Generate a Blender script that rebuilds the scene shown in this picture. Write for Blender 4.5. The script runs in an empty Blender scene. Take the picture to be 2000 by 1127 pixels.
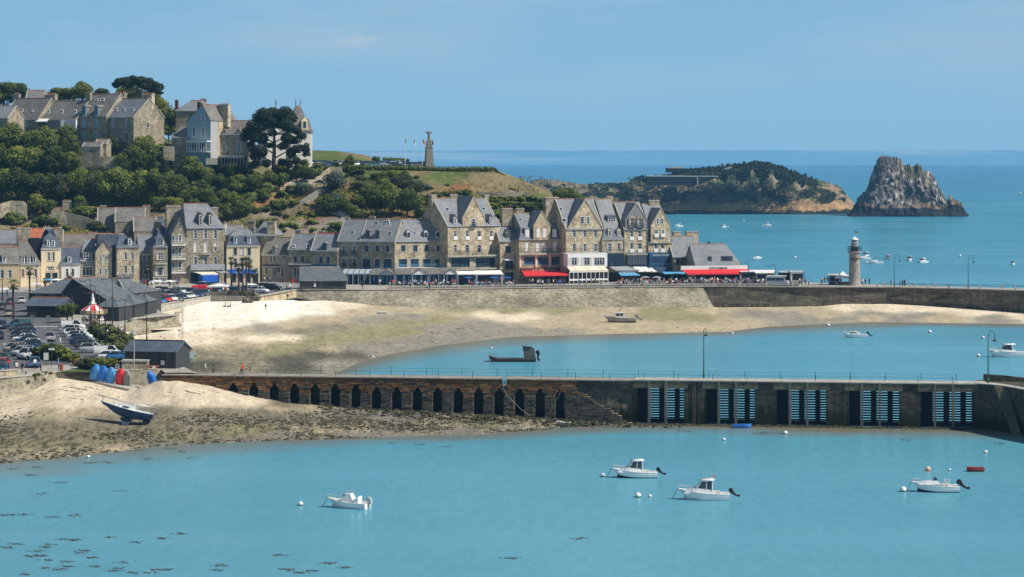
import bpy, bmesh, math, random
from math import radians, sin, cos, pi, tan, sqrt
from mathutils import Vector, Matrix, noise
from mathutils.geometry import tessellate_polygon
random.seed(7)
R = random.Random(11)
sc = bpy.context.scene
COL = sc.collection
F, H, HY = 5000.0, 38.5, 310.0      # focal length (px of a 2000 px wide frame), eye height, horizon row
QZ = 6.5                            # quay level
def PY(px, py, Y): return Vector(((px-1000)*Y/F, Y, H-(py-HY)*Y/F))
def PZ(px, py, z=0.0): return PY(px, py, F*(H-z)/(py-HY))
def lerp(a, b, t): return a+(b-a)*t
def interp(pts, x):
    if x <= pts[0][0]: return pts[0][1]
    for (a, va), (b, vb) in zip(pts, pts[1:]):
        if x <= b: return lerp(va, vb, (x-a)/(b-a)) if b > a else vb
    return pts[-1][1]
def fbm(x, y, z=0.0, o=4): return noise.fractal(Vector((x, y, z)), 1.0, 2.0, o)
HAZE = (0.16, 0.42, 0.72)  # haze colour, painted onto the surfaces themselves as emission
def newmat(name):
    m = bpy.data.materials.new(name); m.use_nodes = True
    nt = m.node_tree; nt.nodes.clear(); return m, nt
def N(nt, t, **k):
    n = nt.nodes.new(t)
    for a, v in k.items():
        if a in n.inputs: n.inputs[a].default_value = v
        else: setattr(n, a, v)
    return n
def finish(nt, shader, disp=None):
    """surface out, with haze painted in: sky-coloured emission that grows with world Y"""
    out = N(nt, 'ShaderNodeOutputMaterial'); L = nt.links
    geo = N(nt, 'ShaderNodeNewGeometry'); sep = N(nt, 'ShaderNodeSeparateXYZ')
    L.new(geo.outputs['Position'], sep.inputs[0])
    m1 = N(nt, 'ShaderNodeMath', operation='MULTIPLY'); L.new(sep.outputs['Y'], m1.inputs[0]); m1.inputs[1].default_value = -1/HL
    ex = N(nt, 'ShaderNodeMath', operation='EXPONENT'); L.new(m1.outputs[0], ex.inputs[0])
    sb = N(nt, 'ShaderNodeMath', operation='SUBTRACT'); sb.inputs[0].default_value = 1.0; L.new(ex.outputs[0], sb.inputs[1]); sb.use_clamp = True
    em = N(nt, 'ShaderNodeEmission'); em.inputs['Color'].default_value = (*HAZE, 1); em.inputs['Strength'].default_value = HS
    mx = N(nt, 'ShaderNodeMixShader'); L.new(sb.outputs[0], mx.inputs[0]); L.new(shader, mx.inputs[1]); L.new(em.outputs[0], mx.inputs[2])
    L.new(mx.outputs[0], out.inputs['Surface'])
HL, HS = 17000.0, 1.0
def coords(nt, space='world', scale=(1, 1, 1)):
    if space == 'world': s = N(nt, 'ShaderNodeNewGeometry').outputs['Position']
    else: s = N(nt, 'ShaderNodeTexCoord').outputs['Object']
    mp = N(nt, 'ShaderNodeMapping'); mp.inputs['Scale'].default_value = scale
    nt.links.new(s, mp.inputs[0]); return mp.outputs[0]
def ramp(nt, fac, stops, interp='LINEAR'):
    r = N(nt, 'ShaderNodeValToRGB'); cr = r.color_ramp; cr.interpolation = interp
    while len(cr.elements) < len(stops): cr.elements.new(0.5)
    for e, (p, c) in zip(cr.elements, stops):
        e.position = p; e.color = (*c, 1) if len(c) == 3 else c
    nt.links.new(fac, r.inputs[0]); return r.outputs[0]
def tex(nt, kind, vec, scale, detail=3.0, rough=0.6):
    n = N(nt, kind); nt.links.new(vec, n.inputs['Vector']); n.inputs['Scale'].default_value = scale
    if kind == 'ShaderNodeTexNoise': n.inputs['Detail'].default_value = detail; n.inputs['Roughness'].default_value = rough
    return n
def mixc(nt, fac, a, b, mode='MIX'):
    n = N(nt, 'ShaderNodeMixRGB', blend_type=mode)
    for i, v in ((0, fac), (1, a), (2, b)):
        if isinstance(v, (int, float)): n.inputs[i].default_value = v
        elif isinstance(v, tuple): n.inputs[i].default_value = (*v, 1)
        else: nt.links.new(v, n.inputs[i])
    return n.outputs[0]
MATS = {}
def mat(name, col=(.5, .5, .5), rough=.7, var=.25, scale=1.0, metal=0.0, spec=.3, stretch=(1, 1, 1), cols=None, fine=0, space='world', vor=0, objcol=False, bump=0, coat=0, tide=0):
    if name in MATS: return MATS[name]
    m, nt = newmat(name); L = nt.links
    b = N(nt, 'ShaderNodeBsdfPrincipled'); b.inputs['Roughness'].default_value = rough; b.inputs['Metallic'].default_value = metal
    b.inputs['Specular IOR Level'].default_value = spec
    if coat: b.inputs['Coat Weight'].default_value = coat
    v = coords(nt, space, stretch)
    t = tex(nt, 'ShaderNodeTexNoise', v, scale, 4.0)
    fac = t.outputs['Fac']
    if cols is None:
        d = tuple(c*(1-var) for c in col); l = tuple(min(1, c*(1+var)) for c in col)
        cols = [(.3, d), (.7, l)]
    c = ramp(nt, fac, cols)
    if vor:
        vv = tex(nt, 'ShaderNodeTexVoronoi', v, vor)
        c2 = ramp(nt, vv.outputs['Color'], [(0, (.62, .62, .62)), (1, (1.3, 1.3, 1.3))])
        c = mixc(nt, .85, c, c2, 'MULTIPLY')
    if fine:
        t2 = tex(nt, 'ShaderNodeTexNoise', v, fine, 3.0, .7)
        c3 = ramp(nt, t2.outputs['Fac'], [(.35, (.72, .72, .72)), (.65, (1.22, 1.22, 1.22))])
        c = mixc(nt, .9, c, c3, 'MULTIPLY')
    if objcol:
        oi = N(nt, 'ShaderNodeObjectInfo'); c = mixc(nt, 1.0, c, oi.outputs['Color'], 'MULTIPLY')
    if tide:
        g = N(nt, 'ShaderNodeNewGeometry'); sz = N(nt, 'ShaderNodeSeparateXYZ'); L.new(g.outputs['Position'], sz.inputs[0]); tn = tex(nt, 'ShaderNodeTexNoise', coords(nt, 'world', (1.5, 1.5, .25)), 1.0, 4.0)
        ma = N(nt, 'ShaderNodeMath', operation='MULTIPLY_ADD'); L.new(tn.outputs['Fac'], ma.inputs[0]); ma.inputs[1].default_value = 3.2; L.new(sz.outputs['Z'], ma.inputs[2])
        dv = N(nt, 'ShaderNodeMath', operation='DIVIDE'); L.new(ma.outputs[0], dv.inputs[0]); dv.inputs[1].default_value = 10.0
        k = ramp(nt, dv.outputs[0], [(tide/10, (1, 1, 1)), (tide/10+.12, (0, 0, 0))]); c = mixc(nt, k, c, (.028, .034, .018))
        k = ramp(nt, tn.outputs['Fac'], [(.35, (.72, .70, .66)), (.6, (1.12, 1.1, 1.05))]); c = mixc(nt, .8, c, k, 'MULTIPLY')
    L.new(c, b.inputs['Base Color'])
    if bump:
        bp = N(nt, 'ShaderNodeBump'); bp.inputs['Strength'].default_value = bump; bp.inputs['Distance'].default_value = .1
        L.new(fac, bp.inputs['Height']); L.new(bp.outputs[0], b.inputs['Normal'])
    finish(nt, b.outputs[0]); MATS[name] = m; return m
def vcmat(name, rough=.9, spec=.1, fine=2.0, amt=.3, scale2=.3, speck=0.0, bump=.0, st=(1, 1, 1)):
    """albedo from the mesh's own colour attribute, broken up by noise"""
    m, nt = newmat(name); L = nt.links
    b = N(nt, 'ShaderNodeBsdfPrincipled'); b.inputs['Roughness'].default_value = rough; b.inputs['Specular IOR Level'].default_value = spec
    a = N(nt, 'ShaderNodeAttribute', attribute_name='Col'); v = coords(nt, 'world', st)
    t = tex(nt, 'ShaderNodeTexNoise', v, fine, 5.0, .75)
    c = mixc(nt, 1.0, a.outputs['Color'], ramp(nt, t.outputs['Fac'], [(.3, (1-amt,)*3), (.7, (1+amt,)*3)]), 'MULTIPLY')
    t2 = tex(nt, 'ShaderNodeTexNoise', v, scale2, 4.0, .6)
    c = mixc(nt, 1.0, c, ramp(nt, t2.outputs['Fac'], [(.3, (1-amt*.6,)*3), (.7, (1+amt*.6,)*3)]), 'MULTIPLY')
    if speck:
        vo = tex(nt, 'ShaderNodeTexNoise', v, 1.1, 6.0, .85)
        k = ramp(nt, vo.outputs['Fac'], [(.47, (0, 0, 0)), (.56, (1, 1, 1))])
        al = N(nt, 'ShaderNodeMath', operation='MULTIPLY'); L.new(k, al.inputs[0]); L.new(a.outputs['Alpha'], al.inputs[1])
        c = mixc(nt, al.outputs[0], c, (.035, .032, .02))
    L.new(c, b.inputs['Base Color'])
    if bump:
        bp = N(nt, 'ShaderNodeBump'); bp.inputs['Strength'].default_value = bump; bp.inputs['Distance'].default_value = .5
        L.new(t.outputs['Fac'], bp.inputs['Height']); L.new(bp.outputs[0], b.inputs['Normal'])
    finish(nt, b.outputs[0]); MATS[name] = m; return m
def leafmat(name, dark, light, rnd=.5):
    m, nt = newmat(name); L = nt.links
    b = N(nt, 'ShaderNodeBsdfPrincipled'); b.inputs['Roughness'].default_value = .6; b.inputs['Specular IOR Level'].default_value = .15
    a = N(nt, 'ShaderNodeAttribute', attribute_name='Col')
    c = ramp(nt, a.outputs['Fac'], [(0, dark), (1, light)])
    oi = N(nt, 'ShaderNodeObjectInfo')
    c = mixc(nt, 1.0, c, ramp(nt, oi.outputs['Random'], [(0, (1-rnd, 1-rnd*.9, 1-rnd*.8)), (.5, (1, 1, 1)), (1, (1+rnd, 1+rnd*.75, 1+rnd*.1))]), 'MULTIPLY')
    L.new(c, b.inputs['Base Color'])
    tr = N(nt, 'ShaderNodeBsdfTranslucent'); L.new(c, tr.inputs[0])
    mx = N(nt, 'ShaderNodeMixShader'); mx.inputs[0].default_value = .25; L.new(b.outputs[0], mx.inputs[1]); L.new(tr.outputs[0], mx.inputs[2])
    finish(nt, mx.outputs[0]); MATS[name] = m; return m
class MB:
    def __init__(s): s.v = []; s.f = []; s.m = []; s.c = None
    def add(s, vs, fs, m=0):
        o = len(s.v); s.v += [tuple(p) for p in vs]; s.f += [tuple(i+o for i in f) for f in fs]; s.m += [m]*len(fs); return s
    def box(s, x0, y0, z0, x1, y1, z1, m=0):
        if x0 > x1: x0, x1 = x1, x0
        if y0 > y1: y0, y1 = y1, y0
        if z0 > z1: z0, z1 = z1, z0
        return s.add([(x0,y0,z0),(x1,y0,z0),(x1,y1,z0),(x0,y1,z0),(x0,y0,z1),(x1,y0,z1),(x1,y1,z1),(x0,y1,z1)],
            [(0,3,2,1),(4,5,6,7),(0,1,5,4),(1,2,6,5),(2,3,7,6),(3,0,4,7)], m)
    def poly(s, pts, m=0): return s.add(pts, [tuple(range(len(pts)))], m)
    def prism(s, pts, d, m=0):
        """closed polygon pts (3d) pushed along d"""
        n = len(pts); d = Vector(d); a = [Vector(p) for p in pts]; b = [p+d for p in a]
        return s.add(a+b, [tuple(range(n)), tuple(range(2*n-1, n-1, -1))]+[((i+1) % n, i, n+i, n+(i+1) % n) for i in range(n)], m)
    def tube(s, pts, r, n=6, m=0, cap=True):
        pts = [Vector(p) for p in pts]; rs = r if isinstance(r, (list, tuple)) else [r]*len(pts); o = len(s.v); k = len(pts)
        for i, p in enumerate(pts):
            t = (pts[min(i+1, k-1)]-pts[max(i-1, 0)]).normalized()
            a = t.cross(Vector((0, 0, 1)) if abs(t.z) < .95 else Vector((1, 0, 0))).normalized(); b = t.cross(a)
            for j in range(n):
                q = 2*pi*j/n; s.v.append(tuple(p+(a*cos(q)+b*sin(q))*rs[i]))
        for i in range(k-1):
            for j in range(n):
                s.f.append((o+i*n+j, o+i*n+(j+1) % n, o+(i+1)*n+(j+1) % n, o+(i+1)*n+j)); s.m.append(m)
        if cap: s.f += [tuple(o+j for j in range(n))[::-1], tuple(o+(k-1)*n+j for j in range(n))]; s.m += [m, m]
        return s
    def lathe(s, prof, n=12, c=(0, 0, 0), m=0, ms=None):
        o = len(s.v); k = len(prof)
        for r, z in prof:
            for j in range(n): q = 2*pi*j/n; s.v.append((c[0]+r*cos(q), c[1]+r*sin(q), c[2]+z))
        for i in range(k-1):
            for j in range(n):
                s.f.append((o+i*n+j, o+i*n+(j+1) % n, o+(i+1)*n+(j+1) % n, o+(i+1)*n+j)); s.m.append(ms[j % len(ms)] if ms else m)
        s.f.append(tuple(o+(k-1)*n+j for j in range(n))); s.m.append(m)
        return s
    def ball(s, c, r, m=0, n=10, k=6, sq=(1, 1, 1)):
        o = len(s.v); c = Vector(c)
        for i in range(k+1):
            th = pi*i/k
            for j in range(n):
                q = 2*pi*j/n; s.v.append((c.x+r*sq[0]*sin(th)*cos(q), c.y+r*sq[1]*sin(th)*sin(q), c.z+r*sq[2]*cos(th)))
        for i in range(k):
            for j in range(n): s.f.append((o+i*n+j, o+(i+1)*n+j, o+(i+1)*n+(j+1) % n, o+i*n+(j+1) % n)); s.m.append(m)
        return s
    def rows(s, rows, m=0, close=False):
        o = len(s.v); w = len(rows[0])
        for r in rows: s.v += [tuple(p) for p in r]
        for i in range(len(rows)-1):
            for j in range(w if close else w-1):
                j2 = (j+1) % w
                s.f.append((o+i*w+j, o+i*w+j2, o+(i+1)*w+j2, o+(i+1)*w+j)); s.m.append(m)
        return s
    def mesh(s, name, mats, smooth=False, colors=None):
        me = bpy.data.meshes.new(name); me.from_pydata([tuple(p) for p in s.v], [], s.f)
        for m in mats: me.materials.append(m)
        me.polygons.foreach_set('material_index', s.m)
        me.polygons.foreach_set('use_smooth', [smooth]*len(s.f))
        if colors is not None:
            at = me.color_attributes.new('Col', 'FLOAT_COLOR', 'POINT'); fl = []
            for c in colors: fl += [c[0], c[1], c[2], c[3] if len(c) > 3 else 1.0]
            at.data.foreach_set('color', fl)
        me.update(); return me
    def obj(s, name, mats, parent=None, smooth=False, colors=None):
        if not isinstance(mats, (list, tuple)): mats = [mats]
        return link(bpy.data.objects.new(name, s.mesh(name, mats, smooth, colors)), parent)
def link(o, parent=None):
    COL.objects.link(o)
    if parent is not None: o.parent = parent
    return o
REG = []
def tag(o, label=None, cat=None, group=None, px=None):
    """REG is worked through at the end: look-alikes are told apart by their order in the view"""
    o['category'] = cat
    if group: o['group'] = group
    REG.append([o, label, px if px is not None else 0]); return o
def thing(name, label, cat, loc=(0, 0, 0), rz=0.0, group=None, px=None):
    o = bpy.data.objects.new(name, None); COL.objects.link(o); o.empty_display_size = .3
    o.location = loc; o.rotation_euler = (0, 0, rz)
    if px is None and loc[1] > 1: px = 1000+F*loc[0]/loc[1]
    return tag(o, label, cat, group, px)
def struct(name, mb, mats, smooth=False, colors=None):
    o = mb.obj(name, mats, None, smooth, colors); o['kind'] = 'structure'; return o
def clone(root, loc, rz=0.0, label=None, group=None, px=None, sc_=None, color=None):
    def cp(o, par):
        c = o.copy(); COL.objects.link(c)
        if par is not None: c.parent = par
        if color is not None: c.color = color
        for ch in o.children: cp(ch, c)
        return c
    r = cp(root, None); r.location = loc; r.rotation_euler = (0, 0, rz)
    if sc_ is not None: r.scale = sc_ if isinstance(sc_, (tuple, list)) else (sc_,)*3
    if group: r['group'] = group
    REG.append([r, label, px if px is not None else 1000+F*loc[0]/max(1, loc[1])]); return r
USED = set()
def put(root, loc, rz=0.0, label=None, group=None, cat=None, sc_=None, color=None):
    """first use moves the model itself, later uses copy it"""
    px = 1000+F*loc[0]/loc[1]
    if root.name in USED: return clone(root, loc, rz, label, group, px, sc_, color)
    USED.add(root.name); root.location = loc; root.rotation_euler = (0, 0, rz)
    if sc_ is not None: root.scale = sc_ if isinstance(sc_, (tuple, list)) else (sc_,)*3
    if color is not None:
        root.color = color
        for c in root.children_recursive: c.color = color
    if group: root['group'] = group
    REG.append([root, label, px]); return root
def model(name, cat):
    o = bpy.data.objects.new(name, None); COL.objects.link(o); o['category'] = cat; o.empty_display_size = .3; return o
SUN_DIR = Vector((0.94, -0.31, 0.98)).normalized()   # towards the sun
elev = math.asin(SUN_DIR.z); rot = math.atan2(SUN_DIR.x, SUN_DIR.y)
w = bpy.data.worlds.new('World'); sc.world = w; w.use_nodes = True
nt = w.node_tree; nt.nodes.clear()
sky = N(nt, 'ShaderNodeTexSky', sky_type='NISHITA', sun_disc=False, sun_elevation=elev, sun_rotation=rot, altitude=30.0, air_density=1.0, dust_density=.4, ozone_density=2.0)
tc = N(nt, 'ShaderNodeTexCoord'); sp = N(nt, 'ShaderNodeSeparateXYZ'); nt.links.new(tc.outputs['Generated'], sp.inputs[0])
grad = ramp(nt, sp.outputs['Z'], [(0.0, (.238, .474, .698)), (.025, (.255, .495, .706)), (.062, (.232, .470, .696)), (.2, (.12, .28, .52))])
skb = mixc(nt, 1.0, sky.outputs[0], (.038, .043, .051), 'MULTIPLY')
fz = N(nt, 'ShaderNodeMapRange'); nt.links.new(sp.outputs['Z'], fz.inputs[0]); fz.inputs[1].default_value = .066; fz.inputs[2].default_value = .14
base = mixc(nt, fz.outputs[0], grad, skb)
mp = N(nt, 'ShaderNodeMapping'); mp.inputs['Scale'].default_value = (7, 7, 40); nt.links.new(tc.outputs['Generated'], mp.inputs[0])
cn = tex(nt, 'ShaderNodeTexNoise', mp.outputs[0], 1.0, 6.0, .55)
cl = ramp(nt, cn.outputs['Fac'], [(.42, (0, 0, 0)), (.70, (.7, .7, .7))])
hz = N(nt, 'ShaderNodeMapRange'); nt.links.new(sp.outputs['Z'], hz.inputs[0]); hz.inputs[1].default_value = .012; hz.inputs[2].default_value = .055
cm = N(nt, 'ShaderNodeMath', operation='MULTIPLY'); nt.links.new(cl, cm.inputs[0]); nt.links.new(hz.outputs[0], cm.inputs[1])
base = mixc(nt, cm.outputs[0], base, (.39, .54, .68))
mp2 = N(nt, 'ShaderNodeMapping'); mp2.inputs['Location'].default_value = (.0585/.016, 0, -.0462/.0075); mp2.inputs['Scale'].default_value = (1/.016, 0, 1/.0075); nt.links.new(tc.outputs['Generated'], mp2.inputs[0])
ln = N(nt, 'ShaderNodeVectorMath', operation='LENGTH'); nt.links.new(mp2.outputs[0], ln.inputs[0])
mp3 = N(nt, 'ShaderNodeMapping'); mp3.inputs['Scale'].default_value = (60, 60, 160); nt.links.new(tc.outputs['Generated'], mp3.inputs[0])
c2 = tex(nt, 'ShaderNodeTexNoise', mp3.outputs[0], 1.0, 5.0, .6)
ad = N(nt, 'ShaderNodeMath', operation='MULTIPLY_ADD'); nt.links.new(c2.outputs['Fac'], ad.inputs[0]); ad.inputs[1].default_value = -2.6; ad.inputs[2].default_value = 1.85
a2 = N(nt, 'ShaderNodeMath', operation='ADD'); nt.links.new(ad.outputs[0], a2.inputs[0]); nt.links.new(ln.outputs['Value'], a2.inputs[1])
cl2 = ramp(nt, a2.outputs[0], [(.3, (.6, .6, .6)), (1.05, (0, 0, 0))])
base = mixc(nt, cl2, base, (.55, .60, .66))
bg = N(nt, 'ShaderNodeBackground'); bg.inputs['Strength'].default_value = 1.0
nt.links.new(base, bg.inputs[0]); wo = N(nt, 'ShaderNodeOutputWorld'); nt.links.new(bg.outputs[0], wo.inputs[0])
sl = bpy.data.lights.new('sun', 'SUN'); sl.energy = 5.0; sl.angle = radians(.53); sl.color = (1, .95, .86)
so = bpy.data.objects.new('sun', sl); COL.objects.link(so); so.rotation_euler = SUN_DIR.to_track_quat('Z', 'Y').to_euler(); so.location = (200, 300, 300)
cam = bpy.data.cameras.new('camera'); co = bpy.data.objects.new('camera', cam); COL.objects.link(co); sc.camera = co
co.location = (0, 0, H); co.rotation_euler = (radians(90), 0, 0)
cam.sensor_width = 36; cam.lens = F/2000*36; cam.shift_y = -(563.5-HY)/2000; cam.clip_start = 1; cam.clip_end = 60000
sc.view_settings.view_transform = 'Standard'; sc.view_settings.look = 'None'; sc.view_settings.exposure = 0
sc.cycles.max_bounces = 5; sc.cycles.use_denoising = True
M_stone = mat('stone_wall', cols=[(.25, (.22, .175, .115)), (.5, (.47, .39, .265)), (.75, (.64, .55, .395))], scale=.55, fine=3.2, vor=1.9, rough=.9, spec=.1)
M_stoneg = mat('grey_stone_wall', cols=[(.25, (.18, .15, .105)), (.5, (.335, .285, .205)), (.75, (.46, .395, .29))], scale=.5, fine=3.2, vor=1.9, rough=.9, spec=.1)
M_render = mat('cream_render', (.80, .66, .44), .85, .07, .2, spec=.1)
M_renderw = mat('pale_render', (.74, .71, .65), .85, .07, .2, spec=.1)
M_renderg = mat('grey_render', (.29, .27, .25), .85, .14, .4, spec=.1, fine=1.5)
M_trim = mat('dressed_stone', (.46, .42, .34), .85, .15, 1.0, spec=.1)
M_slate = mat('slate_roof', cols=[(.25, (.155, .165, .18)), (.6, (.23, .24, .25)), (.8, (.30, .29, .27))], scale=.35, fine=3.0, rough=.55, spec=.35, stretch=(1, 1, 2.2))
M_slated = mat('dark_slate', cols=[(.25, (.065, .08, .11)), (.75, (.12, .14, .18))], scale=.5, fine=3.0, rough=.5, spec=.4)
M_slateo = mat('old_slate_roof', cols=[(.25, (.12, .115, .11)), (.5, (.19, .175, .16)), (.8, (.27, .245, .21))], scale=.35, fine=2.6, rough=.8, spec=.15)
M_ridge = mat('ridge_tile', (.36, .17, .09), .85, .35, 2.0)
M_zinc = mat('zinc', (.42, .46, .50), .45, .12, 1.0, spec=.5)
M_white = mat('white_paint', (.78, .77, .74), .5, .05, 1.0)
M_blue = mat('blue_paint', (.03, .095, .20), .5, .15, 1.0)
M_lblue = mat('light_blue_paint', (.22, .42, .52), .5, .1, 1.0)
M_navy = mat('navy_paint', (.018, .035, .065), .45, .2, 1.0)
M_brown = mat('brown_wood', (.16, .055, .03), .7, .3, 2.0)
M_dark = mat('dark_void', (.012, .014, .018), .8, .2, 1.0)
M_glass = mat('window_glass', cols=[(.35, (.012, .018, .03)), (.6, (.03, .045, .07)), (.75, (.14, .17, .2))], rough=.12, spec=.6, scale=.9)
M_timber = mat('tarred_timber', cols=[(.3, (.028, .028, .03)), (.7, (.075, .072, .07))], rough=.85, scale=1.5, stretch=(4, 4, .3))
M_red = mat('red_canvas', (.70, .035, .045), .8, .08, .6)
M_cream = mat('cream_canvas', (.70, .62, .48), .8, .06, .6)
M_whitec = mat('white_canvas', (.78, .77, .73), .8, .05, .6)
M_bluec = mat('blue_canvas', (.03, .10, .38), .7, .15, 1)
M_lbluec = mat('sky_blue_canvas', (.12, .38, .60), .7, .1, 1)
M_navyc = mat('navy_canvas', (.025, .055, .10), .8, .15, 1)
M_greyc = mat('grey_canvas', (.30, .31, .32), .8, .1, 1)
M_conc = mat('concrete', (.42, .39, .33), .9, .15, .6, fine=2)
M_green = mat('green_paint', (.02, .10, .07), .5, .1, 1)
M_metal = mat('dark_metal', (.025, .03, .035), .5, .2, 1)
M_lamp = mat('lamp_glass', (.6, .6, .55), .3, .05, 1)
M_bark = mat('bark', (.10, .07, .05), .95, .3, 2)
M_asph = mat('asphalt', (.125, .125, .13), .9, .18, .25, fine=1.2)
M_pave = mat('paving', (.40, .365, .31), .9, .12, .25, fine=1.5)
M_line = mat('road_paint', (.65, .65, .62), .8, .08, 1)
def sealine(px): return interp(SH1, px)
SH1 = [(-200, 915), (0, 905), (150, 893), (300, 872), (420, 866), (500, 862), (700, 856), (800, 852), (900, 851), (1050, 841), (1130, 833), (1240, 829), (2300, 850)]
SH2 = [(330, 742), (640, 737), (700, 708), (760, 692), (870, 673), (1000, 658), (1200, 652), (1420, 648), (1500, 638), (1700, 629), (1850, 631), (2100, 634)]
def water_mat():
    m, nt = newmat('sea_water'); L = nt.links
    geo = N(nt, 'ShaderNodeNewGeometry'); sp = N(nt, 'ShaderNodeSeparateXYZ'); L.new(geo.outputs['Position'], sp.inputs[0])
    lg = N(nt, 'ShaderNodeMath', operation='LOGARITHM'); L.new(sp.outputs['Y'], lg.inputs[0]); lg.inputs[1].default_value = 10
    mr = N(nt, 'ShaderNodeMapRange'); L.new(lg.outputs[0], mr.inputs[0]); mr.inputs[1].default_value = 2.3; mr.inputs[2].default_value = 4.3
    c = ramp(nt, mr.outputs[0], [(.04, (.115, .355, .450)), (.15, (.108, .350, .465)), (.27, (.080, .285, .400)), (.44, (.045, .232, .325)), (.60, (.030, .190, .305)), (.78, (.026, .155, .290)), (.95, (.022, .130, .285))])
    v = coords(nt, 'world', (.02, .006, 1)); t = tex(nt, 'ShaderNodeTexNoise', v, 1.0, 5.0, .6)
    c = mixc(nt, 1.0, c, ramp(nt, t.outputs['Fac'], [(.3, (.84, .90, .92)), (.7, (1.16, 1.10, 1.07))]), 'MULTIPLY')
    vr = coords(nt, 'world', (.9, .16, 1)); tr = tex(nt, 'ShaderNodeTexNoise', vr, 1.0, 4.0, .7)
    c = mixc(nt, 1.0, c, ramp(nt, tr.outputs['Fac'], [(.3, (.90, .93, .94)), (.7, (1.10, 1.07, 1.05))]), 'MULTIPLY')
    v3 = coords(nt, 'world', (.0035, .03, 1)); t3 = tex(nt, 'ShaderNodeTexNoise', v3, 1.0, 5.0, .65)
    c = mixc(nt, ramp(nt, t3.outputs['Fac'], [(.50, (0, 0, 0)), (.75, (.45, .45, .45))]), c, (.17, .42, .55))
    a = N(nt, 'ShaderNodeAttribute', attribute_name='Col')
    v4 = coords(nt, 'world', (.06, .12, 1)); t4 = tex(nt, 'ShaderNodeTexNoise', v4, 1.0, 4.0, .6)
    sh = N(nt, 'ShaderNodeMath', operation='MULTIPLY_ADD'); L.new(t4.outputs['Fac'], sh.inputs[0]); sh.inputs[1].default_value = .7; sh.inputs[2].default_value = -.35
    s2 = N(nt, 'ShaderNodeMath', operation='ADD'); L.new(sh.outputs[0], s2.inputs[0]); L.new(a.outputs['Fac'], s2.inputs[1])
    c = mixc(nt, ramp(nt, s2.outputs[0], [(.2, (0, 0, 0)), (.9, (1, 1, 1))]), c, (.19, .17, .115))
    d = N(nt, 'ShaderNodeBsdfDiffuse'); L.new(c, d.inputs[0])
    v2 = coords(nt, 'world', (.5, 1.0, 1)); w1 = tex(nt, 'ShaderNodeTexNoise', v2, 1.6, 4.0, .6)
    w2 = tex(nt, 'ShaderNodeTexNoise', coords(nt, 'world', (.12, .3, 1)), 1.0, 3.0, .5)
    hs = N(nt, 'ShaderNodeMath', operation='MULTIPLY_ADD'); L.new(w2.outputs['Fac'], hs.inputs[0]); hs.inputs[1].default_value = 1.5; L.new(w1.outputs['Fac'], hs.inputs[2])
    bp = N(nt, 'ShaderNodeBump'); bp.inputs['Strength'].default_value = .4; bp.inputs['Distance'].default_value = .12; L.new(hs.outputs[0], bp.inputs['Height'])
    g = N(nt, 'ShaderNodeBsdfGlossy'); g.inputs['Roughness'].default_value = .16; L.new(bp.outputs[0], g.inputs['Normal'])
    g.inputs['Color'].default_value = (.80, .92, .95, 1)
    bd = N(nt, 'ShaderNodeBump'); bd.inputs['Strength'].default_value = .6; bd.inputs['Distance'].default_value = .12; L.new(hs.outputs[0], bd.inputs['Height']); L.new(bd.outputs[0], d.inputs['Normal'])
    mx = N(nt, 'ShaderNodeMixShader'); mx.inputs[0].default_value = .30; L.new(d.outputs[0], mx.inputs[1]); L.new(g.outputs[0], mx.inputs[2])
    finish(nt, mx.outputs[0]); return m
def shallow(px, py):
    """how much of the bottom shows, from the distance to the two shorelines"""
    s = 0
    if py > 780:
        d = py-sealine(px); wd = interp([(0, 60), (300, 52), (700, 22), (900, 18), (1200, 26), (1900, 26), (2300, 20)], px)
        s = 0 if px > 1190 and d < -3 else max(0, 1-max(0, d)/wd)*interp([(0, .75), (900, .85), (1200, .95), (2000, 1.0)], px)
    elif 600 < py < 740 and px > 300:
        d = py-interp(SH2, px); wd = interp([(640, 40), (900, 32), (1200, 22), (1400, 14), (1500, 24), (1700, 24), (1800, 12)], px)
        s = max(0, 1-max(0, d)/wd)
    return s
mb = MB(); cols = []; rows = []
pys = [310.15, 311, 313, 316, 319, 321, 323, 326, 330, 336, 344, 354, 368, 385, 405, 430, 460, 500, 550]+list(range(590, 740, 4))+[760, 790]+list(range(816, 960, 4))+[990, 1030, 1080, 1130, 1200, 1300]
for py in pys:
    r = []
    for px in list(range(-1500, -200, 300))+list(range(-200, 2230, 15))+list(range(2400, 3600, 300)):
        r.append(PZ(px, py)); cols.append((shallow(px, py),)*3)
    rows.append(r)
mb.rows(rows); struct('sea', mb, [water_mat()], True, cols)
def farm():
    m, nt = newmat('far_land'); L = nt.links
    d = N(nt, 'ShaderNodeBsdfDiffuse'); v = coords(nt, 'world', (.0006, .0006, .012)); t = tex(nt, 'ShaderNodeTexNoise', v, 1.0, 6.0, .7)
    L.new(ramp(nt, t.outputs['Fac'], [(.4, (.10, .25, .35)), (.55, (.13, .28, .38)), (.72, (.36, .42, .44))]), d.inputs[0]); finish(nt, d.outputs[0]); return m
mb = MB(); top = []; mid = []; low = []
for i in range(0, 300):
    px = -800+i*13; n = fbm(px*.006, 3.3)*2.4+fbm(px*.05, 9.1)*.9
    y = 294.5+n-interp([(0, 0), (2000, 1.5), (2600, 3)], px)
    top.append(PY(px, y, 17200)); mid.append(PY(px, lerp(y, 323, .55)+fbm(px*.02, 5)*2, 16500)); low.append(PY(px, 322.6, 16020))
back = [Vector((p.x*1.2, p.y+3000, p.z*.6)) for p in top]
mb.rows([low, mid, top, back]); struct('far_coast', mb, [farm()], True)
mb = MB(); mb.rows([[PY(px, 324.3, 15300) for px in range(-800, 3100, 60)], [PY(px, 322.4+fbm(px*.01, 1)*.4, 15900) for px in range(-800, 3100, 60)]])
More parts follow.
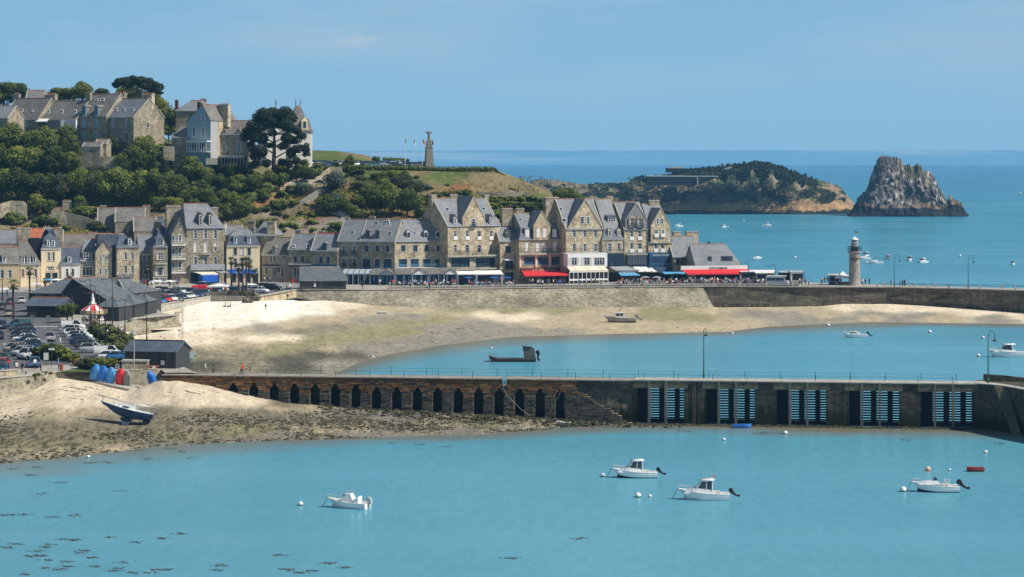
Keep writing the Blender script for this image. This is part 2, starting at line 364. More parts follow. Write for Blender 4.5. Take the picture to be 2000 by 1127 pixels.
struct('far_beach', mb, [mat('far_sand', (.95, .93, .9), .9, .05, .002)])
def loft(name, pxs, lines, m, sub=6, disp=None, colf=None, smooth=True):
    """lines: functions px -> world point, joined across; returns sampler grid"""
    rows = []; info = []
    for k in range(len(lines)-1):
        for s in range(sub+(1 if k == len(lines)-2 else 0)):
            rows.append((k, s/sub))
    mb = MB(); rr = []; cols = []
    for k, t in rows:
        r = []
        for px in pxs:
            p = lines[k](px).lerp(lines[k+1](px), t)
            if disp: p = disp(p, px, k+t)
            r.append(p)
            if colf: cols.append(colf(p, px, k+t))
        rr.append(r)
    mb.rows(rr); o = struct(name, mb, [m], smooth, cols if colf else None); return rr
def topx(p): return 1000+F*p.x/p.y, HY+F*(H-p.z)/p.y
SAND = (.74, .62, .45); WETS = (.46, .38, .25); SHIN = (.275, .24, .165); ALGA = (.30, .272, .145); MUD = (.30, .27, .215); DARK = (.105, .098, .075)
def blobcol(pts):
    def f(p, px, k):
        X, Y = topx(p); X += fbm(p.x*.05, p.y*.05, 2)*22; Y += fbm(p.x*.06, p.y*.06, 7)*4.5
        sw = 0; c = [0, 0, 0, 0]
        for (bx, by, col, a) in pts:
            d = ((X-bx)/34.0)**2+((Y-by)/8.0)**2; ww = 1/(d*d+.02); sw += ww
            for i in range(3): c[i] += ww*col[i]
            c[3] += ww*a
        return [q/sw for q in c]
    return f
B1 = [(-40, 740, SAND, 0), (40, 765, SAND, 0), (60, 742, SAND, 0), (150, 760, SAND, 0), (250, 770, SAND, 0), (340, 765, SAND, 0), (400, 765, SAND, 0), (450, 775, SAND, 0), (490, 783, SAND, 0), (30, 800, SAND, 0), (130, 795, SAND, 0), (200, 787, SAND, 0), (300, 785, SAND, 0), (400, 788, SAND, 0),
      (0, 812, SAND, 0), (100, 808, WETS, .1), (180, 803, WETS, .2), (310, 800, SHIN, .25), (420, 803, SHIN, .25), (540, 797, WETS, .1), (620, 800, WETS, .1), (560, 790, SHIN, .2), (650, 806, MUD, .2), (520, 805, SHIN, .3), (0, 832, SHIN, .3), (100, 830, SHIN, .3), (200, 822, SHIN, .3), (330, 822, SHIN, .4), (450, 822, SHIN, .45), (560, 822, SHIN, .5), (680, 822, SHIN, .5),
      (0, 850, SHIN, .5), (120, 850, SHIN, .6), (250, 845, SHIN, .7), (380, 840, SHIN, .8), (480, 838, ALGA, .7), (600, 838, WETS, .7), (700, 838, WETS, .4), (780, 832, MUD, .3), (0, 868, ALGA, .7), (100, 868, ALGA, .7), (220, 862, ALGA, .7), (340, 855, ALGA, .6), (450, 850, ALGA, .5),
      (0, 885, WETS, .45), (100, 882, WETS, .4), (220, 875, WETS, .35), (330, 866, MUD, .3), (450, 860, MUD, .2), (560, 855, MUD, .2), (700, 850, MUD, .2), (0, 903, MUD, .3), (150, 890, MUD, .2), (780, 815, MUD, .3), (850, 825, WETS, .4), (950, 828, ALGA, .4), (1050, 828, WETS, .3), (900, 842, MUD, .2), (1000, 838, MUD, .2), (1120, 828, MUD, .4), (1200, 825, DARK, .5)]
M_beach = vcmat('beach_ground', fine=1.5, amt=.27, scale2=.4, speck=1.0, st=(1, .3, 1))
def jY(px): return interp([(200, 384), (310, 382), (1400, 370), (1900, 365), (2300, 365)], px)
TOP1 = [(-200, 800), (0, 768), (60, 750), (110, 733), (180, 748), (245, 766), (262, 764), (318, 739), (345, 738), (380, 747), (480, 771), (560, 786), (700, 798), (900, 808), (1100, 820), (1240, 828), (1300, 834)]
def top1(px):
    Y = interp([(-200, 372), (0, 378), (110, 386), (180, 384), (245, 379.5), (262, 379), (330, 384), (400, 381), (1300, 371)], px)
    return PY(px, interp(TOP1, px), Y)
rr1 = loft('beach', list(range(-200, 1310, 6)), [lambda px: PZ(px, sealine(px)+26, 0)+Vector((0, 0, -.8)), lambda px: PZ(px, sealine(px), 0)+Vector((0, 0, .0)), top1, lambda px: top1(px)+Vector((0, 6, .0))], M_beach, 22,
     lambda p, px, k: p+Vector((0, 0, (fbm(p.x*.08, p.y*.08)*.15+fbm(p.x*.5, p.y*.5)*.04)*min(1, max(0, (k-.9)*4)))), blobcol([(x, y, tuple(q*.76 for q in c) if c in (SHIN, MUD, ALGA) else tuple(q*.82 for q in c), min(1, a*1.3)) for x, y, c, a in B1]))
B2 = [(300, 625, SAND, 0), (400, 600, SAND, 0), (500, 595, SAND, 0), (600, 592, SAND, 0), (350, 640, SAND, 0), (450, 615, SAND, 0), (550, 605, SAND, 0), (680, 598, SAND, 0), (360, 655, SAND, 0), (450, 635, SAND, 0), (540, 620, SAND, 0), (620, 608, SAND, 0), (350, 672, SAND, 0), (420, 652, SAND, 0), (500, 662, SAND, .0), (400, 668, SAND, 0),
      (740, 602, WETS, 0), (700, 610, WETS, 0), (640, 622, WETS, .05), (570, 632, WETS, .1), (520, 642, MUD, .2), (580, 648, SHIN, .3), (640, 638, SHIN, .2), (720, 625, MUD, .15), (800, 618, MUD, .1), (470, 645, WETS, .1), (560, 660, SAND, .1), (460, 672, WETS, .2), (420, 680, WETS, .2), (360, 684, WETS, .2),
      (400, 690, SHIN, .5), (340, 700, SHIN, .5), (480, 690, SHIN, .5), (560, 672, ALGA, .3), (640, 660, ALGA, .1), (720, 645, ALGA, .1), (800, 633, ALGA, .05), (860, 626, ALGA, 0), (700, 660, ALGA, .2), (780, 650, ALGA, .2), (620, 672, ALGA, .3), (540, 688, ALGA, .3), (640, 683, WETS, .3),
      (400, 712, DARK, .4), (480, 712, SHIN, .6), (560, 700, DARK, .3), (620, 692, DARK, .4), (690, 692, DARK, .3), (580, 715, DARK, .5), (640, 712, MUD, .4), (700, 678, MUD, .4), (760, 672, MUD, .3), (820, 665, MUD, .3), (880, 655, MUD, .3), (860, 640, MUD, .1), (950, 648, MUD, .2), (900, 662, MUD, .2), (730, 688, MUD, .2), (950, 636, MUD, .1), (1020, 645, MUD, .1),
      (820, 606, WETS, .05), (900, 607, ALGA, .05), (900, 613, WETS, 0), (960, 616, SAND, 0), (1020, 619, SAND, 0), (1000, 608, ALGA, .05), (1080, 626, WETS, 0), (1100, 606, ALGA, .05), (1150, 615, WETS, .05), (1150, 634, WETS, 0), (1060, 636, WETS, 0), (1250, 635, WETS, 0), (1350, 640, WETS, 0), (1200, 604, WETS, .05), (1300, 606, ALGA, .1), (1280, 618, ALGA, .05), (1380, 620, ALGA, .05), (1400, 606, WETS, .05), (1450, 633, WETS, .0),
      (1100, 646, MUD, 0), (1200, 646, WETS, .05), (1480, 612, MUD, .1), (1500, 602, WETS, 0), (1560, 618, MUD, .1), (1600, 606, WETS, 0), (1650, 598, SAND, 0), (1740, 598, SAND, 0), (1820, 604, SAND, 0), (1900, 610, SAND, 0), (2000, 616, SAND, 0), (1700, 612, MUD, .05), (1800, 614, MUD, .05), (1620, 615, WETS, 0), (1700, 622, WETS, .1), (1650, 625, MUD, 0), (1850, 622, WETS, 0), (1950, 625, MUD, 0), (1560, 628, MUD, .1), (1760, 626, MUD, 0)]
TOP2 = [(200, 645), (225, 652), (244, 656), (262, 657), (300, 650), (346, 641), (351, 603), (400, 590), (470, 588), (600, 588), (640, 588), (700, 592), (740, 597), (900, 602), (1200, 600), (1400, 600), (1600, 599), (1650, 594), (1740, 594), (1840, 600), (2000, 608), (2300, 618)]
EDGE = [(300, 598), (412, 579), (475, 580), (505, 580), (580, 566), (700, 567), (1000, 563), (1400, 560), (1740, 562), (2000, 567), (2300, 574)]   # quay edge at z = QZ
def edgeY(px): return PZ(0, interp(EDGE, px), QZ).y
def top2(px):
    y = interp(TOP2, px)
    if px < 348: return PY(px, y, interp([(200, 470), (225, 482), (244, 496), (262, 509), (300, 516), (346, 519)], px))
    sl = interp([(300, 0), (560, 0), (640, 4), (900, 7), (1390, 7), (1400, .4), (2300, .4)], px)
    return PY(px, y, edgeY(px)-sl)
def bot2(px): 
    if px < 640: return PY(px, interp([(200, 752), (640, 742)], px), interp([(200, 388), (400, 408), (640, 442)], px))
    return PZ(px, interp(SH2, px), 0)
rr2 = loft('inner_beach', list(range(200, 2240, 6)), [lambda px: bot2(px)+Vector((0, -14 if px > 560 else -1, -1.0)), bot2, top2, lambda px: top2(px)+Vector((0, 9, 0))], M_beach, 30,
     lambda p, px, k: p+Vector((0, 0, (fbm(p.x*.05, p.y*.05, 4)*.10+fbm(p.x*.4, p.y*.4)*.02)*min(1, max(0, (k-1)*6)))), blobcol([(x, y, (.90, .83, .68) if c is SAND and x < 640 and y < 650 else c, a) for x, y, c, a in B2]))
loft('upper_sand', list(range(270, 358, 6)), [lambda px: PY(px, 644, 516), lambda px: PY(px, interp([(270, 622), (310, 611), (351, 603)], px), edgeY(px)-.4)], M_beach, 4, None, lambda p, px, k: (*SAND, 0))
def on_beach(px, py, rr):
    """world point of the beach seen at px,py"""
    best = None
    for r in rr:
        j = min(range(len(r)), key=lambda i: abs(topx(r[i])[0]-px)); X, Y = topx(r[j])
        if best is None or abs(Y-py) < best[0]: best = (abs(Y-py), r[j])
    p = best[1]; return PY(px, HY+F*(H-p.z)/p.y, p.y)
def flat(name, pts, z, m, base=QZ):
    """pts in view coordinates lying on z, or world xy tuples flagged by 'w'"""
    P = [Vector((p[1], p[2], z)) if p[0] == 'w' else (lambda q: Vector((q.x, q.y, z)))(PZ(p[0], p[1], base)) for p in pts]
    tri = tessellate_polygon([P]); mb = MB(); mb.v = [tuple(p) for p in P]; mb.f = [tuple(t) for t in tri]; mb.m = [0]*len(mb.f)
    if mb.f:
        for k, t in enumerate(mb.f):
            a, b, c = (Vector(mb.v[i]) for i in t)
            if (b-a).cross(c-a).z < 0: mb.f[k] = (t[0], t[2], t[1])
    return struct(name, mb, [m])
QE = [(-300, 752), (0, 739), (60, 734), (112, 727), (180, 726), (250, 723.5), (256, 723), (314, 721), (322, 727.5), (384, 728), (360, 717), (262, 700), (244, 690), (236, 665), (225, 641), (260, 623), (345, 616), (318, 611), (300, 598), (412, 579), (475, 580), (505, 580), (580, 566), (700, 567), (1000, 563), (1400, 560), (1740, 562), (2000, 567), (2300, 574)]
flat('quay_ground', QE+[(2300, 571), (1740, 557), (1690, 555), (1600, 552.5), (1484, 548.5), (1440, 541), (1000, 520), (-300, 520)], QZ, M_pave)
def slab_wall(name, label, cat, line, z0f, z1, th, m, cap=None, slope=0, group=None, px=None):
    """a wall along a view polyline lying at height z1; z0f foot height or function; slope pushes the foot towards the viewer"""
    P = [PZ(x, y, z1) for x, y in line]; o = thing(name, label, cat, (P[0].x, P[0].y, 0), 0, group, px or line[len(line)//2][0])
    mb = MB(); rows = [[], [], [], []]; O = o.location.copy()
    for i, p in enumerate(P):
        t = (P[min(i+1, len(P)-1)]-P[max(0, i-1)]).normalized(); n = Vector((t.y, -t.x, 0))
        if n.y > 0 and slope: n = -n
        z0 = z0f(line[i][0]) if callable(z0f) else z0f; s = slope(line[i][0]) if callable(slope) else slope
        rows[0].append(Vector((p.x, p.y, z0))+n*s-O); rows[1].append(p-O); rows[2].append(p-n*th-O); rows[3].append(Vector((p.x, p.y, z0))-n*th-O)
    mb.rows(rows, 0)
    for i in (0, -1): mb.poly([rows[k][i] for k in range(4)], 0)
    mb.obj('masonry', m, o)
    if cap:
        mc = MB(); c = []
        for i, p in enumerate(P):
            t = (P[min(i+1, len(P)-1)]-P[max(0, i-1)]).normalized(); n = Vector((t.y, -t.x, 0))
            if n.y > 0: n = -n
            a = p+n*.12-O; b = p-n*cap-O; up = Vector((0, 0, .22)); c.append([a, a+up, b+up, b])
        mc.rows([[c[i][k] for i in range(len(c))] for k in range(4)]); mc.poly(c[0]); mc.poly(c[-1]); mc.obj('coping', M_conc, o)
    return o
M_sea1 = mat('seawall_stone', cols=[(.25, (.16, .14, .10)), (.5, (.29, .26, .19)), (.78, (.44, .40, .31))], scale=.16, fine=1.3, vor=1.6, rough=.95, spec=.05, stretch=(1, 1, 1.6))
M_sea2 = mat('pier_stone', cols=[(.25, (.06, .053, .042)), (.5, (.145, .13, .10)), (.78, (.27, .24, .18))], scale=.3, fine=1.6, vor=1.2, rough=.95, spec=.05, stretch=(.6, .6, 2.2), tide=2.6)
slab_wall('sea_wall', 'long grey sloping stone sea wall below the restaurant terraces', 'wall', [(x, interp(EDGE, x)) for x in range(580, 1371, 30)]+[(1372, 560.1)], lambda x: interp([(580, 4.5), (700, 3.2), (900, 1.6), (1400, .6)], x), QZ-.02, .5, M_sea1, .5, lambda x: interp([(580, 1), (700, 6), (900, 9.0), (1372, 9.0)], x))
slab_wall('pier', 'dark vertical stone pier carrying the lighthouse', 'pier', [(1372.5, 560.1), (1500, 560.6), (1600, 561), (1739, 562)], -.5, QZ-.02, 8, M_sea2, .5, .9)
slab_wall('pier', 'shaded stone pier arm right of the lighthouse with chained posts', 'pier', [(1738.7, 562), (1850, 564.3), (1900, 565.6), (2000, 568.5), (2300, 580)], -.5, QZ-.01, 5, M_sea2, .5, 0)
slab_wall('quay_wall', 'pale concrete quay wall beneath the row of parked cars', 'wall', [(290, 600), (340, 591), (380, 584.5), (412, 579), (475, 580)], 4.6, QZ-.02, .5, M_conc, .4, .1)
slab_wall('stone_wall', 'warm rubble stone wall between the ramp and the sand', 'wall', [(508, 579), (530, 575), (555, 570), (579, 566.2)], 4.6, QZ-.03, .5, M_stone, .4, .1)
slab_wall('bastion_wall', 'curved stone bastion jutting onto the sand by the fish market', 'wall', [(225, 641), (240, 631.5), (262, 623), (300, 618.5), (345, 616), (344, 611)], 3.4, QZ-.02, .6, M_sea1, .45, lambda x: interp([(225, .4), (345, 1.6)], x))
slab_wall('harbour_wall', 'stone harbour wall with grassy top at the left foreground beach', 'wall', [(-300, 752), (0, 739), (40, 736), (62, 734), (112, 727)], 3.0, QZ-.03, .5, M_sea1, .45, 1.0)
slab_wall('retaining_wall', 'low rubble wall behind the upturned dinghies', 'wall', [(112, 727.5), (180, 726.3), (250, 723.8)], 3.5, QZ-.03, .4, M_sea2, .0, .05)
class Fr:
    """upright frame standing on a facade line: u along it, w behind it, z above base"""
    def __init__(s, xl, Y, th, base=QZ):
        s.O = Vector(((xl-1000)*Y/F, Y, base)); s.th = th; s.U = Vector((cos(th), sin(th), 0)); s.W = Vector((-sin(th), cos(th), 0))
    def at(s, px, py, w=0.0):
        d = Vector(((px-1000)/F, 1, -(py-HY)/F)); o = Vector((0, 0, H)); p0 = s.O+s.W*w
        t = (p0-o).dot(s.W)/d.dot(s.W); q = o+d*t-s.O
        return q.dot(s.U), q.z
    def u(s, px, w=0.0): return s.at(px, 400, w)[0]
    def z(s, py, w=0.0, px=None): return s.at(px if px is not None else 1000+F*s.O.x/s.O.y, py, w)[1]
    def slope(s, px, py, w0, z0, k):
        """point of the plane z = z0 + k (w-w0) seen at px,py"""
        d = Vector(((px-1000)/F, 1, -(py-HY)/F)); o = Vector((0, 0, H)); n = Vector((0, 0, 1))-s.W*k
        p0 = s.O+s.W*w0+Vector((0, 0, z0)); t = (p0-o).dot(n)/d.dot(n); q = o+d*t-s.O
        return q.dot(s.U), q.dot(s.W), q.z
JT = 6.3
M_jor = mat('lichen_stone', cols=[(.2, (.04, .03, .02)), (.42, (.17, .09, .042)), (.6, (.30, .155, .068)), (.8, (.40, .29, .18))], scale=.7, fine=2.5, rough=.95, spec=.05, stretch=(.5, .5, 3.5))
M_jdk = mat('weedy_stone', cols=[(.25, (.04, .036, .03)), (.55, (.11, .098, .075)), (.8, (.26, .24, .18))], scale=.8, fine=2.5, rough=.9, spec=.1, stretch=(.6, .6, 4))
M_jgr = mat('jetty_rubble', cols=[(.25, (.05, .048, .038)), (.55, (.10, .095, .075)), (.8, (.17, .16, .12))], scale=.6, fine=2.0, vor=1.8, rough=.95, spec=.05, tide=2.9)
M_jcon = mat('jetty_beam', cols=[(.3, (.10, .095, .065)), (.55, (.155, .145, .10)), (.8, (.21, .17, .10))], scale=.35, fine=2.0, rough=.9, spec=.05)
M_deck = mat('jetty_deck', (.44, .41, .36), .9, .12, .4, fine=1.5)
x0, x1 = 310, 1925; Y0, Y1 = 382.0, 365.0
thj = math.atan2(Y1-Y0, (x1-1000)*Y1/F-(x0-1000)*Y0/F)
J = Fr(x0, Y0, thj, 0)
jet = thing('stone_jetty', 'long near jetty with orange arched masonry and open concrete bays', 'jetty', J.O, thj, None, 1000)
UJ = J.u
def sandz(px): return J.z(interp(TOP1, px), 0, px)-.25
cent = [416+39.95*i for i in range(18)]
rj = random.Random(5); ch = .335
mo = MB(); k = 0; ztop = JT-.12
while True:
    z1 = ztop-k*ch; z0 = z1-ch+.03
    if z1 < -.4: break
    wf = -.035*k-(.10 if k > 6 else 0)-(.12 if k > 11 else 0)
    rowm = 0 if k < 6 else 1
    pend = 1128+max(0, k-4)*7.5+rj.uniform(-5, 5)          # ragged right end, stepping down
    pxa = 318.0
    while pxa < pend:
        L = rj.uniform(7, 17); pxb = min(pend, pxa+L)
        segs = [(pxa, pxb)]
        for c in cent:
            dep = ztop-1.0-(c-700)*.0004
            hw = 0 if z1 > dep else (3.5 if z1 > dep-ch else (6.4 if z1 > dep-2*ch else 9.6))
            if hw:
                ns = []
                for a, b in segs:
                    if b <= c-hw or a >= c+hw: ns.append((a, b))
                    else:
                        if a < c-hw: ns.append((a, c-hw))
                        if b > c+hw: ns.append((c+hw, b))
                segs = ns
        for a, b in segs:
            if z1 > sandz((a+b)/2)-.3 and b-a > .6:
                m = rowm
                if k < 8: m = 0 if rj.random() < (.86, .9, .88, .84, .74, .6, .3, .12)[k] else 1
                jw = rj.uniform(-.13, .07)
                mo.box(UJ(a), wf+jw, z0+rj.uniform(0, .03), UJ(b)-.03, .9, z1, m)
                mo.box(UJ(a), wf+.13, z1-.02, UJ(b), .9, z1+.035, 2 if rj.random() < .5 else 1)
        pxa = pxb
    k += 1
mo.obj('arched_masonry', [M_jor, M_jdk, mat('pale_joint', (.36, .31, .22), .9, .3, 1)], jet)
bk = MB(); bk.box(UJ(318), 2.6, -.5, UJ(1200), 4.2, ztop-.02, 0)
for c in [396]+cent: bk.box(UJ(c+10.2), .1, -.5, UJ(c+29), 2.7, ztop-.1, 0)
bk.obj('core', [M_jgr], jet)
rb = MB(); rr = random.Random(3); nx, nz = 26, 18; g = []
for j in range(nz+1):
    r = []
    for i in range(nx+1):
        px = lerp(1100, 1243.5, i/nx); z = lerp(-.4, JT-.15, j/nz); n = 0 if j in (0, nz) or i == nx else fbm(px*.12, z*1.5)*.22
        r.append((UJ(px), .25-n-(.15 if j < nz*.5 else 0), z))
    g.append(r)
rb.rows(g); rb.obj('rubble_face', [M_jgr], jet, True)
bays = [(1243, 1336), (1378, 1474), (1517, 1613), (1657, 1756), (1799, 1900)]
PRS = []; p0 = MB(); p0.box(UJ(1238), .05, -.5, UJ(1243), 4.2, JT-.02); PRS.append(p0)
for i, (a, b) in enumerate(bays):
    nb = bays[i+1][0] if i < 4 else 1926; pr = MB()
    if i == 0:
        pr.prism([(UJ(x), w, -.5) for x, w in ((b, 0), (1350.5, 0), (1350.5, .5), (1361.5, .5), (1361.5, 0), (nb, 0), (nb, 4.2), (b, 4.2))], (0, 0, JT+.48))
    else: pr.box(UJ(b), 0, -.5, UJ(nb), 4.2, JT-.02)
    PRS.append(pr)
M_block = mat('coursed_blocks', cols=[(.25, (.035, .033, .028)), (.55, (.085, .078, .062)), (.8, (.16, .145, .115))], scale=.5, fine=2.5, vor=1.3, rough=.95, spec=.05, stretch=(.6, .6, 2), tide=3.3)
for pr in PRS: pr.obj('pier', [M_block], jet)
for a, b in bays:
    bm_ = MB(); bm_.box(UJ(a-7), -.12, JT-1.1, UJ(b+7), .9, JT-.03); bm_.box(UJ(a), 3.2, JT-.8, UJ(b), 4.2, JT-.03); bm_.obj('beam', [M_jcon], jet)
    for t in (.27, .62):
        pb = MB(); c = lerp(a, b, t); pb.box(UJ(c-2.4), -.35, -.4, UJ(c+2.4), -.125, JT-.05); pb.obj('fender_post', [mat('fender_timber', (.15, .14, .12), .9, .3, 1.0, stretch=(1, 1, .3))], jet)
    sl_ = MB(); W = b-a; sc3 = [(0.235, .44), (.555, .77), (.88, 1.0)]; z = .15
    while z < JT-1.2:
        sl_.box(UJ(a)+.02, 3.0, z, UJ(b)-.02, 3.14, z+.235); z += .365
    last = 0
    for s0, s1 in sc3+[(1.0, 1.0)]:
        if s0 > last: sl_.box(UJ(a+W*last)+.02, 2.8, -.4, UJ(a+W*s0), 2.96, JT-.85)
        last = s1
    sl_.box(UJ(a)+.02, 2.8, -.4, UJ(b)-.02, 2.97, .5); sl_.obj('wave_screen', [M_dark], jet)
dk = MB(); dk.box(UJ(316), -.25, JT-.12, UJ(1238), 4.3, JT, 1); dk.box(UJ(1238), -.22, JT-.02, UJ(1926), 4.3, JT+.12, 0); dk.obj('deck', [M_deck, mat('worn_deck', (.30, .27, .23), .9, .2, .5, fine=1.5)], jet)
ld = MB()
for s in (-1, 1): ld.box(UJ(1356+s*2.6)-.03, -.12, 0, UJ(1356+s*2.6)+.03, -.06, JT)
z = .2
while z < JT: ld.box(UJ(1353.4), -.11, z, UJ(1358.6), -.07, z+.05); z += .3
ld.obj('ladder', [mat('rusty_iron', (.20, .15, .11), .8, .3, 3)], jet)
hd = thing('jetty_head', 'dark curved jetty head with steps at the right edge', 'jetty', J.O, thj, None, 1960)
hb = MB(); a0 = UJ(1926); hl = [(1905, -.02), (1935, -1.2), (1965, -4.0), (2000, -8.5), (2060, -16), (2300, -40)]
fr = []; fb = []; bt = []; bb = []
for px, w in hl:
    fr.append((J.u(px, w), w, -1)); fb.append((J.u(px, w), w, JT+.02)); bt.append((J.u(px, 7), 7, JT+.02)); bb.append((J.u(px, 7), 7, -1))
hb.rows([fr, fb, bt, bb]); hb.obj('masonry', [M_jgr], hd)
cpb = MB(); cpb.rows([[Vector(p)+Vector((0, -.06, .02)) for p in fb], [Vector(p)+Vector((0, -.06, .16)) for p in fb], [Vector((p[0], p[1]+3.2, JT+.16)) for p in fb]]); cpb.obj('coping', [M_deck], hd)
pp = MB(); ptop = [(J.u(px, 5.0), 5.0, z) for px, z in ((1921, JT+1.05), (1960, JT+.9), (2000, JT+.6), (2300, JT+.4))]
pp.rows([[(x, y, JT) for x, y, z in ptop], ptop, [(x, y+.8, z) for x, y, z in ptop], [(x, y+.8, JT) for x, y, z in ptop]]); pp.obj('parapet', [M_jgr], hd)
st = MB(); n = 24
for i in range(n):
    t = i/(n-1); px = lerp(1955, 1989, t); w = lerp(-3.9, -10.0, t); zz = lerp(JT, -.1, t); hw = lerp(.80, .55, t)
    u = J.u(px, w); st.box(u-hw, w, zz-.6, u+hw, w+1.2, zz)
st.obj('steps', [M_jcon], hd)
def railing(name, label, fr, pxs, w, z0, h, m, cable=(0.95, .45), r=.03, par=None):
    o = thing(name, label, 'railing', fr.O, fr.th, None, pxs[len(pxs)//2]); P = [fr.u(p, w) for p in pxs]
    for u in P:
        b = MB(); b.tube([(u, w, z0), (u, w, z0+h)], r*1.3, 5); b.obj('post', m, o)
    for c in cable:
        b = MB(); pts = []
        for a, q in zip(P, P[1:]):
            for t in (0, .25, .5, .75): pts.append((lerp(a, q, t), w, z0+h*c-.10*4*t*(1-t)))
        pts.append((P[-1], w, z0+h*c)); b.tube(pts, r*.55, 3); b.obj('cable', m, o)
    return o
railing('cable_railing', 'thin green cable railing on the seaward edge of the near jetty', J, [521+i*67 for i in range(21)], .1, JT, 1.05, M_green, r=.028)
railing('cable_railing', 'thin green cable railing on the harbour edge of the near jetty', J, [350+i*69 for i in range(23)], 4.1, JT, 1.15, M_green, r=.03)
def hook_lamp(p, h, label, cat='street lamp', d=1, arm=1.3, group='curved street lamps'):
    o = thing('street_lamp', label, cat, p, 0, group); b = MB()
    b.tube([(0, 0, 0), (0, 0, h*.35), (0, 0, h*.88)], [.11, .08, .06], 8)
    pts = [(arm/2-arm/2*cos(a), 0, h*.88+arm*.75*sin(a)) for a in [pi*i/8 for i in range(9)]]+[(arm, 0, h*.82)]
    pts = [(x*d, y, z) for x, y, z in pts]; b.tube(pts, .05, 6); b.tube([(0, 0, 0), (0, 0, .9)], .15, 8); b.obj('pole', M_green, o, True)
    s = MB(); s.lathe([(.38, 0), (.36, .05), (.14, .22), (.1, .34), (.02, .36)], 12, (arm*d, 0, h*.82-.3)); s.obj('lamp_shade', M_metal, o, True)
    g = MB(); g.lathe([(.02, -.1), (.2, -.03), (.2, .02)], 10, (arm*d, 0, h*.82-.3)); g.obj('bulb', M_lamp, o, True)
    return o
hook_lamp(J.O+J.U*UJ(1371)+J.W*4.0+Vector((0, 0, JT)), 8.0, 'tall green hooked lamp on the near jetty between the open bays', arm=.35)
hook_lamp(J.O+J.U*J.u(1930, 1)+J.W*1.0+Vector((0, 0, JT)), 7.8, 'tall green hooked lamp at the steps of the jetty head', arm=.95)
hook_lamp(PZ(1747, 561, QZ), 8.2, 'hooked lamp on the pier just right of the lighthouse', arm=1.3)
hook_lamp(PZ(1891, 564, QZ), 8.2, 'hooked lamp on the far shaded arm of the pier', arm=1.3)
rp = thing('mooring_rope', 'pale mooring rope sagging across the arches from the blue net', 'rope', J.O, J.th, None, 1000)
b = MB(); pts = []
for px, py in ((983, 748), (984, 760), (990, 772), (1004, 785), (1018, 800), (1035, 812)): u, z = J.at(px, py, -.95); pts.append((u, -.95, z))
b.tube(pts, .028, 4); pts = []
for px, py in ((1097, 759), (1090, 775), (1077, 800), (1062, 821)): u, z = J.at(px, py, -1.0); pts.append((u, -1.0, z))
b.tube(pts, .025, 4); b.obj('rope', mat('pale_rope', (.28, .29, .25), .9, .2, 3), rp)
b = MB(); u, z = J.at(985, 741, -.5)
for i in range(5): b.tube([(u+(i-2)*.08, -.3, z+.9), (u+(i-2)*.14, -.5, z), (u+(i-2)*.1, -.55, z-1.0)], [.02, .07, .02], 5)
n_ = b.obj('fishing_net', mat('blue_net', (.20, .42, .50), .9, .3, 6), None); n_.location = J.O; n_.rotation_euler = (0, 0, J.th); tag(n_, 'light blue net bundle hung over the jetty rail', 'net', px=985)
def win(h, par, u0, u1, z0, z1, w, kind):
    """window part on the frame h: frame mesh with a pane as sub-part"""
    fm = {'b': M_blue, 'B': M_blue, 'n': M_navy, 'g': M_greyp, 'l': M_lblue, 'o': M_brown}.get(kind[0], M_white)
    k = kind[0]; W = u1-u0; Z = z1-z0; f = MB(); t = .09
    if k == 's':       # closed shutter
        f.box(u0, w-.03, z0, u1, w+.05, z1); n = int(Z/.25)
        for i in range(n): f.box(u0+.05, w-.055, z0+Z*(i+.15)/n, u1-.05, w-.03, z0+Z*(i+.75)/n)
        return f.obj('shutter', M_white if kind[1:] != 'l' else M_lblue, par)
    f.box(u0, w-.04, z0, u0+t, w+.04, z1); f.box(u1-t, w-.04, z0, u1, w+.04, z1); f.box(u0+t, w-.04, z1-t, u1-t, w+.04, z1); f.box(u0+t, w-.04, z0, u1-t, w+.04, z0+t)
    nv = max(1, round(W/.75))-1; nh = 1 if Z < 1.5 else 2
    if W > 2.2: nh = 1
    for i in range(nv): c = u0+W*(i+1)/(nv+1); f.box(c-.045, w-.035, z0+t, c+.045, w+.03, z1-t)
    for i in range(nh): c = z0+Z*(i+1)/(nh+1) if W <= 2.2 else z0+Z*.66; f.box(u0+t, w-.02, c-.025, u1-t, w+.02, c+.025)
    if k in 'bB' and W > 1.2 and Z > 2:
        f.box(u0+t, w-.03, z0+t, u1-t, w+.03, z0+Z*.28)
    o = f.obj('window', fm, par); g = MB(); g.box(u0+t*.5, w+.01, z0+t*.5, u1-t*.5, w+.02, z1-t*.5)
    g.obj('pane', M_glass, o)
    if k in 'ws':
        cu = MB(); s = (hash((round(u0, 2), round(z0, 2))) % 3)
        if s: cu.box(u0+t, w-.005, z0+t, u0+W*.22, w+.005, z1-t); cu.box(u1-W*.22, w-.005, z0+t, u1-t, w+.005, z1-t); cu.obj('curtain', M_curt, o)
    if 'c' in kind[1:]:   # white balconet panel
        b = MB(); b.box(u0-.08, w-.32, z0-.05, u1+.08, w-.26, z0+.75); b.box(u0-.12, w-.34, z0-.22, u1+.12, w-.05, z0-.08); b.obj('balconet', M_white, par)
    if 'd' in kind[1:]:   # dark iron balconet
        b = MB(); n = max(3, int((W+.5)/.14))
        for i in range(n+1): q = u0-.25+(W+.5)*i/n; b.box(q-.02, w-.5, z0-.1, q+.02, w-.46, z0+.9)
        b.box(u0-.27, w-.52, z0+.88, u1+.27, w-.44, z0+.95); b.box(u0-.3, w-.55, z0-.2, u1+.3, w-.12, z0-.1); b.obj('balconet', M_metal, par)
    return o
M_greyp = mat('grey_paint', (.20, .215, .22), .5, .1, 1); M_curt = mat('curtain', (.55, .54, .52), .9, .15, 3)
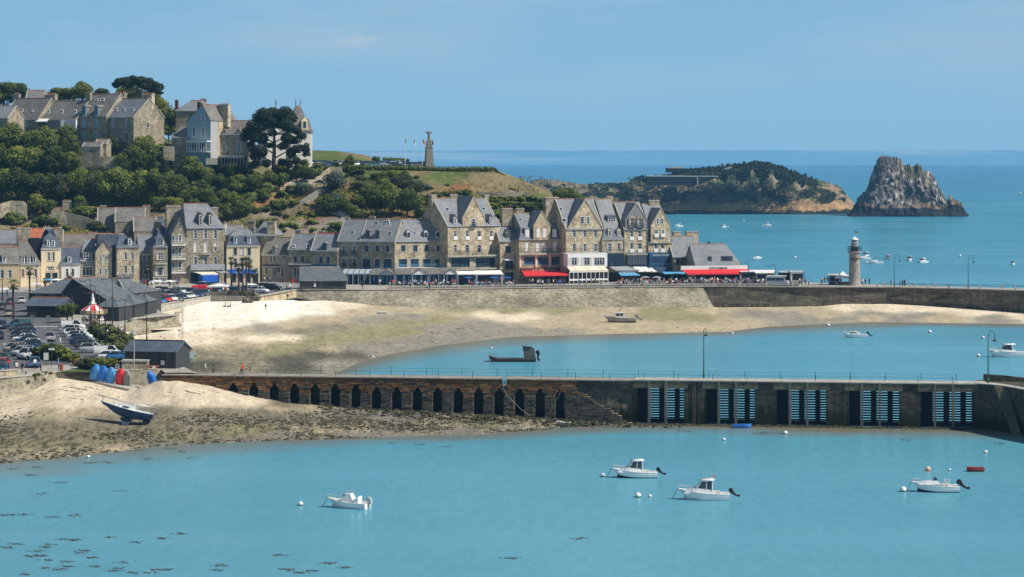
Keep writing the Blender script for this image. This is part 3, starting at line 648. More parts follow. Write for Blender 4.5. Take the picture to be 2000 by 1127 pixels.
def surround(mb, u0, u1, z0, z1, w, m, t=.16):
    mb.box(u0-t, w-.035, z0, u0, w, z1, m); mb.box(u1, w-.035, z0, u1+t, w, z1, m); mb.box(u0-t, w-.045, z1, u1+t, w, z1+t*1.3, m); mb.box(u0-t*1.2, w-.10, z0-t*.9, u1+t*1.2, w, z0, m)
class House:
    def __init__(s, name, label, xl, xr, Y, th, eave, ridge, D, wall, roof, hl=0, hr=0, base=QZ, wins=(), mans=None, cat='house', group=None, ov=.22, ridgem=None, trim=True, gutter=True, split=None, zb=None, thick=True):
        f = s.f = Fr(xl, Y, radians(th), base); s.th = radians(th); s.D = D
        s.root = r = thing(name, label, cat, f.O, s.th, group, (xl+xr)/2)
        s.W = W = f.u(xr); s.ze = ze = f.z(eave); s.zr = zr = f.z(ridge, D/2, (xl+xr)/2); s.wall = wall; s.roofm = roof
        zb = -4 if zb is None else zb
        ws = []
        for (kind, y0, y1, xs, hw) in wins:
            for x in xs:
                ua, zt = f.at(x-hw, y0); ub, zz = f.at(x+hw, y1)
                if zt <= ze+.02: ws.append((max(.1, ua), min(W-.1, ub), zz, min(zt, ze-.12), kind))
        s.facade(ws, W, ze, zb, wall, trim)
        b = MB(); hd = hl == 0; b.poly([(0, D, zb), (W, D, zb), (W, D, ze), (0, D, ze)][::-1]) if False else b.poly([(W, D, zb), (0, D, zb), (0, D, ze), (W, D, ze)])
        for u, hip in ((0, hl), (W, hr)):
            if hip or mans: b.poly([(u, 0, zb), (u, D, zb), (u, D, ze), (u, 0, ze)])
            else: b.poly([(u, 0, zb), (u, D, zb), (u, D, ze), (u, D/2, zr-.05), (u, 0, ze)])
        b.obj('wall', wall, r)
        lv = []
        if mans:
            zb_ = f.z(mans, .9); lv = [(-.12, ze, 0, 0), (.9, zb_, .9 if True else 0, .9), (D/2, zr, .9+hl, .9+hr)]
            s.k = (zr-zb_)/(D/2-.9); s.w0, s.z0 = .9, zb_; s.mk = (zb_-ze)/1.02
        else:
            s.k = (zr-ze)/(D/2); s.w0, s.z0 = 0, ze+.05
            lv = [(-ov, ze-ov*s.k+.05, -.1 if hl == 0 else -ov, -.1 if hr == 0 else -ov), (D/2, zr, -.1 if hl == 0 else hl, -.1 if hr == 0 else hr)]
        rm = MB(); R_ = [[(a, w, z), (W-c, w, z), (W-c, D-w, z), (a, D-w, z)] for (w, z, a, c) in lv]
        for i in range(len(R_)-1):
            for j in range(4):
                q = [R_[i][j], R_[i][(j+1) % 4], R_[i+1][(j+1) % 4], R_[i+1][j]]
                end = j in (1, 3)
                if end and not mans and ((hl == 0 and j == 3) or (hr == 0 and j == 1)): continue
                rm.poly(q, 1 if (mans and i == 0) else 0)
        if not mans:   # raised verge coping on plain gables
            for u, hip in ((-.1, hl), (W+.1, hr)):
                if not hip:
                    for sgn in (0, 1):
                        y0_, y1_ = (-ov, D/2) if not sgn else (D+ov, D/2); zl = ze-ov*s.k+.05
                        rm.prism([(u-.12, y0_, zl-.16), (u+.12, y0_, zl-.16), (u+.12, y0_, zl+.10), (u-.12, y0_, zl+.10)], (0, y1_-y0_, zr-zl), 2)
        rm.obj('roof', [roof, M_slated, M_trim if wall is M_stone or wall is M_stoneg else roof], r)
        rg = MB(); rg.tube([(hl if not mans else .9+hl, D/2, zr+.03), (W-(hr if not mans else .9+hr), D/2, zr+.03)], .13, 6)
        rg.obj('ridge_cap', ridgem or M_ridge, r)
        if gutter: g = MB(); g.box(-.1, -ov-.14, ze-ov*(s.k if not mans else 0)-.08, W+.1, -ov, ze-ov*(s.k if not mans else 0)+.06); g.obj('gutter', M_zinc, r)
    def facade(s, ws, W, ze, zb, wall, trim):
        us = sorted({0.0, W, *[a for w_ in ws for a in w_[:2]]}); zs = sorted({zb, ze, *[a for w_ in ws for a in w_[2:4]]}); m = MB()
        for i in range(len(us)-1):
            for j in range(len(zs)-1):
                cu, cz = (us[i]+us[i+1])/2, (zs[j]+zs[j+1])/2
                if any(a < cu < b and c < cz < d for a, b, c, d, _ in ws): continue
                m.poly([(us[i], 0, zs[j]), (us[i+1], 0, zs[j]), (us[i+1], 0, zs[j+1]), (us[i], 0, zs[j+1])])
        t = MB()
        for a, b, c, d, k in ws:
            for q in ([(a, 0, c), (a, .22, c), (a, .22, d), (a, 0, d)], [(b, .22, c), (b, 0, c), (b, 0, d), (b, .22, d)], [(a, 0, d), (a, .22, d), (b, .22, d), (b, 0, d)], [(a, .22, c), (a, 0, c), (b, 0, c), (b, .22, c)]): m.poly(q)
            pass
        m.obj('facade', wall, s.root)
        for a, b, c, d, k in ws:
            o = win(s, s.root, a, b, c, d, .14, k)
            if trim: t = MB(); surround(t, a, b, c, d, 0, 0); t.obj('surround', M_trim if wall is not M_renderw else M_white, o)
    def fgable(s, x0, x1, apex, base, wins=(), wall=None, ztop=None, foot=None, w=-.16, roofm=None):
        f = s.f; wall = wall or s.wall; u0, _ = f.at(x0, base, w); u1, _ = f.at(x1, base, w); za = f.z(apex, w, (x0+x1)/2); zb = f.z(base, w); uc = (u0+u1)/2
        zf = f.z(foot, w) if foot else min(zb, s.ze)-.3
        g = MB(); g.prism([(u0, w, zf), (u1, w, zf), (u1, w, zb), (uc, w, za), (u0, w, zb)], (0, -w+.12, 0)); g.obj('gable', wall, s.root)
        def back(z): return (z-s.z0)/s.k+s.w0 if z > s.z0 else 0
        wb = min(s.D*.5, back(za))+.05; we = max(0, back(zb)); r = MB(); o = .14
        for a in (u0, u1):
            sg = -1 if a == u0 else 1
            r.poly([(a+sg*.1, w-o, zb-.05), (uc, w-o, za+.10), (uc, wb, za+.10), (a+sg*.1, we+.1, zb-.05)])
            if zb > s.ze+.3 and we > .2: r.poly([(a, w, s.ze), (a, we, zb), (a, w, zb)])
            r.prism([(a+sg*.1, w-o, zb-.2), (a+sg*.1, w-o, zb+.02), (uc, w-o, za+.16), (uc, w-o, za-.1)], (0, .2, 0), 1)
        r.obj('gable_roof', [roofm or s.roofm, M_trim], s.root)
        t = MB()
        for (kind, y0, y1, xs, hw) in wins:
            for x in xs:
                ua, zt = f.at(x-hw, y0, w); ub, zz = f.at(x+hw, y1, w); t = MB(); surround(t, ua, ub, zz, zt, w, 0, .13); t.obj('surround', M_trim, win(s, s.root, ua, ub, zz, zt, w-.06, kind))
    def dormer(s, x, hw, y0, y1, kind='w', style='gable', mat_=None, roofm=None, rise=.62, front=None):
        """front window between rows y0 (top) and y1 (sill) standing on the slope"""
        f = s.f; steep = False
        u, w, z = f.slope(x, y1+1.5, s.w0, s.z0, s.k)
        if w < s.w0-.1 and hasattr(s, 'mk'): u, w, z = f.slope(x, y1+1.5, -.12, s.ze, s.mk)
        w = max(w, .02); u0, z1 = f.at(x-hw, y0, w); u1, z0 = f.at(x+hw, y1, w); e = .14; m = mat_ or s.wall
        a, b = u0-e, u1+e; uc = (a+b)/2; zt = z1+e*.6
        hr = (b-a)*.5*rise if style in 'gable' else (.0 if style == 'shed' else (b-a)*.42)
        L = max(.6, (zt+hr-z)/s.k+.5) if not (hasattr(s, 'mk') and w < .9) else 2.4+max(0, (zt+hr-s.z0)/s.k)
        b_ = MB(); low = z0-.6
        if style == 'arch': prof = [(a, low), (b, low), (b, zt)]+[(uc+(b-a)/2*cos(q), zt+hr*sin(q)) for q in [pi*i/6 for i in range(1, 6)]]+[(a, zt)]
        elif style == 'shed': prof = [(a, low), (b, low), (b, zt), (a, zt)]
        else: prof = [(a, low), (b, low), (b, zt), (uc, zt+hr), (a, zt)]
        par = MB(); par.prism([(p[0], w, p[1]) for p in prof], (0, .12, 0)); d = par.obj('dormer', front or m, s.root)
        c = MB(); c.prism([(p[0]+(.01 if p[0] < uc else -.01), w+.121, p[1]-.01) for p in prof], (0, L, 0)); c.obj('cheek', roofm or s.roofm, d)
        r = MB(); o = .16
        if style == 'gable':
            for q, sg in ((a, -1), (b, 1)): r.prism([(q+sg*o, w-o, zt-o*rise), (uc, w-o, zt+hr), (uc, w-o, zt+hr+.09), (q+sg*o, w-o, zt-o*rise+.09)], (0, L+.1, 0))
        elif style == 'arch':
            P = [(uc+((b-a)/2+.08)*cos(q), zt+(hr+.08)*sin(q)) for q in [pi*i/8 for i in range(9)]]; Q = [(uc+((b-a)/2-.01)*cos(q), zt+(hr-.01)*sin(q)) for q in [pi*i/8 for i in range(9)]][::-1]
            r.prism([(p[0], w-.08, p[1]) for p in P+Q], (0, L, 0))
        else: r.prism([(a-o, w-.2, zt), (b+o, w-.2, zt), (b+o, w-.2, zt+.1), (a-o, w-.2, zt+.1)], (0, L, max(0, .28*L)))
        r.obj('dormer_roof', roofm or s.roofm, d)
        win(s, d, u0, u1, z0, z1, w-.05, kind)
        return d
    def skylight(s, x0, x1, y0, y1, fr=None):
        P = [Vector(s.f.slope(x, y, s.w0, s.z0, s.k)) for x, y in ((x0, y1), (x1, y1), (x1, y0), (x0, y0))]; n = (P[1]-P[0]).cross(P[3]-P[0]).normalized()
        if n.z < 0: n = -n
        c = sum(P, Vector())/4; f = MB(); f.prism([p+n*.0 for p in P], n*.10); o = f.obj('skylight', fr or M_zinc, s.root)
        g = MB(); g.poly([c+(p-c)*.74+n*.112 for p in P]); g.obj('pane', M_glass, o)
    def chimney(s, x0, x1, y0, y1, w=None, m=None, pots=3, dep=.8, cap=True):
        w = s.D/2 if w is None else w; f = s.f; u0, zt = f.at(x0, y0, w); u1, zb = f.at(x1, y1, w); b = MB(); b.box(u0, w, zb-1.5, u1, w+dep, zt-.25)
        c = b.obj('chimney', m or s.wall, s.root)
        if cap: k = MB(); k.box(u0-.1, w-.1, zt-.25, u1+.1, w+dep+.1, zt); k.obj('cap', M_conc, c)
        p = MB(); n = pots
        for i in range(n):
            q = MB(); q.lathe([(.13, 0), (.11, .42), (.02, .43)], 8, (lerp(u0, u1, (i+.5)/n), w+dep/2, zt)); q.obj('chimney_pot', M_pot, c)
    def balcony(s, x0, x1, yt, yb, out=1.0, slab=.28, m=None, rail=None, solid=False, flowers=False):
        f = s.f; u0, zt = f.at(x0, yt, -out); u1, zb = f.at(x1, yb, -out); b = MB(); b.box(u0, -out, zb-slab, u1, -.01, zb); o = b.obj('balcony', m or M_conc, s.root)
        r = MB(); rm = rail or M_metal
        if solid: r.box(u0, -out, zb+.05, u1, -out+.05, zt); r.box(u0, -out+.05, zb+.05, u0+.05, 0, zt); r.box(u1-.05, -out+.05, zb+.05, u1, 0, zt)
        else:
            n = max(4, int((u1-u0)/.32))
            for i in range(n+1): q = lerp(u0+.03, u1-.03, i/n); r.box(q-.02, -out+.02, zb, q+.02, -out+.06, zt)
            r.box(u0, -out, zt-.06, u1, -out+.08, zt); 
            for u in (u0, u1-.05): r.box(u, -out+.08, zt-.06, u+.05, 0, zt-.01)
        r.obj('railing', rm, o)
        if flowers:
            fl = MB(); rr = random.Random(int(x0))
            for i in range(26): fl.ball((rr.uniform(u0+.2, u1-.2), -out-.02, zb+rr.uniform(.1, .55)), rr.uniform(.08, .2), 0, 5, 3)
            fl.obj('flowers', mat('balcony_plants', cols=[(.4, (.04, .07, .02)), (.6, (.12, .14, .05)), (.7, (.35, .06, .08))], rough=.9, scale=4), o)
    def slab(s, name, x0, x1, y0, y1, w0, w1, m, par=None):
        """box from pixel rectangle on its front plane w0 back to w1"""
        f = s.f; u0, z1 = f.at(x0, y0, w0); u1, z0 = f.at(x1, y1, w0); b = MB(); b.box(u0, w0, z0, u1, w1, z1); return b.obj(name, m, par or s.root)
    def awning(s, x0, x1, y0, y1, w1, w0=-.05, m=None, xs=None, valance=.22, name='awning', stripes=0):
        """sloping canvas from the wall (w0,row y0) out to w1 (row y1); xs = outer edge columns"""
        f = s.f; xs = xs or (x0, x1)
        if w1 <= -3.4:
            w1 = w0-1.5
            while w1 > -12 and f.at(xs[0], y1, w1)[1] < 2.05: w1 -= .25
        a, za = f.at(x0, y0, w0); b, _ = f.at(x1, y0, w0); c, zc = f.at(xs[0], y1, w1); d, _ = f.at(xs[1], y1, w1); zc += valance
        mb = MB(); mb.prism([(a, w0, za), (b, w0, za), (d, w1, zc), (c, w1, zc)], (0, 0, .05)); mb.box(c, w1-.03, zc-valance, d, w1, zc+.05)
        o = mb.obj(name, m, s.root)
        n = stripes
        if n:
            t = MB()
            for i in range(n):
                q = (i+.5)/n; hw = .06; P = [(lerp(a, b, q)-hw, w0, za+.055), (lerp(a, b, q)+hw, w0, za+.055), (lerp(c, d, q)+hw, w1, zc+.055), (lerp(c, d, q)-hw, w1, zc+.055)]; t.prism(P, (0, 0, .02))
            t.obj('seam', M_greyc, o)
        return o
    def sign(s, text, x0, x1, y0, y1, w, m, sx=None):
        f = s.f; u0, z1 = f.at(x0, y0, w); u1, z0 = f.at(x1, y1, w)
        c = bpy.data.curves.new('lettering', 'FONT'); c.body = text; c.size = (z1-z0)*1.35; c.extrude = .02; c.materials.append(m)
        t = bpy.data.objects.new('t', c); COL.objects.link(t); bpy.context.view_layer.update()
        me = bpy.data.meshes.new_from_object(t.evaluated_get(bpy.context.evaluated_depsgraph_get())); bpy.data.objects.remove(t)
        xs = [v.co.x for v in me.vertices]; k = (u1-u0)/max(.01, max(xs)-min(xs)); me.materials.clear(); me.materials.append(m)
        o = link(bpy.data.objects.new('lettering', me), s.root); o.rotation_euler = (pi/2, 0, 0); o.location = (u0, w-.03, z0); o.scale = (k, 1, 1); return o
M_pot = mat('clay_pot', (.42, .16, .07), .85, .2, 3)
def ghouse(name, label, xl, xr, ax, apex, ebl, ebr, Y, th, D, wall, roof, wins=(), base=QZ, ov=.2, cat='house', zb=-3, group=None, ridgem=None):
    """house whose gable faces us: eave rows ebl/ebr left and right, apex column ax"""
    f = Fr(xl, Y, radians(th), base); r = thing(name, label, cat, f.O, radians(th), group, (xl+xr)/2); W = f.u(xr); zl = f.z(ebl); zr_ = f.at(xr, ebr)[1]; uc, za = f.at(ax, apex)
    b = MB(); pr = [(0, zb), (W, zb), (W, zr_), (uc, za), (0, zl)]; b.prism([(p[0], 0, p[1]) for p in pr], (0, D, 0)); b.obj('wall', wall, r)
    m = MB(); kl = (za-zl)/max(uc, .1); kr = (za-zr_)/(W-uc)
    m.prism([(-ov, -ov, zl-kl*ov+.02), (uc, -ov, za+.02), (uc, -ov, za+.16), (-ov, -ov, zl-kl*ov+.16)], (0, D+2*ov, 0)); m.prism([(uc, -ov, za+.02), (W+ov, -ov, zr_-kr*ov+.02), (W+ov, -ov, zr_-kr*ov+.16), (uc, -ov, za+.16)], (0, D+2*ov, 0)); m.obj('roof', roof, r)
    g = MB(); g.tube([(uc, -ov, za+.17), (uc, D+ov, za+.17)], .12, 6); g.obj('ridge_cap', ridgem or M_ridge, r)
    h = House.__new__(House); h.f = f; h.root = r; h.D = D; h.wall = wall; h.roofm = roof; h.W = W; h.ze = zl; t = MB()
    for (kind, y0, y1, xs, hw) in wins:
        for x in xs:
            ua, zt = f.at(x-hw, y0, 0); ub, zz = f.at(x+hw, y1, 0)
            o = win(h, r, ua, ub, zz, zt, -.05, kind)
            if wall is not M_timber: t = MB(); surround(t, ua, ub, zz, zt, 0, 0, .13); t.obj('surround', M_trim, o)
    return h
def YF(px): return interp([(560, 668), (660, 652), (772, 641), (1310, 672), (1460, 678)], px)
TH = 21
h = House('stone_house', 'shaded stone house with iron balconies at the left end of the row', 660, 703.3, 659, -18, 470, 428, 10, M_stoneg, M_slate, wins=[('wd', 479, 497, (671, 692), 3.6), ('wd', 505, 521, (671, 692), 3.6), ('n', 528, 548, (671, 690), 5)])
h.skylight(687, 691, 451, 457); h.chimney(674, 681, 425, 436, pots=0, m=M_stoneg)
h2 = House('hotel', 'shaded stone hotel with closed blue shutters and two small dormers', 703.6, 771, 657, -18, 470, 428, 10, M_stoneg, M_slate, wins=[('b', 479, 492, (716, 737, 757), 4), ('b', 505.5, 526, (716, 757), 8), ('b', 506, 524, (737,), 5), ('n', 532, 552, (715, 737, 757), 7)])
for x in (718.5, 737.5): h2.dormer(x, 3.2, 452, 464.5, 'b', roofm=M_slateo)
for a in ((733, 738, 432, 439), (751, 756, 431, 438), (760, 765, 452, 460)): h2.skylight(*a)
h2.chimney(720, 731, 423, 436, pots=2)
h2.balcony(727, 770, 519, 527, 1.6, .2, M_white, M_blue); h2.sign('HOTEL', 728, 744, 496.5, 500.5, -.05, M_ridge)
h3 = House('restaurant', 'sunlit stone restaurant with blue window frames and three arched dormers', 771.5, 872.5, 655, TH, 470, 428, 10, M_stone, M_slate, hr=3.0, wins=[('b', 479, 491, (787.5, 811, 833.5, 857), 4.2), ('b', 506, 521.5, (787, 810, 834, 857), 8), ('n', 531, 553, (785, 810, 835, 858), 7)])
for x in (798.3, 832, 854.6): h3.dormer(x, 2.7, 454, 463.5, 'b', style='arch', front=M_renderw)
for a in ((815.5, 820, 434, 438), (808, 812, 453, 458), (836.5, 842, 433, 438), (782, 783.5, 432, 434), (798, 799.5, 432, 434), (826, 827.5, 432, 434)): h3.skylight(*a)
h3.balcony(774, 874, 516.5, 522, 2.2, 1.0, M_renderw, M_lblue)
h4 = House('tall_stone_house', 'tall stone building with high central gable and white french windows', 874.5, 976, 656, 33, 440.5, 387, 14.5, M_stone, M_slate, wins=[('wc', 451, 467, (889.3, 912.7, 936, 959.4), 3.3), ('w', 478.5, 494, (889.3, 912.7, 936, 959.4), 3.3), ('n', 504.5, 521, (899,), 18), ('n', 504.5, 521, (948,), 19), ('n', 530, 552, (898, 922, 948), 9)])
h4.fgable(903.5, 945.5, 384, 425.5, [('wd', 427, 442, (924.6,), 3.6)], foot=441.5)
for x in (888.6, 958.8): h4.dormer(x, 2.5, 426, 437, 'w', front=M_renderg, rise=1.6)
for a in ((870.5, 877, 405.5, 412), (903, 909, 402, 410), (941, 948, 405, 411)): h4.skylight(*a)
h4.chimney(843, 853, 380, 394, 6.5, pots=0, m=M_stoneg, dep=1.6); h4.chimney(880, 894, 380, 390, 9, pots=3, m=M_stoneg); h4.chimney(947, 955, 381, 398, 7, pots=0, m=M_stoneg, dep=1.4)
h4.balcony(874.8, 976, 490, 497, 1.3, .4, M_conc, M_metal, flowers=True); h4.balcony(874.8, 976, 521, 522.8, 1.6, .35, M_conc, M_metal)
for x in (875.5, 919.5, 922.5, 972): h4.slab('pillar', x-1.8, x+1.8, 500, 524, -.25, -.01, M_conc)
h5 = House('narrow_stone_house', 'low narrow stone house squeezed right of the tall gabled building', 976.5, 1013, 662, TH, 470, 432, 10, M_stone, M_slate, hr=2.0, wins=[('b', 480.5, 494, (992.5,), 5.8), ('nd', 509, 524, (994.5,), 7.5), ('n', 532, 552, (994,), 9)])
h5.dormer(992, 2.7, 455, 464, 'g', rise=1.6, front=M_renderg); h5.skylight(977, 981, 436, 441)
h5.awning(986, 1003, 505.5, 509, -1.0, m=M_whitec)
h6 = House('slate_fronted_house', 'stone building with slate attic storey and white roller shutters', 1013.5, 1105, 661, TH, 468, 416, 12, M_stone, M_slate, mans=446, wins=[('s', 473, 491, (1029.5, 1050.6, 1063.2, 1083.6), 3.4), ('b', 501.5, 517, (1034, 1060.7, 1087.6), 10.5), ('n', 534, 552, (1040, 1070, 1092), 9)])
for x in (1029.5, 1083.2): h6.dormer(x, 3.2, 448, 462, 's', style='shed', front=M_white)
h6.fgable(1042, 1075, 411.5, 441.5, [('sd', 447, 464, (1050.8, 1063.2), 3.3)], foot=469, w=-.5)
for a in ((1013.5, 1019, 426.5, 432), (1040, 1047, 420, 430)): h6.skylight(*a)
h6.balcony(1014, 1103, 485.5, 493, 1.0, .55, M_conc, M_metal)
h6.slab('fascia', 1018, 1102, 523.5, 532, -.5, -.01, M_brown); h6.sign("LE PHARE", 1040, 1082, 525.5, 529.5, -.5, M_cream)
h6.awning(1019, 1098, 530, 540, -4.0, -.5, M_red, (1024, 1110), .35); h6.chimney(981, 1001, 407, 430, 6, pots=4, m=M_stoneg, dep=1.6); h6.chimney(1009, 1024, 407, 418, 8, pots=2, m=M_stoneg)
for x in (1016.5, 1047.5, 1074.5, 1101): h6.slab('pilaster', x-1.6, x+1.6, 496, 522, -.25, -.01, M_render)
h7 = House('big_gabled_restaurant', 'stone restaurant with broad stepped gable above a white glazed front', 1105.5, 1176, 661, TH, 446, 388.5, 14, M_stone, M_slate, wins=[('w', 449.5, 463, (1121.5, 1142.3, 1163), 3.7), ('w', 476.5, 491, (1121.5, 1142.3, 1163), 3.9)])
h7.fgable(1109.5, 1176, 389, 444.5, [('w', 423, 437.5, (1137, 1148.6), 3.6)], foot=447)
for a in ((1093, 1098, 405.5, 411), (1097, 1106, 427, 434), (1118, 1127, 403, 411)): h7.skylight(*a)
h7.chimney(1066, 1091, 385, 430, 7, pots=4, m=M_stoneg, dep=1.8)
h7.balcony(1106, 1186, 485.5, 493.5, 3.0, .2, M_white, M_metal)
h7.slab('glazed_front', 1109, 1186, 495.5, 521, -3.0, -.02, M_white)
f = h7.f
for a, b in ((1111.5, 1131.5), (1135.3, 1157), (1160.7, 1181)):
    ua, z1 = f.at(a, 502.5, -3.02); ub, z0 = f.at(b, 518, -3.02); win(h7, h7.root, ua, ub, z0, z1, -3.08, 'w')
h7.awning(1107, 1180, 521, 531, -5.6, -3.0, M_cream, (1113, 1188), .25, stripes=3)
h7.slab('veranda', 1112, 1188, 532, 551, -5.2, -3.1, M_dark)
vg = MB()
for i in range(10): u, z1 = f.at(1112+i*8.4, 532, -5.25); _, z0 = f.at(1112, 553, -5.25); vg.box(u-.06, -5.3, z0, u+.06, -5.2, z1)
ua, z1 = f.at(1112, 545, -5.3); ub, z0 = f.at(1188, 547, -5.3); vg.box(ua, -5.32, z0, ub, -5.2, z1); ua, z1 = f.at(1112, 531, -5.3); vg.box(ua, -5.32, z1-.2, ub, -5.2, z1); vg.obj('veranda_frame', M_white, h7.root)
h8 = House('navy_fronted_house', 'narrow slate roofed house over a navy shopfront beside the broad gable', 1176.3, 1219, 664, TH, 467, 388.5, 14, M_stone, M_slate, mans=446.5, wins=[('w', 475.5, 491.5, (1190.6, 1208.6), 3.5)])
h8.dormer(1190.7, 2.7, 450, 461.5, 'w', style='arch', front=M_stone); h8.dormer(1208.8, 2.7, 450, 461.5, 'w', style='arch', front=M_stone)
h8.dormer(1195, 7.2, 424.5, 433, 'w', style='shed', roofm=M_slated); h8.chimney(1186, 1197, 384, 400, 7, pots=2)
h8.slab('shopfront', 1178, 1219, 494.5, 522, -.9, -.02, M_navy)
for a, b in ((1188, 1197), (1201, 1213)):
    ua, z1 = h8.f.at(a, 501, -.92); ub, z0 = h8.f.at(b, 518, -.92); win(h8, h8.root, ua, ub, z0, z1, -.98, 'n')
h8.awning(1190, 1224, 521, 529, -3.6, -.9, M_greyc, (1202, 1250), .1); h8.slab('sign_board', 1207, 1243, 529.5, 533.5, -8.5, -8.35, M_navy)
h8.sign("AU PIED D'CHEVAL", 1209, 1241, 530.3, 533, -8.5, M_white); h8.awning(1208, 1240, 533.6, 539, -9.9, -8.4, M_lbluec, (1212, 1250), .2)
h8.balcony(1178, 1219, 487, 493.5, .9, .15, M_conc, M_metal)
h9 = House('slate_gabled_house', 'stone house with a slate covered gable holding two arched windows', 1219.5, 1266, 666, TH, 446, 394.5, 13, M_stone, M_slate, wins=[('wc', 450.5, 467.5, (1233.8, 1249.6), 3.6), ('wc', 475, 491.5, (1233.8, 1249.6), 3.6)])
h9.fgable(1221.5, 1264, 397, 430, [('wd', 427, 443, (1234, 1250), 3.3)], wall=M_slate, foot=446)
ab = MB()
for x in (1234, 1250):
    uc, zc = h9.f.at(x, 426.5, -.3); ab.prism([(uc+1.0*cos(q), -.5, zc+.75*sin(q)) for q in [pi*i/8 for i in range(9)]], (0, .4, 0)); ab.box(uc-.95, -.5, zc-2.2, uc-.7, -.12, zc); ab.box(uc+.7, -.5, zc-2.2, uc+.95, -.12, zc)
ab.obj('arched_hoods', M_stoneg, h9.root)
h9.slab('shopfront', 1224, 1266, 496, 519, -.7, -.02, M_navy); h9.slab('frieze', 1224, 1266, 494.5, 498.5, -.8, -.701, M_greyp); h9.sign('BREIZH CAFE', 1228, 1262, 495.5, 498, -.8, M_cream)
for a in (1226.5, 1236, 1245, 1254.5):
    ua, z1 = h9.f.at(a, 501.5, -.72); ub, z0 = h9.f.at(a+8, 516, -.72); win(h9, h9.root, ua, ub, z0, z1, -.78, 'g')
for a, b in ((1236, 1250), (1250.5, 1263), (1263.5, 1277)): h9.awning(a, b-.8, 521.5, 531, -4.2, -.7, M_whitec, (a+11, b+9.5), .12)
h10 = House('end_stone_house', 'last tall stone house with small gable over a dark blue shopfront', 1266.5, 1314.5, 668, TH, 474, 398, 13, M_stone, M_slate, mans=448, wins=[('wc', 475.5, 491, (1281, 1294), 3.5)])
h10.fgable(1271.5, 1309.5, 406.5, 441, [('w', 426.5, 437.5, (1284.3, 1293), 2.8), ('wc', 448.5, 461.5, (1281.5, 1294.3), 3.6)], foot=475, w=-.45)
h10.chimney(1268, 1288, 391, 402, 6, pots=3, m=M_stoneg)
h10.slab('shopfront', 1269, 1313, 493.5, 520, -.9, -.02, M_blue)
h10.sign("LE BOUT DU QUAI", 1275, 1309, 496.5, 499.5, -.9, M_cream)
for a, b in ((1272, 1288), (1291, 1311)):
    ua, z1 = h10.f.at(a, 501, -.92); ub, z0 = h10.f.at(b, 518, -.92); win(h10, h10.root, ua, ub, z0, z1, -.98, 'b')
h10.awning(1275, 1322, 522, 534, -4.4, -.9, M_navyc, (1288, 1337), .25)
for a, b in ((1294, 1314), (1314.5, 1336)): h10.awning(a, b, 531.5, 535.5, -10, -8.5, M_lbluec, (a+3, b+3), .1)
h11 = House('brick_banded_wing', 'low wing with red brick panels left of the big red awning', 1315, 1367, 668, TH-6, 500.5, 461, 10, M_stoneg, M_slate, wins=[('n', 504, 518, (1324, 1341), 3.6)])
h11.slab('brick_panels', 1328.5, 1336.5, 502.5, 518, -.12, -.01, M_brown); h11.slab('brick_panels', 1348, 1366, 502.5, 518, -.12, -.01, M_brown)
h11.chimney(1316, 1330, 452, 465, 6, pots=0, m=M_stone, dep=1.4); h11.chimney(1342, 1364, 452, 478, 7, pots=0, m=M_stone, dep=1.6); h11.skylight(1344, 1351.5, 477, 485)
h12 = House('corner_restaurant', 'low slate roofed restaurant at the end of the row with long red awning', 1359, 1447, 661, TH-8, 519, 476.5, 10, M_renderg, M_slate, hr=2.6, ov=.8, wins=[('n', 531, 551, (1380, 1405, 1430), 9)])
h12.skylight(1382.5, 1390, 501, 510, M_metal); h12.skylight(1408, 1431, 500.5, 510, M_metal); h12.chimney(1382, 1386, 470, 478, 5, pots=0, m=M_metal, dep=.3, cap=False)
h12.slab('fascia', 1330, 1460, 519.5, 527, -1.2, -.9, M_whitec); h12.sign('AU PETIT MOUSSAILLON', 1385, 1420, 521.5, 525.5, -1.2, M_navy)
h12.awning(1331, 1458, 527, 537, -5.2, -1.2, M_red, (1342, 1474), .3)
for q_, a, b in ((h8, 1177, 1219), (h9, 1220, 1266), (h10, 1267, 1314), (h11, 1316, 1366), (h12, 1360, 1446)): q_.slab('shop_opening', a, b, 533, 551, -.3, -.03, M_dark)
def pavilion(name, label, Y, x0, x1, yt, ye, yb, gables, roofm, front=M_blue, th=8, D=5):
    f = Fr(x0, Y, radians(th)); r = thing(name, label, 'pavilion', f.O, radians(th), None, (x0+x1)/2); W = f.u(x1); ze = f.z(ye); zt = f.z(yt, D/2, (x0+x1)/2)
    m = MB(); m.prism([(0, -.3, ze), (0, D/2, zt), (0, D+.2, ze)], (W, 0, 0)); m.obj('roof', roofm, r)
    b = MB(); b.box(0, 2.6, 0, W, D, ze-.02); b.obj('back_wall', front, r)
    g = MB(); q = MB(); p = MB()
    for a, c, ap in gables:
        ua, _ = f.at(a, ye, -.5); ub, _ = f.at(c, ye, -.5); za = f.z(ap, -.5, a); uc = (ua+ub)/2
        g.prism([(ua, -.5, ze-.05), (ub, -.5, ze-.05), (uc, -.5, za)], (0, .1, 0))
        for e, sg in ((ua, -1), (ub, 1)): q.prism([(e+sg*.25, -.75, ze-.15), (uc, -.75, za+.02), (uc, -.75, za+.16), (e+sg*.25, -.75, ze)], (0, D/2+1, 0))
        for e in (ua+.1, ub-.1): p.box(e-.08, -.4, 0, e+.08, -.24, ze-.06); 
    for i in range(int(W/2.2)+1): e = min(W-.1, .1+i*2.2); p.box(e-.05, -.2, 0, e+.05, -.1, ze-.02)
    if gables: g.obj('pediment', M_zinc if th < 0 else M_white, r); q.obj('pediment_roof', roofm, r)
    p.obj('post', M_zinc, r); n = int(W/1.6)
    for i in range(n): w_ = MB(); w_.box(W*i/n+.5, 2.5, .9, W*i/n+.85, 2.58, ze-.5); w_.obj('window', M_lblue, r)
    return r
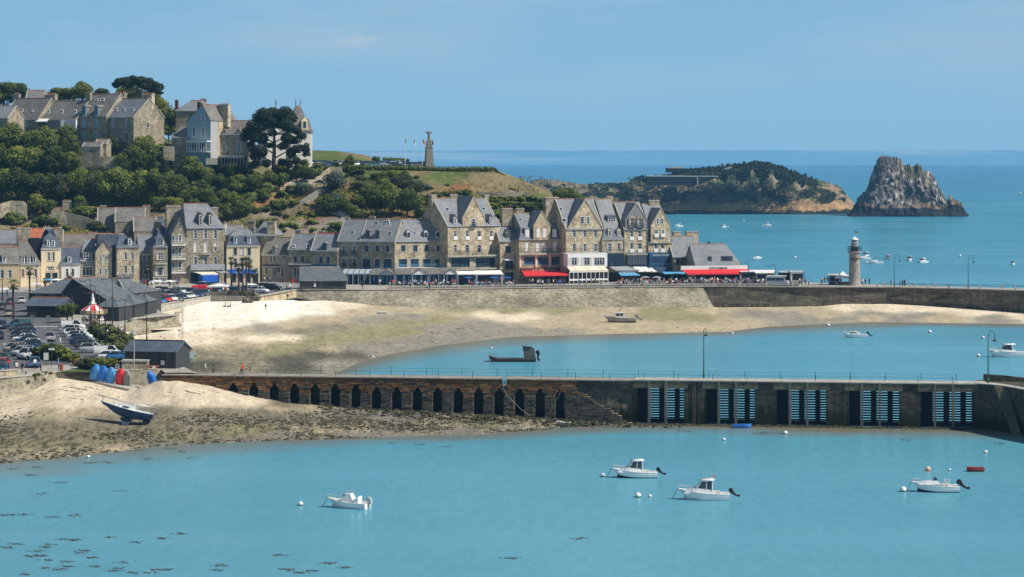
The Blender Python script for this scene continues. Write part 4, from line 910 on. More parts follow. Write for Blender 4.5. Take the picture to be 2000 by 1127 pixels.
pavilion('terrace_pavilion', 'blue boarded dining pavilion with slate roof and two white pediments', 648, 771.5, 894, 523, 536.2, 556, [(804.5, 837, 525.5), (867, 896.5, 526)], M_slateo, th=9)
pavilion('terrace_pavilion', 'shaded dining pavilion with one grey pediment below the hotel', 649, 722, 770.5, 525, 536.5, 556, [(741, 770.5, 526)], M_slateo, th=-8)
def pergola(name, label, Y, x0, x1, yt, yb, m, th=0, D=4, n=5):
    f = Fr(x0, Y, radians(th)); r = thing(name, label, 'pergola', f.O, radians(th), None, (x0+x1)/2); W = f.u(x1); ze = f.z(yb); zt = f.z(yt, D)
    for i in range(n):
        a = MB(); a.prism([(W*i/n+.1, 0, ze), (W*(i+1)/n-.1, 0, ze), (W*(i+1)/n-.1, D, zt), (W*i/n+.1, D, zt)], (0, 0, .08)); a.obj('canopy_panel', m, r)
    p = MB()
    for i in range(n+1): p.box(W*i/n-.07, 0, 0, W*i/n+.07, .14, ze); p.box(W*i/n-.05, D-.1, 0, W*i/n+.05, D, zt)
    p.box(0, 0, ze-.15, W, .1, ze); p.obj('frame', M_zinc, r); b = MB(); b.box(0, D+.1, 0, W, D+.2, zt); b.obj('back_wall', M_navy, r); return r
pergola('glass_pergola', 'light grey panelled pergola under the shaded hotel end', 650, 667, 722, 526, 534.5, M_zinc, -4)
pergola('terrace_awning', 'white canvas terrace roof below the tall gabled building', 648, 893, 932, 530, 536, M_whitec, 12, 3.5, 1)
pergola('terrace_awning', 'second white canvas terrace roof in front of the narrow house', 650, 930, 984, 529, 536, M_whitec, 12, 3.5, 1)
a = House('grey_house', 'plain grey rendered house with a green dormer at the road corner', 512, 563, 668, -16, 497, 463, 9, M_renderg, M_slateo, wins=[('l', 500, 513, (530, 536.5), 2.2), ('n', 500.5, 506.5, (554,), 1.8), ('l', 522, 540, (536.5,), 4.5), ('n', 522, 532, (544.5,), 2.5), ('l', 522, 535, (521,), 3), ('g', 522, 541, (551.5,), 2)], base=QZ+1)
a.dormer(535, 2.4, 484, 494, 'l', roofm=M_slateo, front=M_renderg, rise=1.0); a.slab('sign_board', 513, 545, 516.5, 519.5, -.3, -.01, M_navy); a.chimney(577, 587, 449, 458, 5, pots=0)
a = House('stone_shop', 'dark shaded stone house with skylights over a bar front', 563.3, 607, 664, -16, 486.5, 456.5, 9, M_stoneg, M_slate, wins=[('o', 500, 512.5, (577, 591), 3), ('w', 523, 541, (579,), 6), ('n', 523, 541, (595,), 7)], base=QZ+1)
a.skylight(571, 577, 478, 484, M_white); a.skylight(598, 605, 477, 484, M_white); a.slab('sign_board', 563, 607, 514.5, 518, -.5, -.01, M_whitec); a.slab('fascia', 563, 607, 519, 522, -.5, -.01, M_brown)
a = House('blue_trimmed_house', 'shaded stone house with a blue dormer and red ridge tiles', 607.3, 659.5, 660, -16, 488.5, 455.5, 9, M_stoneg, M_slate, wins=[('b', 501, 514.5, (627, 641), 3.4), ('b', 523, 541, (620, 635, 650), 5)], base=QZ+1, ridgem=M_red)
a.dormer(634, 3.2, 477, 489, 'b', roofm=M_slateo, front=M_blue); a.chimney(623, 631, 451, 460, 4.5, pots=0); a.slab('fascia', 608, 657, 516, 520, -.4, -.01, M_blue)
a = House('tower_house', 'tall grey stone house with slate roof behind the cream hotel', 497, 538, 672, -10, 459, 432, 8, M_stoneg, M_slate, hl=1.5, hr=2.2, base=QZ+1)
a.chimney(521.5, 537, 432, 470, .2, pots=0, m=M_stone, dep=1.6); a.chimney(484, 497, 431, 440, 5, pots=0); a.dormer(494, 2, 448, 455, 'w')
a = House('small_slate_house', 'low slate roofed house peeping over the cream hotel', 440, 470, 672, 0, 458, 439, 7, M_stoneg, M_slate, base=QZ+1); a.chimney(437, 441, 434, 445, 2, pots=1, m=M_renderw)
c = House('cream_hotel', 'cream rendered hotel with blue shopfront signs behind the palms', 442.5, 507.5, 660, 10, 479.5, 446, 9, M_render, M_slate, hl=2, hr=2, mans=460.5, wins=[('g', 484.5, 498, (459.5, 486.5), 3.0), ('s', 484.5, 498, (472.6,), 3), ('w', 505, 523, (459.5, 472.6, 486.5), 3.2), ('n', 534, 552, (456, 470, 485, 499), 5)], trim=True)
for x in (459.3, 486.3): c.dormer(x, 2.5, 464, 474.5, 'w', style='shed', front=M_white)
c.slab('sign_board', 445, 501.5, 526.5, 534, -.6, -.01, mat('sign_blue', (.02, .12, .55), .5, .05, 1)); c.sign('Duguay-Trouin', 458, 475, 529.5, 532.5, -.6, M_white)
c.slab('side_wall', 438, 442.4, 479.5, 552, .1, 8.9, M_dark)  # near-black instead of cream render: the side's shade is painted in
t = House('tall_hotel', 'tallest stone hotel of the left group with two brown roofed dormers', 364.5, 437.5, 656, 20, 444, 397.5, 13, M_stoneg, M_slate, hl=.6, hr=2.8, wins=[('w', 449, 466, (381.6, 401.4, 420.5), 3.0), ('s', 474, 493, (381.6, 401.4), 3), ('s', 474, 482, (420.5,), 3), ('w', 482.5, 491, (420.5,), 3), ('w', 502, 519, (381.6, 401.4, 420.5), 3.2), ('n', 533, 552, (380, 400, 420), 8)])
for x in (392, 411.3): t.dormer(x, 2.6, 421, 439, 'w', roofm=M_slateo, rise=1.3)
t.chimney(325, 353, 402, 440, 8, pots=5, m=M_stoneg, dep=1.5); t.chimney(404, 426, 405, 440, 9, pots=2, m=M_stoneg, dep=1.5)
t.balcony(373, 439, 516.5, 524.5, 1.4, .3, M_conc, mat('glass_rail', (.35, .37, .38), .3, .1, 1), solid=True)
t.balcony(396, 412, 490, 496, .8, .2, M_conc, M_whitec)
t.awning(366, 411, 528, 537.5, -4.6, -.4, M_cream, (393, 427), .2); t.awning(411.5, 434, 528, 534, -4.6, -.4, M_greyc, (428, 448), .2)
t.slab('kiosk_front', 396, 426, 538.5, 551, -5.5, -1.5, mat('sign_blue')); 
t2 = ghouse('gabled_balcony_house', 'narrow gabled stone house with three white rounded balconies', 335.5, 364, 352, 427, 458, 458, 655, 14, 11, M_stoneg, M_slate, [('w', 458, 474, (351.5,), 3.6), ('w', 484, 501, (351.5,), 3.4), ('w', 511, 528, (351.5,), 3.4), ('l', 460, 474, (338.5,), 2.2), ('l', 485, 501, (338.5,), 2.2), ('l', 512, 528, (338.5,), 2.2), ('n', 436, 442, (352.5,), 1.2)])
for y0, y1 in ((469, 479.5), (496, 506.5), (523, 533.5)): t2.balcony(335.5, 363.5, y0, y1-1.5, 1.3, .25, M_white, M_whitec, solid=False)
t2b = House('slate_hipped_house', 'dark slate hipped roof house left of the balconies', 300, 335, 664, 12, 458, 422, 9, M_stoneg, M_slated, hl=1.5, hr=2.0)
t2b.chimney(303, 315, 433, 452, .3, m=M_stoneg, pots=3, dep=5)
t3 = House('mansard_shop_house', 'narrow house with slate mansard and white shop windows', 299.5, 327.5, 652, 14, 482, 446.5, 10, M_stoneg, M_slated, hl=1, hr=1.5, mans=466.5, wins=[('w', 494, 507, (313.3,), 6.6), ('w', 522, 538, (313.5,), 9.5), ('w', 543, 556, (304, 318), 6)])
t3.dormer(312.5, 6.2, 469.5, 479, 'w', style='shed', front=M_white); t3.balcony(304, 326, 508, 513.5, .9, .4, M_conc, M_metal)
t3.slab('fascia', 303.5, 323, 519, 522, -.3, -.01, M_cream)
t4 = House('slate_hung_house', 'recessed grey house clad in slate behind a palm trunk', 272.8, 299.2, 655, 14, 495, 457, 9, M_slated, M_slate, wins=[('n', 499, 509, (282, 292), 2.5), ('n', 528, 536, (284, 293), 3), ('w', 545, 557, (285,), 6)])
t5 = House('square_stone_house', 'sunlit stone house with hipped roof and one white dormer', 228.3, 272.3, 648, 16, 481.5, 457.5, 10, M_stone, M_slated, hl=1.2, hr=3.2, wins=[('w', 493, 507, (245.3, 258.5), 2.7), ('w', 519, 533.5, (245.3, 258.5), 2.7), ('g', 543, 556, (237, 248), 4.5)], ridgem=M_zinc)
t5.dormer(253.2, 2.8, 467, 477.5, 'w', front=M_white); t5.slab('fascia', 231, 262, 536.5, 541, -.5, -.01, M_greyp); t5.slab('side_roof', 192, 228, 459, 478, 2, 9, M_slated)
t6 = ghouse('gabled_stone_house', 'small sunlit stone house with a plain pointed gable', 186.5, 218.5, 202.7, 470, 493, 493, 648, 14, 10, M_stone, M_slate, [('w', 497.5, 512, (197, 206.7), 2.3), ('w', 523.5, 537, (196.5, 206.8), 2.6)])
t7 = House('dormer_strip_house', 'grey slate roofed house with a wide strip of white windows', 156.2, 186.2, 649, 14, 508, 466.5, 10, M_renderg, M_slate, wins=[('w', 521.5, 537.5, (171,), 10)], hl=1.5)
t7.dormer(170.5, 8.5, 495, 505.5, 'w', style='shed', roofm=M_slateo)
t8 = House('white_cottage', 'low white rendered cottage with a single dormer', 119.5, 156, 646, 14, 514, 484, 9, M_renderw, M_slated, wins=[('w', 525, 540, (131, 142.5), 2.6)])
t8.dormer(135.5, 3.0, 502, 511.5, 'w', front=M_white)
t9 = House('cream_mansard_house', 'tall cream house with steep slate mansard and twin dormers', 80.5, 119, 645, 16, 485, 446.5, 10, M_render, M_slated, hl=2.5, hr=2.5, mans=465, wins=[('w', 493, 509.5, (95.4, 104.2), 2.2), ('w', 521, 528, (98.5,), 7), ('n', 533, 552, (94, 107), 5)], ridgem=M_zinc)
for x in (94.3, 103.9): t9.dormer(x, 2.5, 469.5, 482, 'w', front=M_white)
t9.slab('side_wall', 60, 80.3, 466, 552, 1.5, 9, M_dark); t9.chimney(33.5, 60, 445, 470, 6, m=M_stoneg, pots=4, dep=1.4); t9.chimney(114, 121.5, 444, 462, 7, m=M_stoneg, pots=2)  # side wall painted near-black to carry the shade of that side
t10 = House('cream_dormer_house', 'small cream house with three windows under a wide slate dormer', 40, 79.5, 640, 14, 514.5, 470.5, 10, M_render, M_slateo, hr=3, wins=[('w', 526, 541, (44.5, 57, 69), 2.4)])
for x in (45, 56, 67): t10.dormer(x, 2.6, 502.5, 513, 'w', style='shed', front=M_white)
t11 = House('ochre_house', 'ochre rendered house cut by the left edge of the view', -45, 39, 636, 14, 514, 483, 10, mat('ochre_render', (.52, .41, .25), .85, .1, .3), M_slateo, wins=[('w', 528, 543, (-25, -10, 4, 19), 3.6)])
for x in (-22, -6, 8): t11.dormer(x, 3.0, 503, 512, 'w', style='shed', front=M_white)
def back(label, xl, xr, Y, th, e, rg, D, roof=M_slateo, wall=M_stoneg, ch=(), sk=(), hl=0, hr=0, base=8):
    h = House('back_street_house', label, xl, xr, Y, th, e, rg, D, wall, roof, hl=hl, hr=hr, base=base, gutter=False, ov=.1)
    for c_ in ch: h.chimney(*c_[:4], pots=c_[4] if len(c_) > 4 else 2, m=wall)
    for s_ in sk: h.skylight(*s_)
    return h
back('light slate roofed house behind the ochre house at far left', -60, 33, 655, 10, 476, 449, 8, M_slate, ch=((10, 20, 446, 455),))
back('house with bright orange tile roof behind the cream mansard', 58, 86, 664, 10, 470, 446, 8, mat('orange_tiles', (.40, .13, .06), .8, .3, 1.5))
back('grey roofed house behind the white cottage', 84, 122, 665, 8, 472, 449, 8, ch=((85, 98, 443, 452),))
back('long low grey slate roof behind the gabled stone house', 122, 232, 668, 5, 490, 456.5, 9, ch=((172, 182, 455, 466, 1),), hr=2)
back('navy slate roofed house left of the square stone house', 188, 240, 660, 12, 482, 457, 8, M_slated)
back('old weathered slate roof stepping up the hill at left', 150, 200, 690, 6, 440, 405, 9, ch=((122, 139, 392, 410, 3), (145, 159, 398, 412, 2)), base=11)
back('weathered house with skylight among the hillside roofs', 190, 236, 684, 6, 452, 406, 10, ch=((196, 207, 401, 414, 0),), sk=((219, 223, 420, 424), (214, 219, 440, 446)), base=11)
back('slate house with a big glass dormer among the hillside roofs', 225, 282, 682, 6, 433, 405.5, 9, M_slateo, ch=((279, 293, 402, 424, 3),), sk=((273, 276, 422, 426),), base=11)
back('grey gabled house at the foot of the wooded slope', 262, 306, 678, 10, 452, 424, 8, M_slateo, ch=((264, 280, 432, 444, 4), (288, 305, 430, 440, 3)), base=11)
M_shedroof = mat('shed_slate', cols=[(.3, (.10, .115, .125)), (.7, (.15, .165, .175))], rough=.7, scale=.6, fine=2.5)
s1 = House('harbour_shed', 'black timber shed with light slate roof on the promenade wall', 586, 676, PZ(0, 566, QZ).y, 4, 546.5, 522, 8.0, M_timber, M_shedroof, hl=.0, hr=1.5, cat='shed', ridgem=M_conc, trim=False, ov=.5, wins=[('g', 549, 562, (627,), 1.6)], gutter=False)
s1.slab('notice', 613, 617, 552.5, 560, -.1, -.02, M_white)
s2 = House('timber_shed', 'long tarred timber shed beside the start of the near jetty', 243.5, 343, PZ(0, 718, QZ).y, -14, 684.5, 665, 6.2, M_timber, M_slated, cat='shed', trim=False, ov=.3, wins=[('g', 687, 716, (327.5,), 3.6), ('n', 688, 712, (298,), 7)], gutter=False, ridgem=M_metal)
s2.slab('notice', 314, 321, 704, 713, -.1, -.02, M_renderw)
fy = PZ(0, 613, QZ).y
ghouse('fish_market_hall', 'large tarred timber market hall with tall lopsided gable', 122, 232, 142, 545.5, 571, 600, fy, -28, 10.5, M_timber, M_shedroof, cat='market hall')
m2 = House('fish_market_wing', 'timber wing with hipped slate roof left of the market gable', 56, 124, fy+6, -12, 572, 544, 12, M_timber, M_shedroof, hl=5.5, hr=0, cat='market hall', trim=False, gutter=False, wins=[('g', 573, 581, (76, 101), 9)])
m3 = House('lean_to_shelter', 'open fronted timber shelter with low slate roof', 53, 122, PZ(0, 620, QZ).y, -8, 597, 581, 7, M_timber, M_slated, cat='shelter', trim=False, gutter=False)
m3.slab('opening', 76, 108, 599, 620, -.1, -.02, M_dark)
m4 = House('fish_market_wing', 'rear timber wing with a pointed white trimmed gable window', 188, 262, fy+8, -20, 571, 543, 12, M_timber, M_shedroof, hl=0, hr=6, cat='market hall', trim=False, gutter=False)
m4.fgable(218, 246, 547, 573, [('g', 556, 570, (232,), 4)], wall=M_timber)
m5 = House('market_kiosk', 'low timber kiosk with hipped roof on the bastion, nearer one', 189, 232, PZ(0, 627, QZ).y, -14, 598.5, 580, 7, M_timber, M_shedroof, hl=1.5, hr=2.5, cat='kiosk', zb=-.6, trim=False, gutter=False, wins=[('g', 603, 622, (224,), 3)])
m6 = House('market_kiosk', 'timber kiosk with hipped roof and red doors on the bastion', 232.5, 262, PZ(0, 621, QZ).y, -10, 594, 577, 7, M_timber, M_shedroof, hl=1, hr=2.5, cat='kiosk', zb=-.6, trim=False, gutter=False, wins=[('w', 599, 617, (256,), 3), ('g', 600, 617, (240,), 3.5)])
m7 = House('market_kiosk', 'open timber kiosk on posts at the right end of the bastion', 248, 288, PZ(0, 614.5, QZ).y, -8, 588.5, 571, 7, M_timber, M_shedroof, hl=2.5, hr=2.5, cat='kiosk', zb=-.6, trim=False, gutter=False, wins=[('g', 593, 612, (262, 275), 4)])
HR = [(672, [(-300, 540), (1160, 540)]),
      (683, [(-300, 452), (0, 452), (200, 455), (300, 446), (450, 450), (560, 452), (640, 450), (700, 455), (740, 440), (860, 432), (1000, 432), (1160, 442)]),
      (694, [(-300, 425), (0, 425), (200, 425), (300, 415), (450, 420), (600, 420), (700, 410), (850, 400), (1000, 395), (1060, 400), (1160, 425)]),
      (706, [(-300, 385), (0, 385), (150, 372), (300, 375), (450, 378), (600, 372), (700, 360), (850, 360), (970, 366), (1050, 376), (1120, 402), (1160, 415)]),
      (720, [(-300, 320), (0, 318), (150, 318), (300, 330), (420, 345), (560, 345), (700, 334), (965, 338), (1030, 358), (1060, 368), (1120, 395), (1160, 415)]),
      (728, [(-300, 292), (0, 288), (300, 296), (340, 306), (420, 322), (560, 336), (620, 328), (700, 327), (965, 331), (1020, 352), (1060, 368), (1120, 393), (1160, 418)]),
      (760, [(-300, 258), (0, 262), (300, 275), (420, 302), (560, 320), (700, 322), (965, 335), (1020, 356), (1080, 380), (1160, 425)]),
      (840, [(-300, 250), (0, 256), (300, 262), (420, 296), (560, 300), (615, 293), (660, 295), (705, 301), (740, 313), (965, 342), (1080, 400), (1160, 440)]),
      (950, [(-300, 262), (420, 300), (700, 318), (965, 350), (1160, 460)])]
GRASS = (.10, .135, .035); DRYG = (.205, .165, .085); ROCK = (.24, .20, .155); RUST = (.22, .115, .05); SCRUB = (.045, .06, .018); PATH = (.42, .36, .27)
HB = [(0, 300, SCRUB, 0), (200, 320, SCRUB, 0), (100, 380, SCRUB, 0), (300, 380, SCRUB, 0), (60, 410, RUST, 0), (150, 430, RUST, 0), (20, 440, DRYG, 0), (120, 420, ROCK, 0), (40, 398, ROCK, 0), (130, 312, SCRUB, 0), (240, 340, GRASS, 0), (330, 330, GRASS, 0), (400, 350, SCRUB, 0), (480, 370, GRASS, 0), (480, 400, SCRUB, 0), (520, 400, RUST, 0), (560, 400, DRYG, 0), (600, 385, RUST, 0), (550, 420, ROCK, 0), (600, 420, RUST, 0), (520, 432, DRYG, 0), (640, 400, DRYG, 0), (640, 430, ROCK, 0), (560, 440, ROCK, 0),
      (600, 360, PATH, 0), (620, 375, RUST, 0), (660, 370, RUST, 0), (700, 395, RUST, 0), (720, 380, RUST, 0), (700, 342, GRASS, 0), (740, 345, GRASS, 0), (780, 345, GRASS, 0), (820, 340, DRYG, 0), (850, 345, GRASS, 0), (900, 340, GRASS, 0), (940, 340, DRYG, 0), (980, 345, DRYG, 0), (840, 362, DRYG, 0), (880, 355, GRASS, 0), (920, 352, DRYG, 0), (900, 368, RUST, 0), (960, 360, DRYG, 0), (940, 375, DRYG, 0), (1000, 365, DRYG, 0), (1030, 372, DRYG, 0), (1000, 378, ROCK, 0), (960, 385, SCRUB, 0), (1060, 385, GRASS, 0), (1090, 390, PATH, 0), (1000, 395, GRASS, 0), (1060, 405, GRASS, 0), (860, 385, DRYG, 0), (830, 400, RUST, 0), (900, 385, SCRUB, 0), (640, 300, GRASS, 0), (690, 302, DRYG, 0), (660, 308, GRASS, 0), (720, 325, GRASS, 0), (800, 325, GRASS, 0)]
M_hill = vcmat('hillside', fine=.55, amt=.40, scale2=.12, bump=.6)
def hs(px): return interp([(450, 0), (772, 10), (1160, 26)], px)
def hline(i): return lambda px: PY(px, interp(HR[i][1], px), HR[i][0]+hs(px))
loft('hill', list(range(-300, 1161, 7)), [hline(i) for i in range(len(HR))], M_hill, 7,
     lambda p, px, k: p+Vector((fbm(p.x*.1, p.z*.1, 5)*.8, -abs(fbm(p.x*.07, p.y*.09+p.z*.08, 2))*3.2*(1 if 1 < k < 4.2 else .3), (fbm(p.x*.06, p.y*.06)*1.2+fbm(p.x*.3, p.y*.3)*.3)*(1 if 1 < k < 4 else .12))), blobcol(HB))
def hillY(px, py):
    for (Ya, la), (Yb, lb) in zip(HR, HR[1:]):
        a, b = interp(la, px), interp(lb, px)
        if b <= py <= a: return (lerp(Ya, Yb, (a-py)/(a-b)) if a > b else Ya)+hs(px)
    return 728
def onhill(px, py, Y=None): return PY(px, py, Y or hillY(px, py))
def island(name, label, cat, Y, base, sil, depth, m, amp, fr, nx=170, ny=26, colf=None, prof=None, base2=None):
    """sil: skyline rows; front slope runs from the waterline up to it"""
    x0, x1 = sil[0][0], sil[-1][0]; rows = []; cols = []; zb = 0
    s = Y/F
    for j in range(ny+8):
        t = min(1, j/ny); r = []
        for i in range(nx+1):
            px = lerp(x0, x1, i/nx); yt = interp(sil, px)+fbm(px*fr*8/1.0, 2.0)*amp*.5
            e = min(1, (px-x0)/8, (x1-px)/8)
            hz = max(0.01, (base-yt)*s*e); pf = prof(t) if prof else t**.8
            y = Y+depth*t+(j-ny)*8*(j > ny); hz *= 1; z = lerp(0, H-(base-hz/s-HY)*y/F, pf)*e if j <= ny else hz*(1-(j-ny)/7*1.05)
            X = (px-1000)*y/F
            if 0 < j <= ny:
                n = fbm(X*fr, z*fr*1.2, y*fr, 5); n2 = abs(fbm(X*fr*2.7, z*fr*2.2, 4.4, 4)); y -= (n*amp*1.6+n2*amp*1.6)*s*e*sin(pi*min(1, t*1.0+.08)); X += fbm(z*fr*2, X*fr, 9)*amp*.5*s*e*(t < 1)
            p = Vector((X, y, z-.2 if j == 0 else z)); r.append(p)
            cols.append(colf(px, base-(z/s), t, X, z) if colf else (.3, .3, .3))
        rows.append(r)
    mb = MB(); mb.rows(rows); o = mb.obj(name, m, None, True, cols); tag(o, label, cat, px=(x0+x1)/2); return o
def mixt(a, b, t): t = max(0, min(1, t)); return tuple(lerp(p, q, t) for p, q in zip(a, b))
IR = (.235, .165, .105); IO = (.38, .235, .105); IG = (.085, .10, .035); ID = (.025, .03, .028); IT = (.022, .035, .022)
def icol(px, py, t, X, z):
    n = fbm(X*.035, z*.10, 3); n2 = fbm(X*.12, z*.22, 8)
    if z < 2.8+n2*1.6: return ID
    if z < 9.5+n2*4: return mixt(IO, IR, n2+.35)
    c = mixt(IR, IG, (n+.28)*2.4); c = mixt(c, IT, (n2-.02)*3+(.5 if z > 24+n*14 else 0)); return mixt(c, ROCK, n2*-1.5-.1)
def rcol(px, py, t, X, z):
    n = fbm(X*.05, z*.08, 3); n2 = fbm(X*.22, z*.18, 8, 5)
    if z < 5.5+n*3: return (.022, .026, .03)
    if z < 8+n*3: return mixt(IR, (.06, .06, .06), n2+.4)
    c = mixt((.075, .072, .072), (.22, .18, .14), (n2+n*.5+.12)*2.2); c = mixt(c, (.36, .35, .34), (fbm(X*.4, z*.3, 1)-.22)*3*(1 if 8 < z < 34 else .3)); return mixt(c, (.10, .09, .05), (n-.22)*2)
M_isl = vcmat('island_rock', fine=.16, amt=.42, scale2=.05, bump=1.0)
island('headland', 'long low rocky headland with scrub behind the gabled restaurants', 'headland', 1850, 416, [(1010, 372), (1040, 353), (1060, 350), (1090, 352), (1120, 357), (1140, 360), (1180, 358), (1220, 356), (1250, 350), (1300, 362), (1360, 385), (1400, 412)], 60, M_isl, 6, .03, colf=lambda px, py, t, X, z: mixt(icol(px, py, t, X, z), (.21, .17, .12), .35))
island('fort_island', 'wooded rocky island with a stone fort terrace on top', 'island', 1770, 418.8, [(1160, 395), (1200, 380), (1238, 352), (1262, 347), (1300, 346), (1345, 333), (1380, 332), (1420, 326), (1460, 323), (1480, 320), (1500, 322), (1530, 330), (1560, 342), (1585, 351), (1600, 352), (1618, 356), (1640, 364), (1652, 378), (1664, 392), (1676, 408)], 70, M_isl, 7, .032, nx=260, ny=44, colf=icol)
island('sea_rock', 'tall jagged bare rock stack rising from the sea', 'rock', 1700, 423.5, [(1655, 420), (1668, 402), (1676, 388), (1685, 378), (1694, 368), (1700, 345), (1708, 326), (1716, 312), (1720, 304), (1732, 305), (1748, 307), (1759, 311), (1764, 324), (1768, 323), (1776, 321), (1782, 326), (1792, 320), (1799, 323), (1804, 335), (1814, 334), (1822, 342), (1829, 354), (1833, 366), (1843, 377), (1848, 392), (1853, 390), (1857, 381), (1862, 388), (1870, 393), (1878, 399), (1884, 412), (1893, 421)], 30, M_isl, 11, .055, nx=300, ny=70, colf=rcol, prof=lambda t: t**.85)
fo = thing('island_fort', 'grey fort walls and flat roofed barracks on the wooded island', 'fort', PY(1320, 352, 1762)); b = MB(); o_ = fo.location
def P_(px, py, Y=1762): return PY(px, py, Y)-o_
M_fort = mat('fort_stone', (.014, .02, .022), .95, .2, .1, fine=.6); M_fortl = mat('fort_coping', (.5, .48, .42), .9, .1, .3)
b.prism([P_(1264, 362), P_(1364, 362), P_(1404, 345.2), P_(1264, 344.6)], (0, 14, 0)); b.obj('rampart', M_fort, fo)
b = MB(); b.prism([P_(1264, 344.6), P_(1404, 345), P_(1404, 343.6), P_(1264, 343)], (0, 14.2, 0)); p = P_(1362.5, 363, 1761); b.prism([P_(1361.8, 363, 1761), P_(1363.2, 363, 1761), P_(1363.2, 345, 1761), P_(1361.8, 345, 1761)], (0, 1, 0)); b.obj('coping', M_fortl, fo)
b = MB(); b.prism([P_(1302, 337, 1775), P_(1345, 337, 1775), P_(1345, 329, 1775), P_(1302, 328.5, 1775)], (0, 12, 0)); b.obj('upper_rampart', M_fort, fo)
b = MB(); b.prism([P_(1306, 329, 1777), P_(1333, 329, 1777), P_(1333, 324.3, 1777), P_(1324, 324.3, 1777), P_(1322, 326, 1777), P_(1306, 326.5, 1777)], (0, 10, 0)); b.prism([P_(1414, 331, 1772), P_(1430, 331, 1772), P_(1430, 326, 1772), P_(1426, 326, 1772), P_(1418, 328.5, 1772)], (0, 10, 0)); b.obj('barracks', M_fortl, fo)
KT = -33
def KY(px): return 722+(315-px)*.085
k1 = House('hill_terrace_house', 'leftmost shaded stone house of the hilltop terrace', 6, 74, KY(6), KT, 233.5, 192.5, 11, M_stoneg, M_slateo, base=44, wins=[('w', 236, 246, (21,), 3.5), ('w', 236.5, 247.5, (43.5,), 9.5)])
for x in (30, 43, 63): k1.skylight(x-2, x+2, 212.5, 218.5, M_white)
k1.chimney(25, 37, 184, 200, pots=3)
k2 = House('hill_terrace_house', 'hilltop terrace house with a white awning over its door', 74.3, 148, KY(74), KT, 234, 197, 11, M_stoneg, M_slateo, base=44, wins=[('n', 238, 252, (88, 108), 4), ('w', 237, 251, (141,), 4)])
for x in (95, 121, 147): k2.skylight(x-2.6, x+2.6, 214.5, 222, M_white)
k2.chimney(86, 107, 185, 212, pots=6, dep=1.2); k2.awning(78, 96, 232, 239, -2.5, m=M_whitec, xs=(68, 92)); k2.slab('conservatory', 96, 118, 235, 262, -2.5, -.1, M_greyp); k2.slab('white_annex', 122, 148, 235, 258, -.6, -.02, M_renderw)
k3 = House('hill_terrace_house', 'hilltop terrace house with pale blue shutters and two dormers', 148.3, 208, KY(148), KT, 226.5, 184, 12, M_stoneg, M_slateo, base=44, wins=[('sl', 233, 249, (163, 187.5), 3.8), ('sl', 257, 277, (163, 187.5), 3.8)])
for x in (164, 188.5): k3.dormer(x, 3.2, 209, 223, 'l', front=M_lblue, roofm=M_slateo)
k3.chimney(167, 176, 181, 200, 4, pots=1); k3.chimney(218, 224, 183, 204, pots=0); k3.skylight(186, 192, 193, 197, M_white); k3.skylight(196, 204, 192, 197, M_white)
k4 = House('hill_terrace_house', 'right end stone house of the hilltop terrace with sunlit gable', 208.5, 261, KY(208), -42, 228.5, 193, 11.2, M_stoneg, M_slate, base=42, wins=[('w', 233, 247, (222, 246.5), 3), ('w', 260, 275, (222, 246.5), 4)])
for x in (228, 243, 260): k4.skylight(x-2, x+2, 211, 217, M_white)
k4.chimney(225, 243, 182, 202, 6.5, pots=6, dep=1.0); k4.chimney(276, 296, 184, 204, 6.5, pots=6, m=M_stone, dep=1.2)
wl = MB(); W4 = k4.W
g_ = Fr(0, 1, 0); 
def sidewin(h, y, z0, z1, hw, m=M_white, name='window'):
    W = h.W; f = MB(); f.box(W+.01, y-hw, z0, W+.10, y+hw, z1); o = f.obj(name, m, h.root); p = MB(); p.box(W+.101, y-hw+.1, z0+.1, W+.115, y+hw-.1, z1-.1); p.obj('pane', M_glass, o)
sidewin(k4, 5.2, 5.3, 6.9, .45)
ln_ = MB(); ln_.prism([(W4, 3.5, 2.4), (W4, 6.0, 2.4), (W4+1.0, 6.0, 1.2), (W4+1.0, 3.5, 1.2)], (0, 0, .1)); ln_.box(W4+.9, 3.5, -1, W4+1.0, 6.0, 1.2); ln_.obj('lean_to', M_whitec, k4.root)
a = House('slate_pavilion_house', 'light roofed house peeping above trees at the far left hilltop', 50, 84, 760, 0, 195, 176, 8, M_stoneg, M_slateo, base=44)
a = House('slate_cottage', 'pale roofed house cut by the left edge on the hilltop', -40, 15, 726, -20, 230, 207, 9, M_stoneg, M_slate, base=44)
a = House('garden_hut', 'small slate roofed garden hut below the terrace houses', 161, 196, 715, -10, 286, 278, 4, M_stoneg, M_slateo, base=38, trim=False, wins=[('w', 288, 293, (170,), 4)], gutter=False, cat='hut')
a = House('garden_wing', 'low wing with red door below the terrace houses', 186, 208, 717, -10, 281, 272, 4, M_stoneg, M_slateo, base=38, trim=False, gutter=False, cat='hut')
a = House('stone_outbuilding', 'stone outbuilding with pale slate roof left of the blue villa', 335, 365, 722, -12, 268, 246, 8, M_stoneg, M_slateo, hl=1.5, base=36, wins=[('w', 272, 281, (350,), 2)])
VB = mat('villa_blue', (.27, .37, .41), .8, .08, .8)
v = ghouse('blue_villa', 'pale blue gabled villa with white balcony on the hilltop', 365, 411, 396, 204.5, 237, 234, 722, -27, 13, VB, M_slateo, [('w', 248, 266, (379, 397), 2.8), ('n', 280, 293, (378, 396), 5), ('w', 223, 238.5, (396.5,), 2.8)], base=37)
sw = MB(); W = v.W; sw.box(W+.01, .0, -3, W+.06, 3.6, v.f.z(237)-.1); sw.obj('side_render', mat('villa_side', (.42, .42, .42), .9, .1), v.root); sw = MB(); sw.box(W+.01, 3.61, -3, W+.09, 12.9, v.f.z(237)-.1); sw.obj('side_stone', M_stone, v.root)
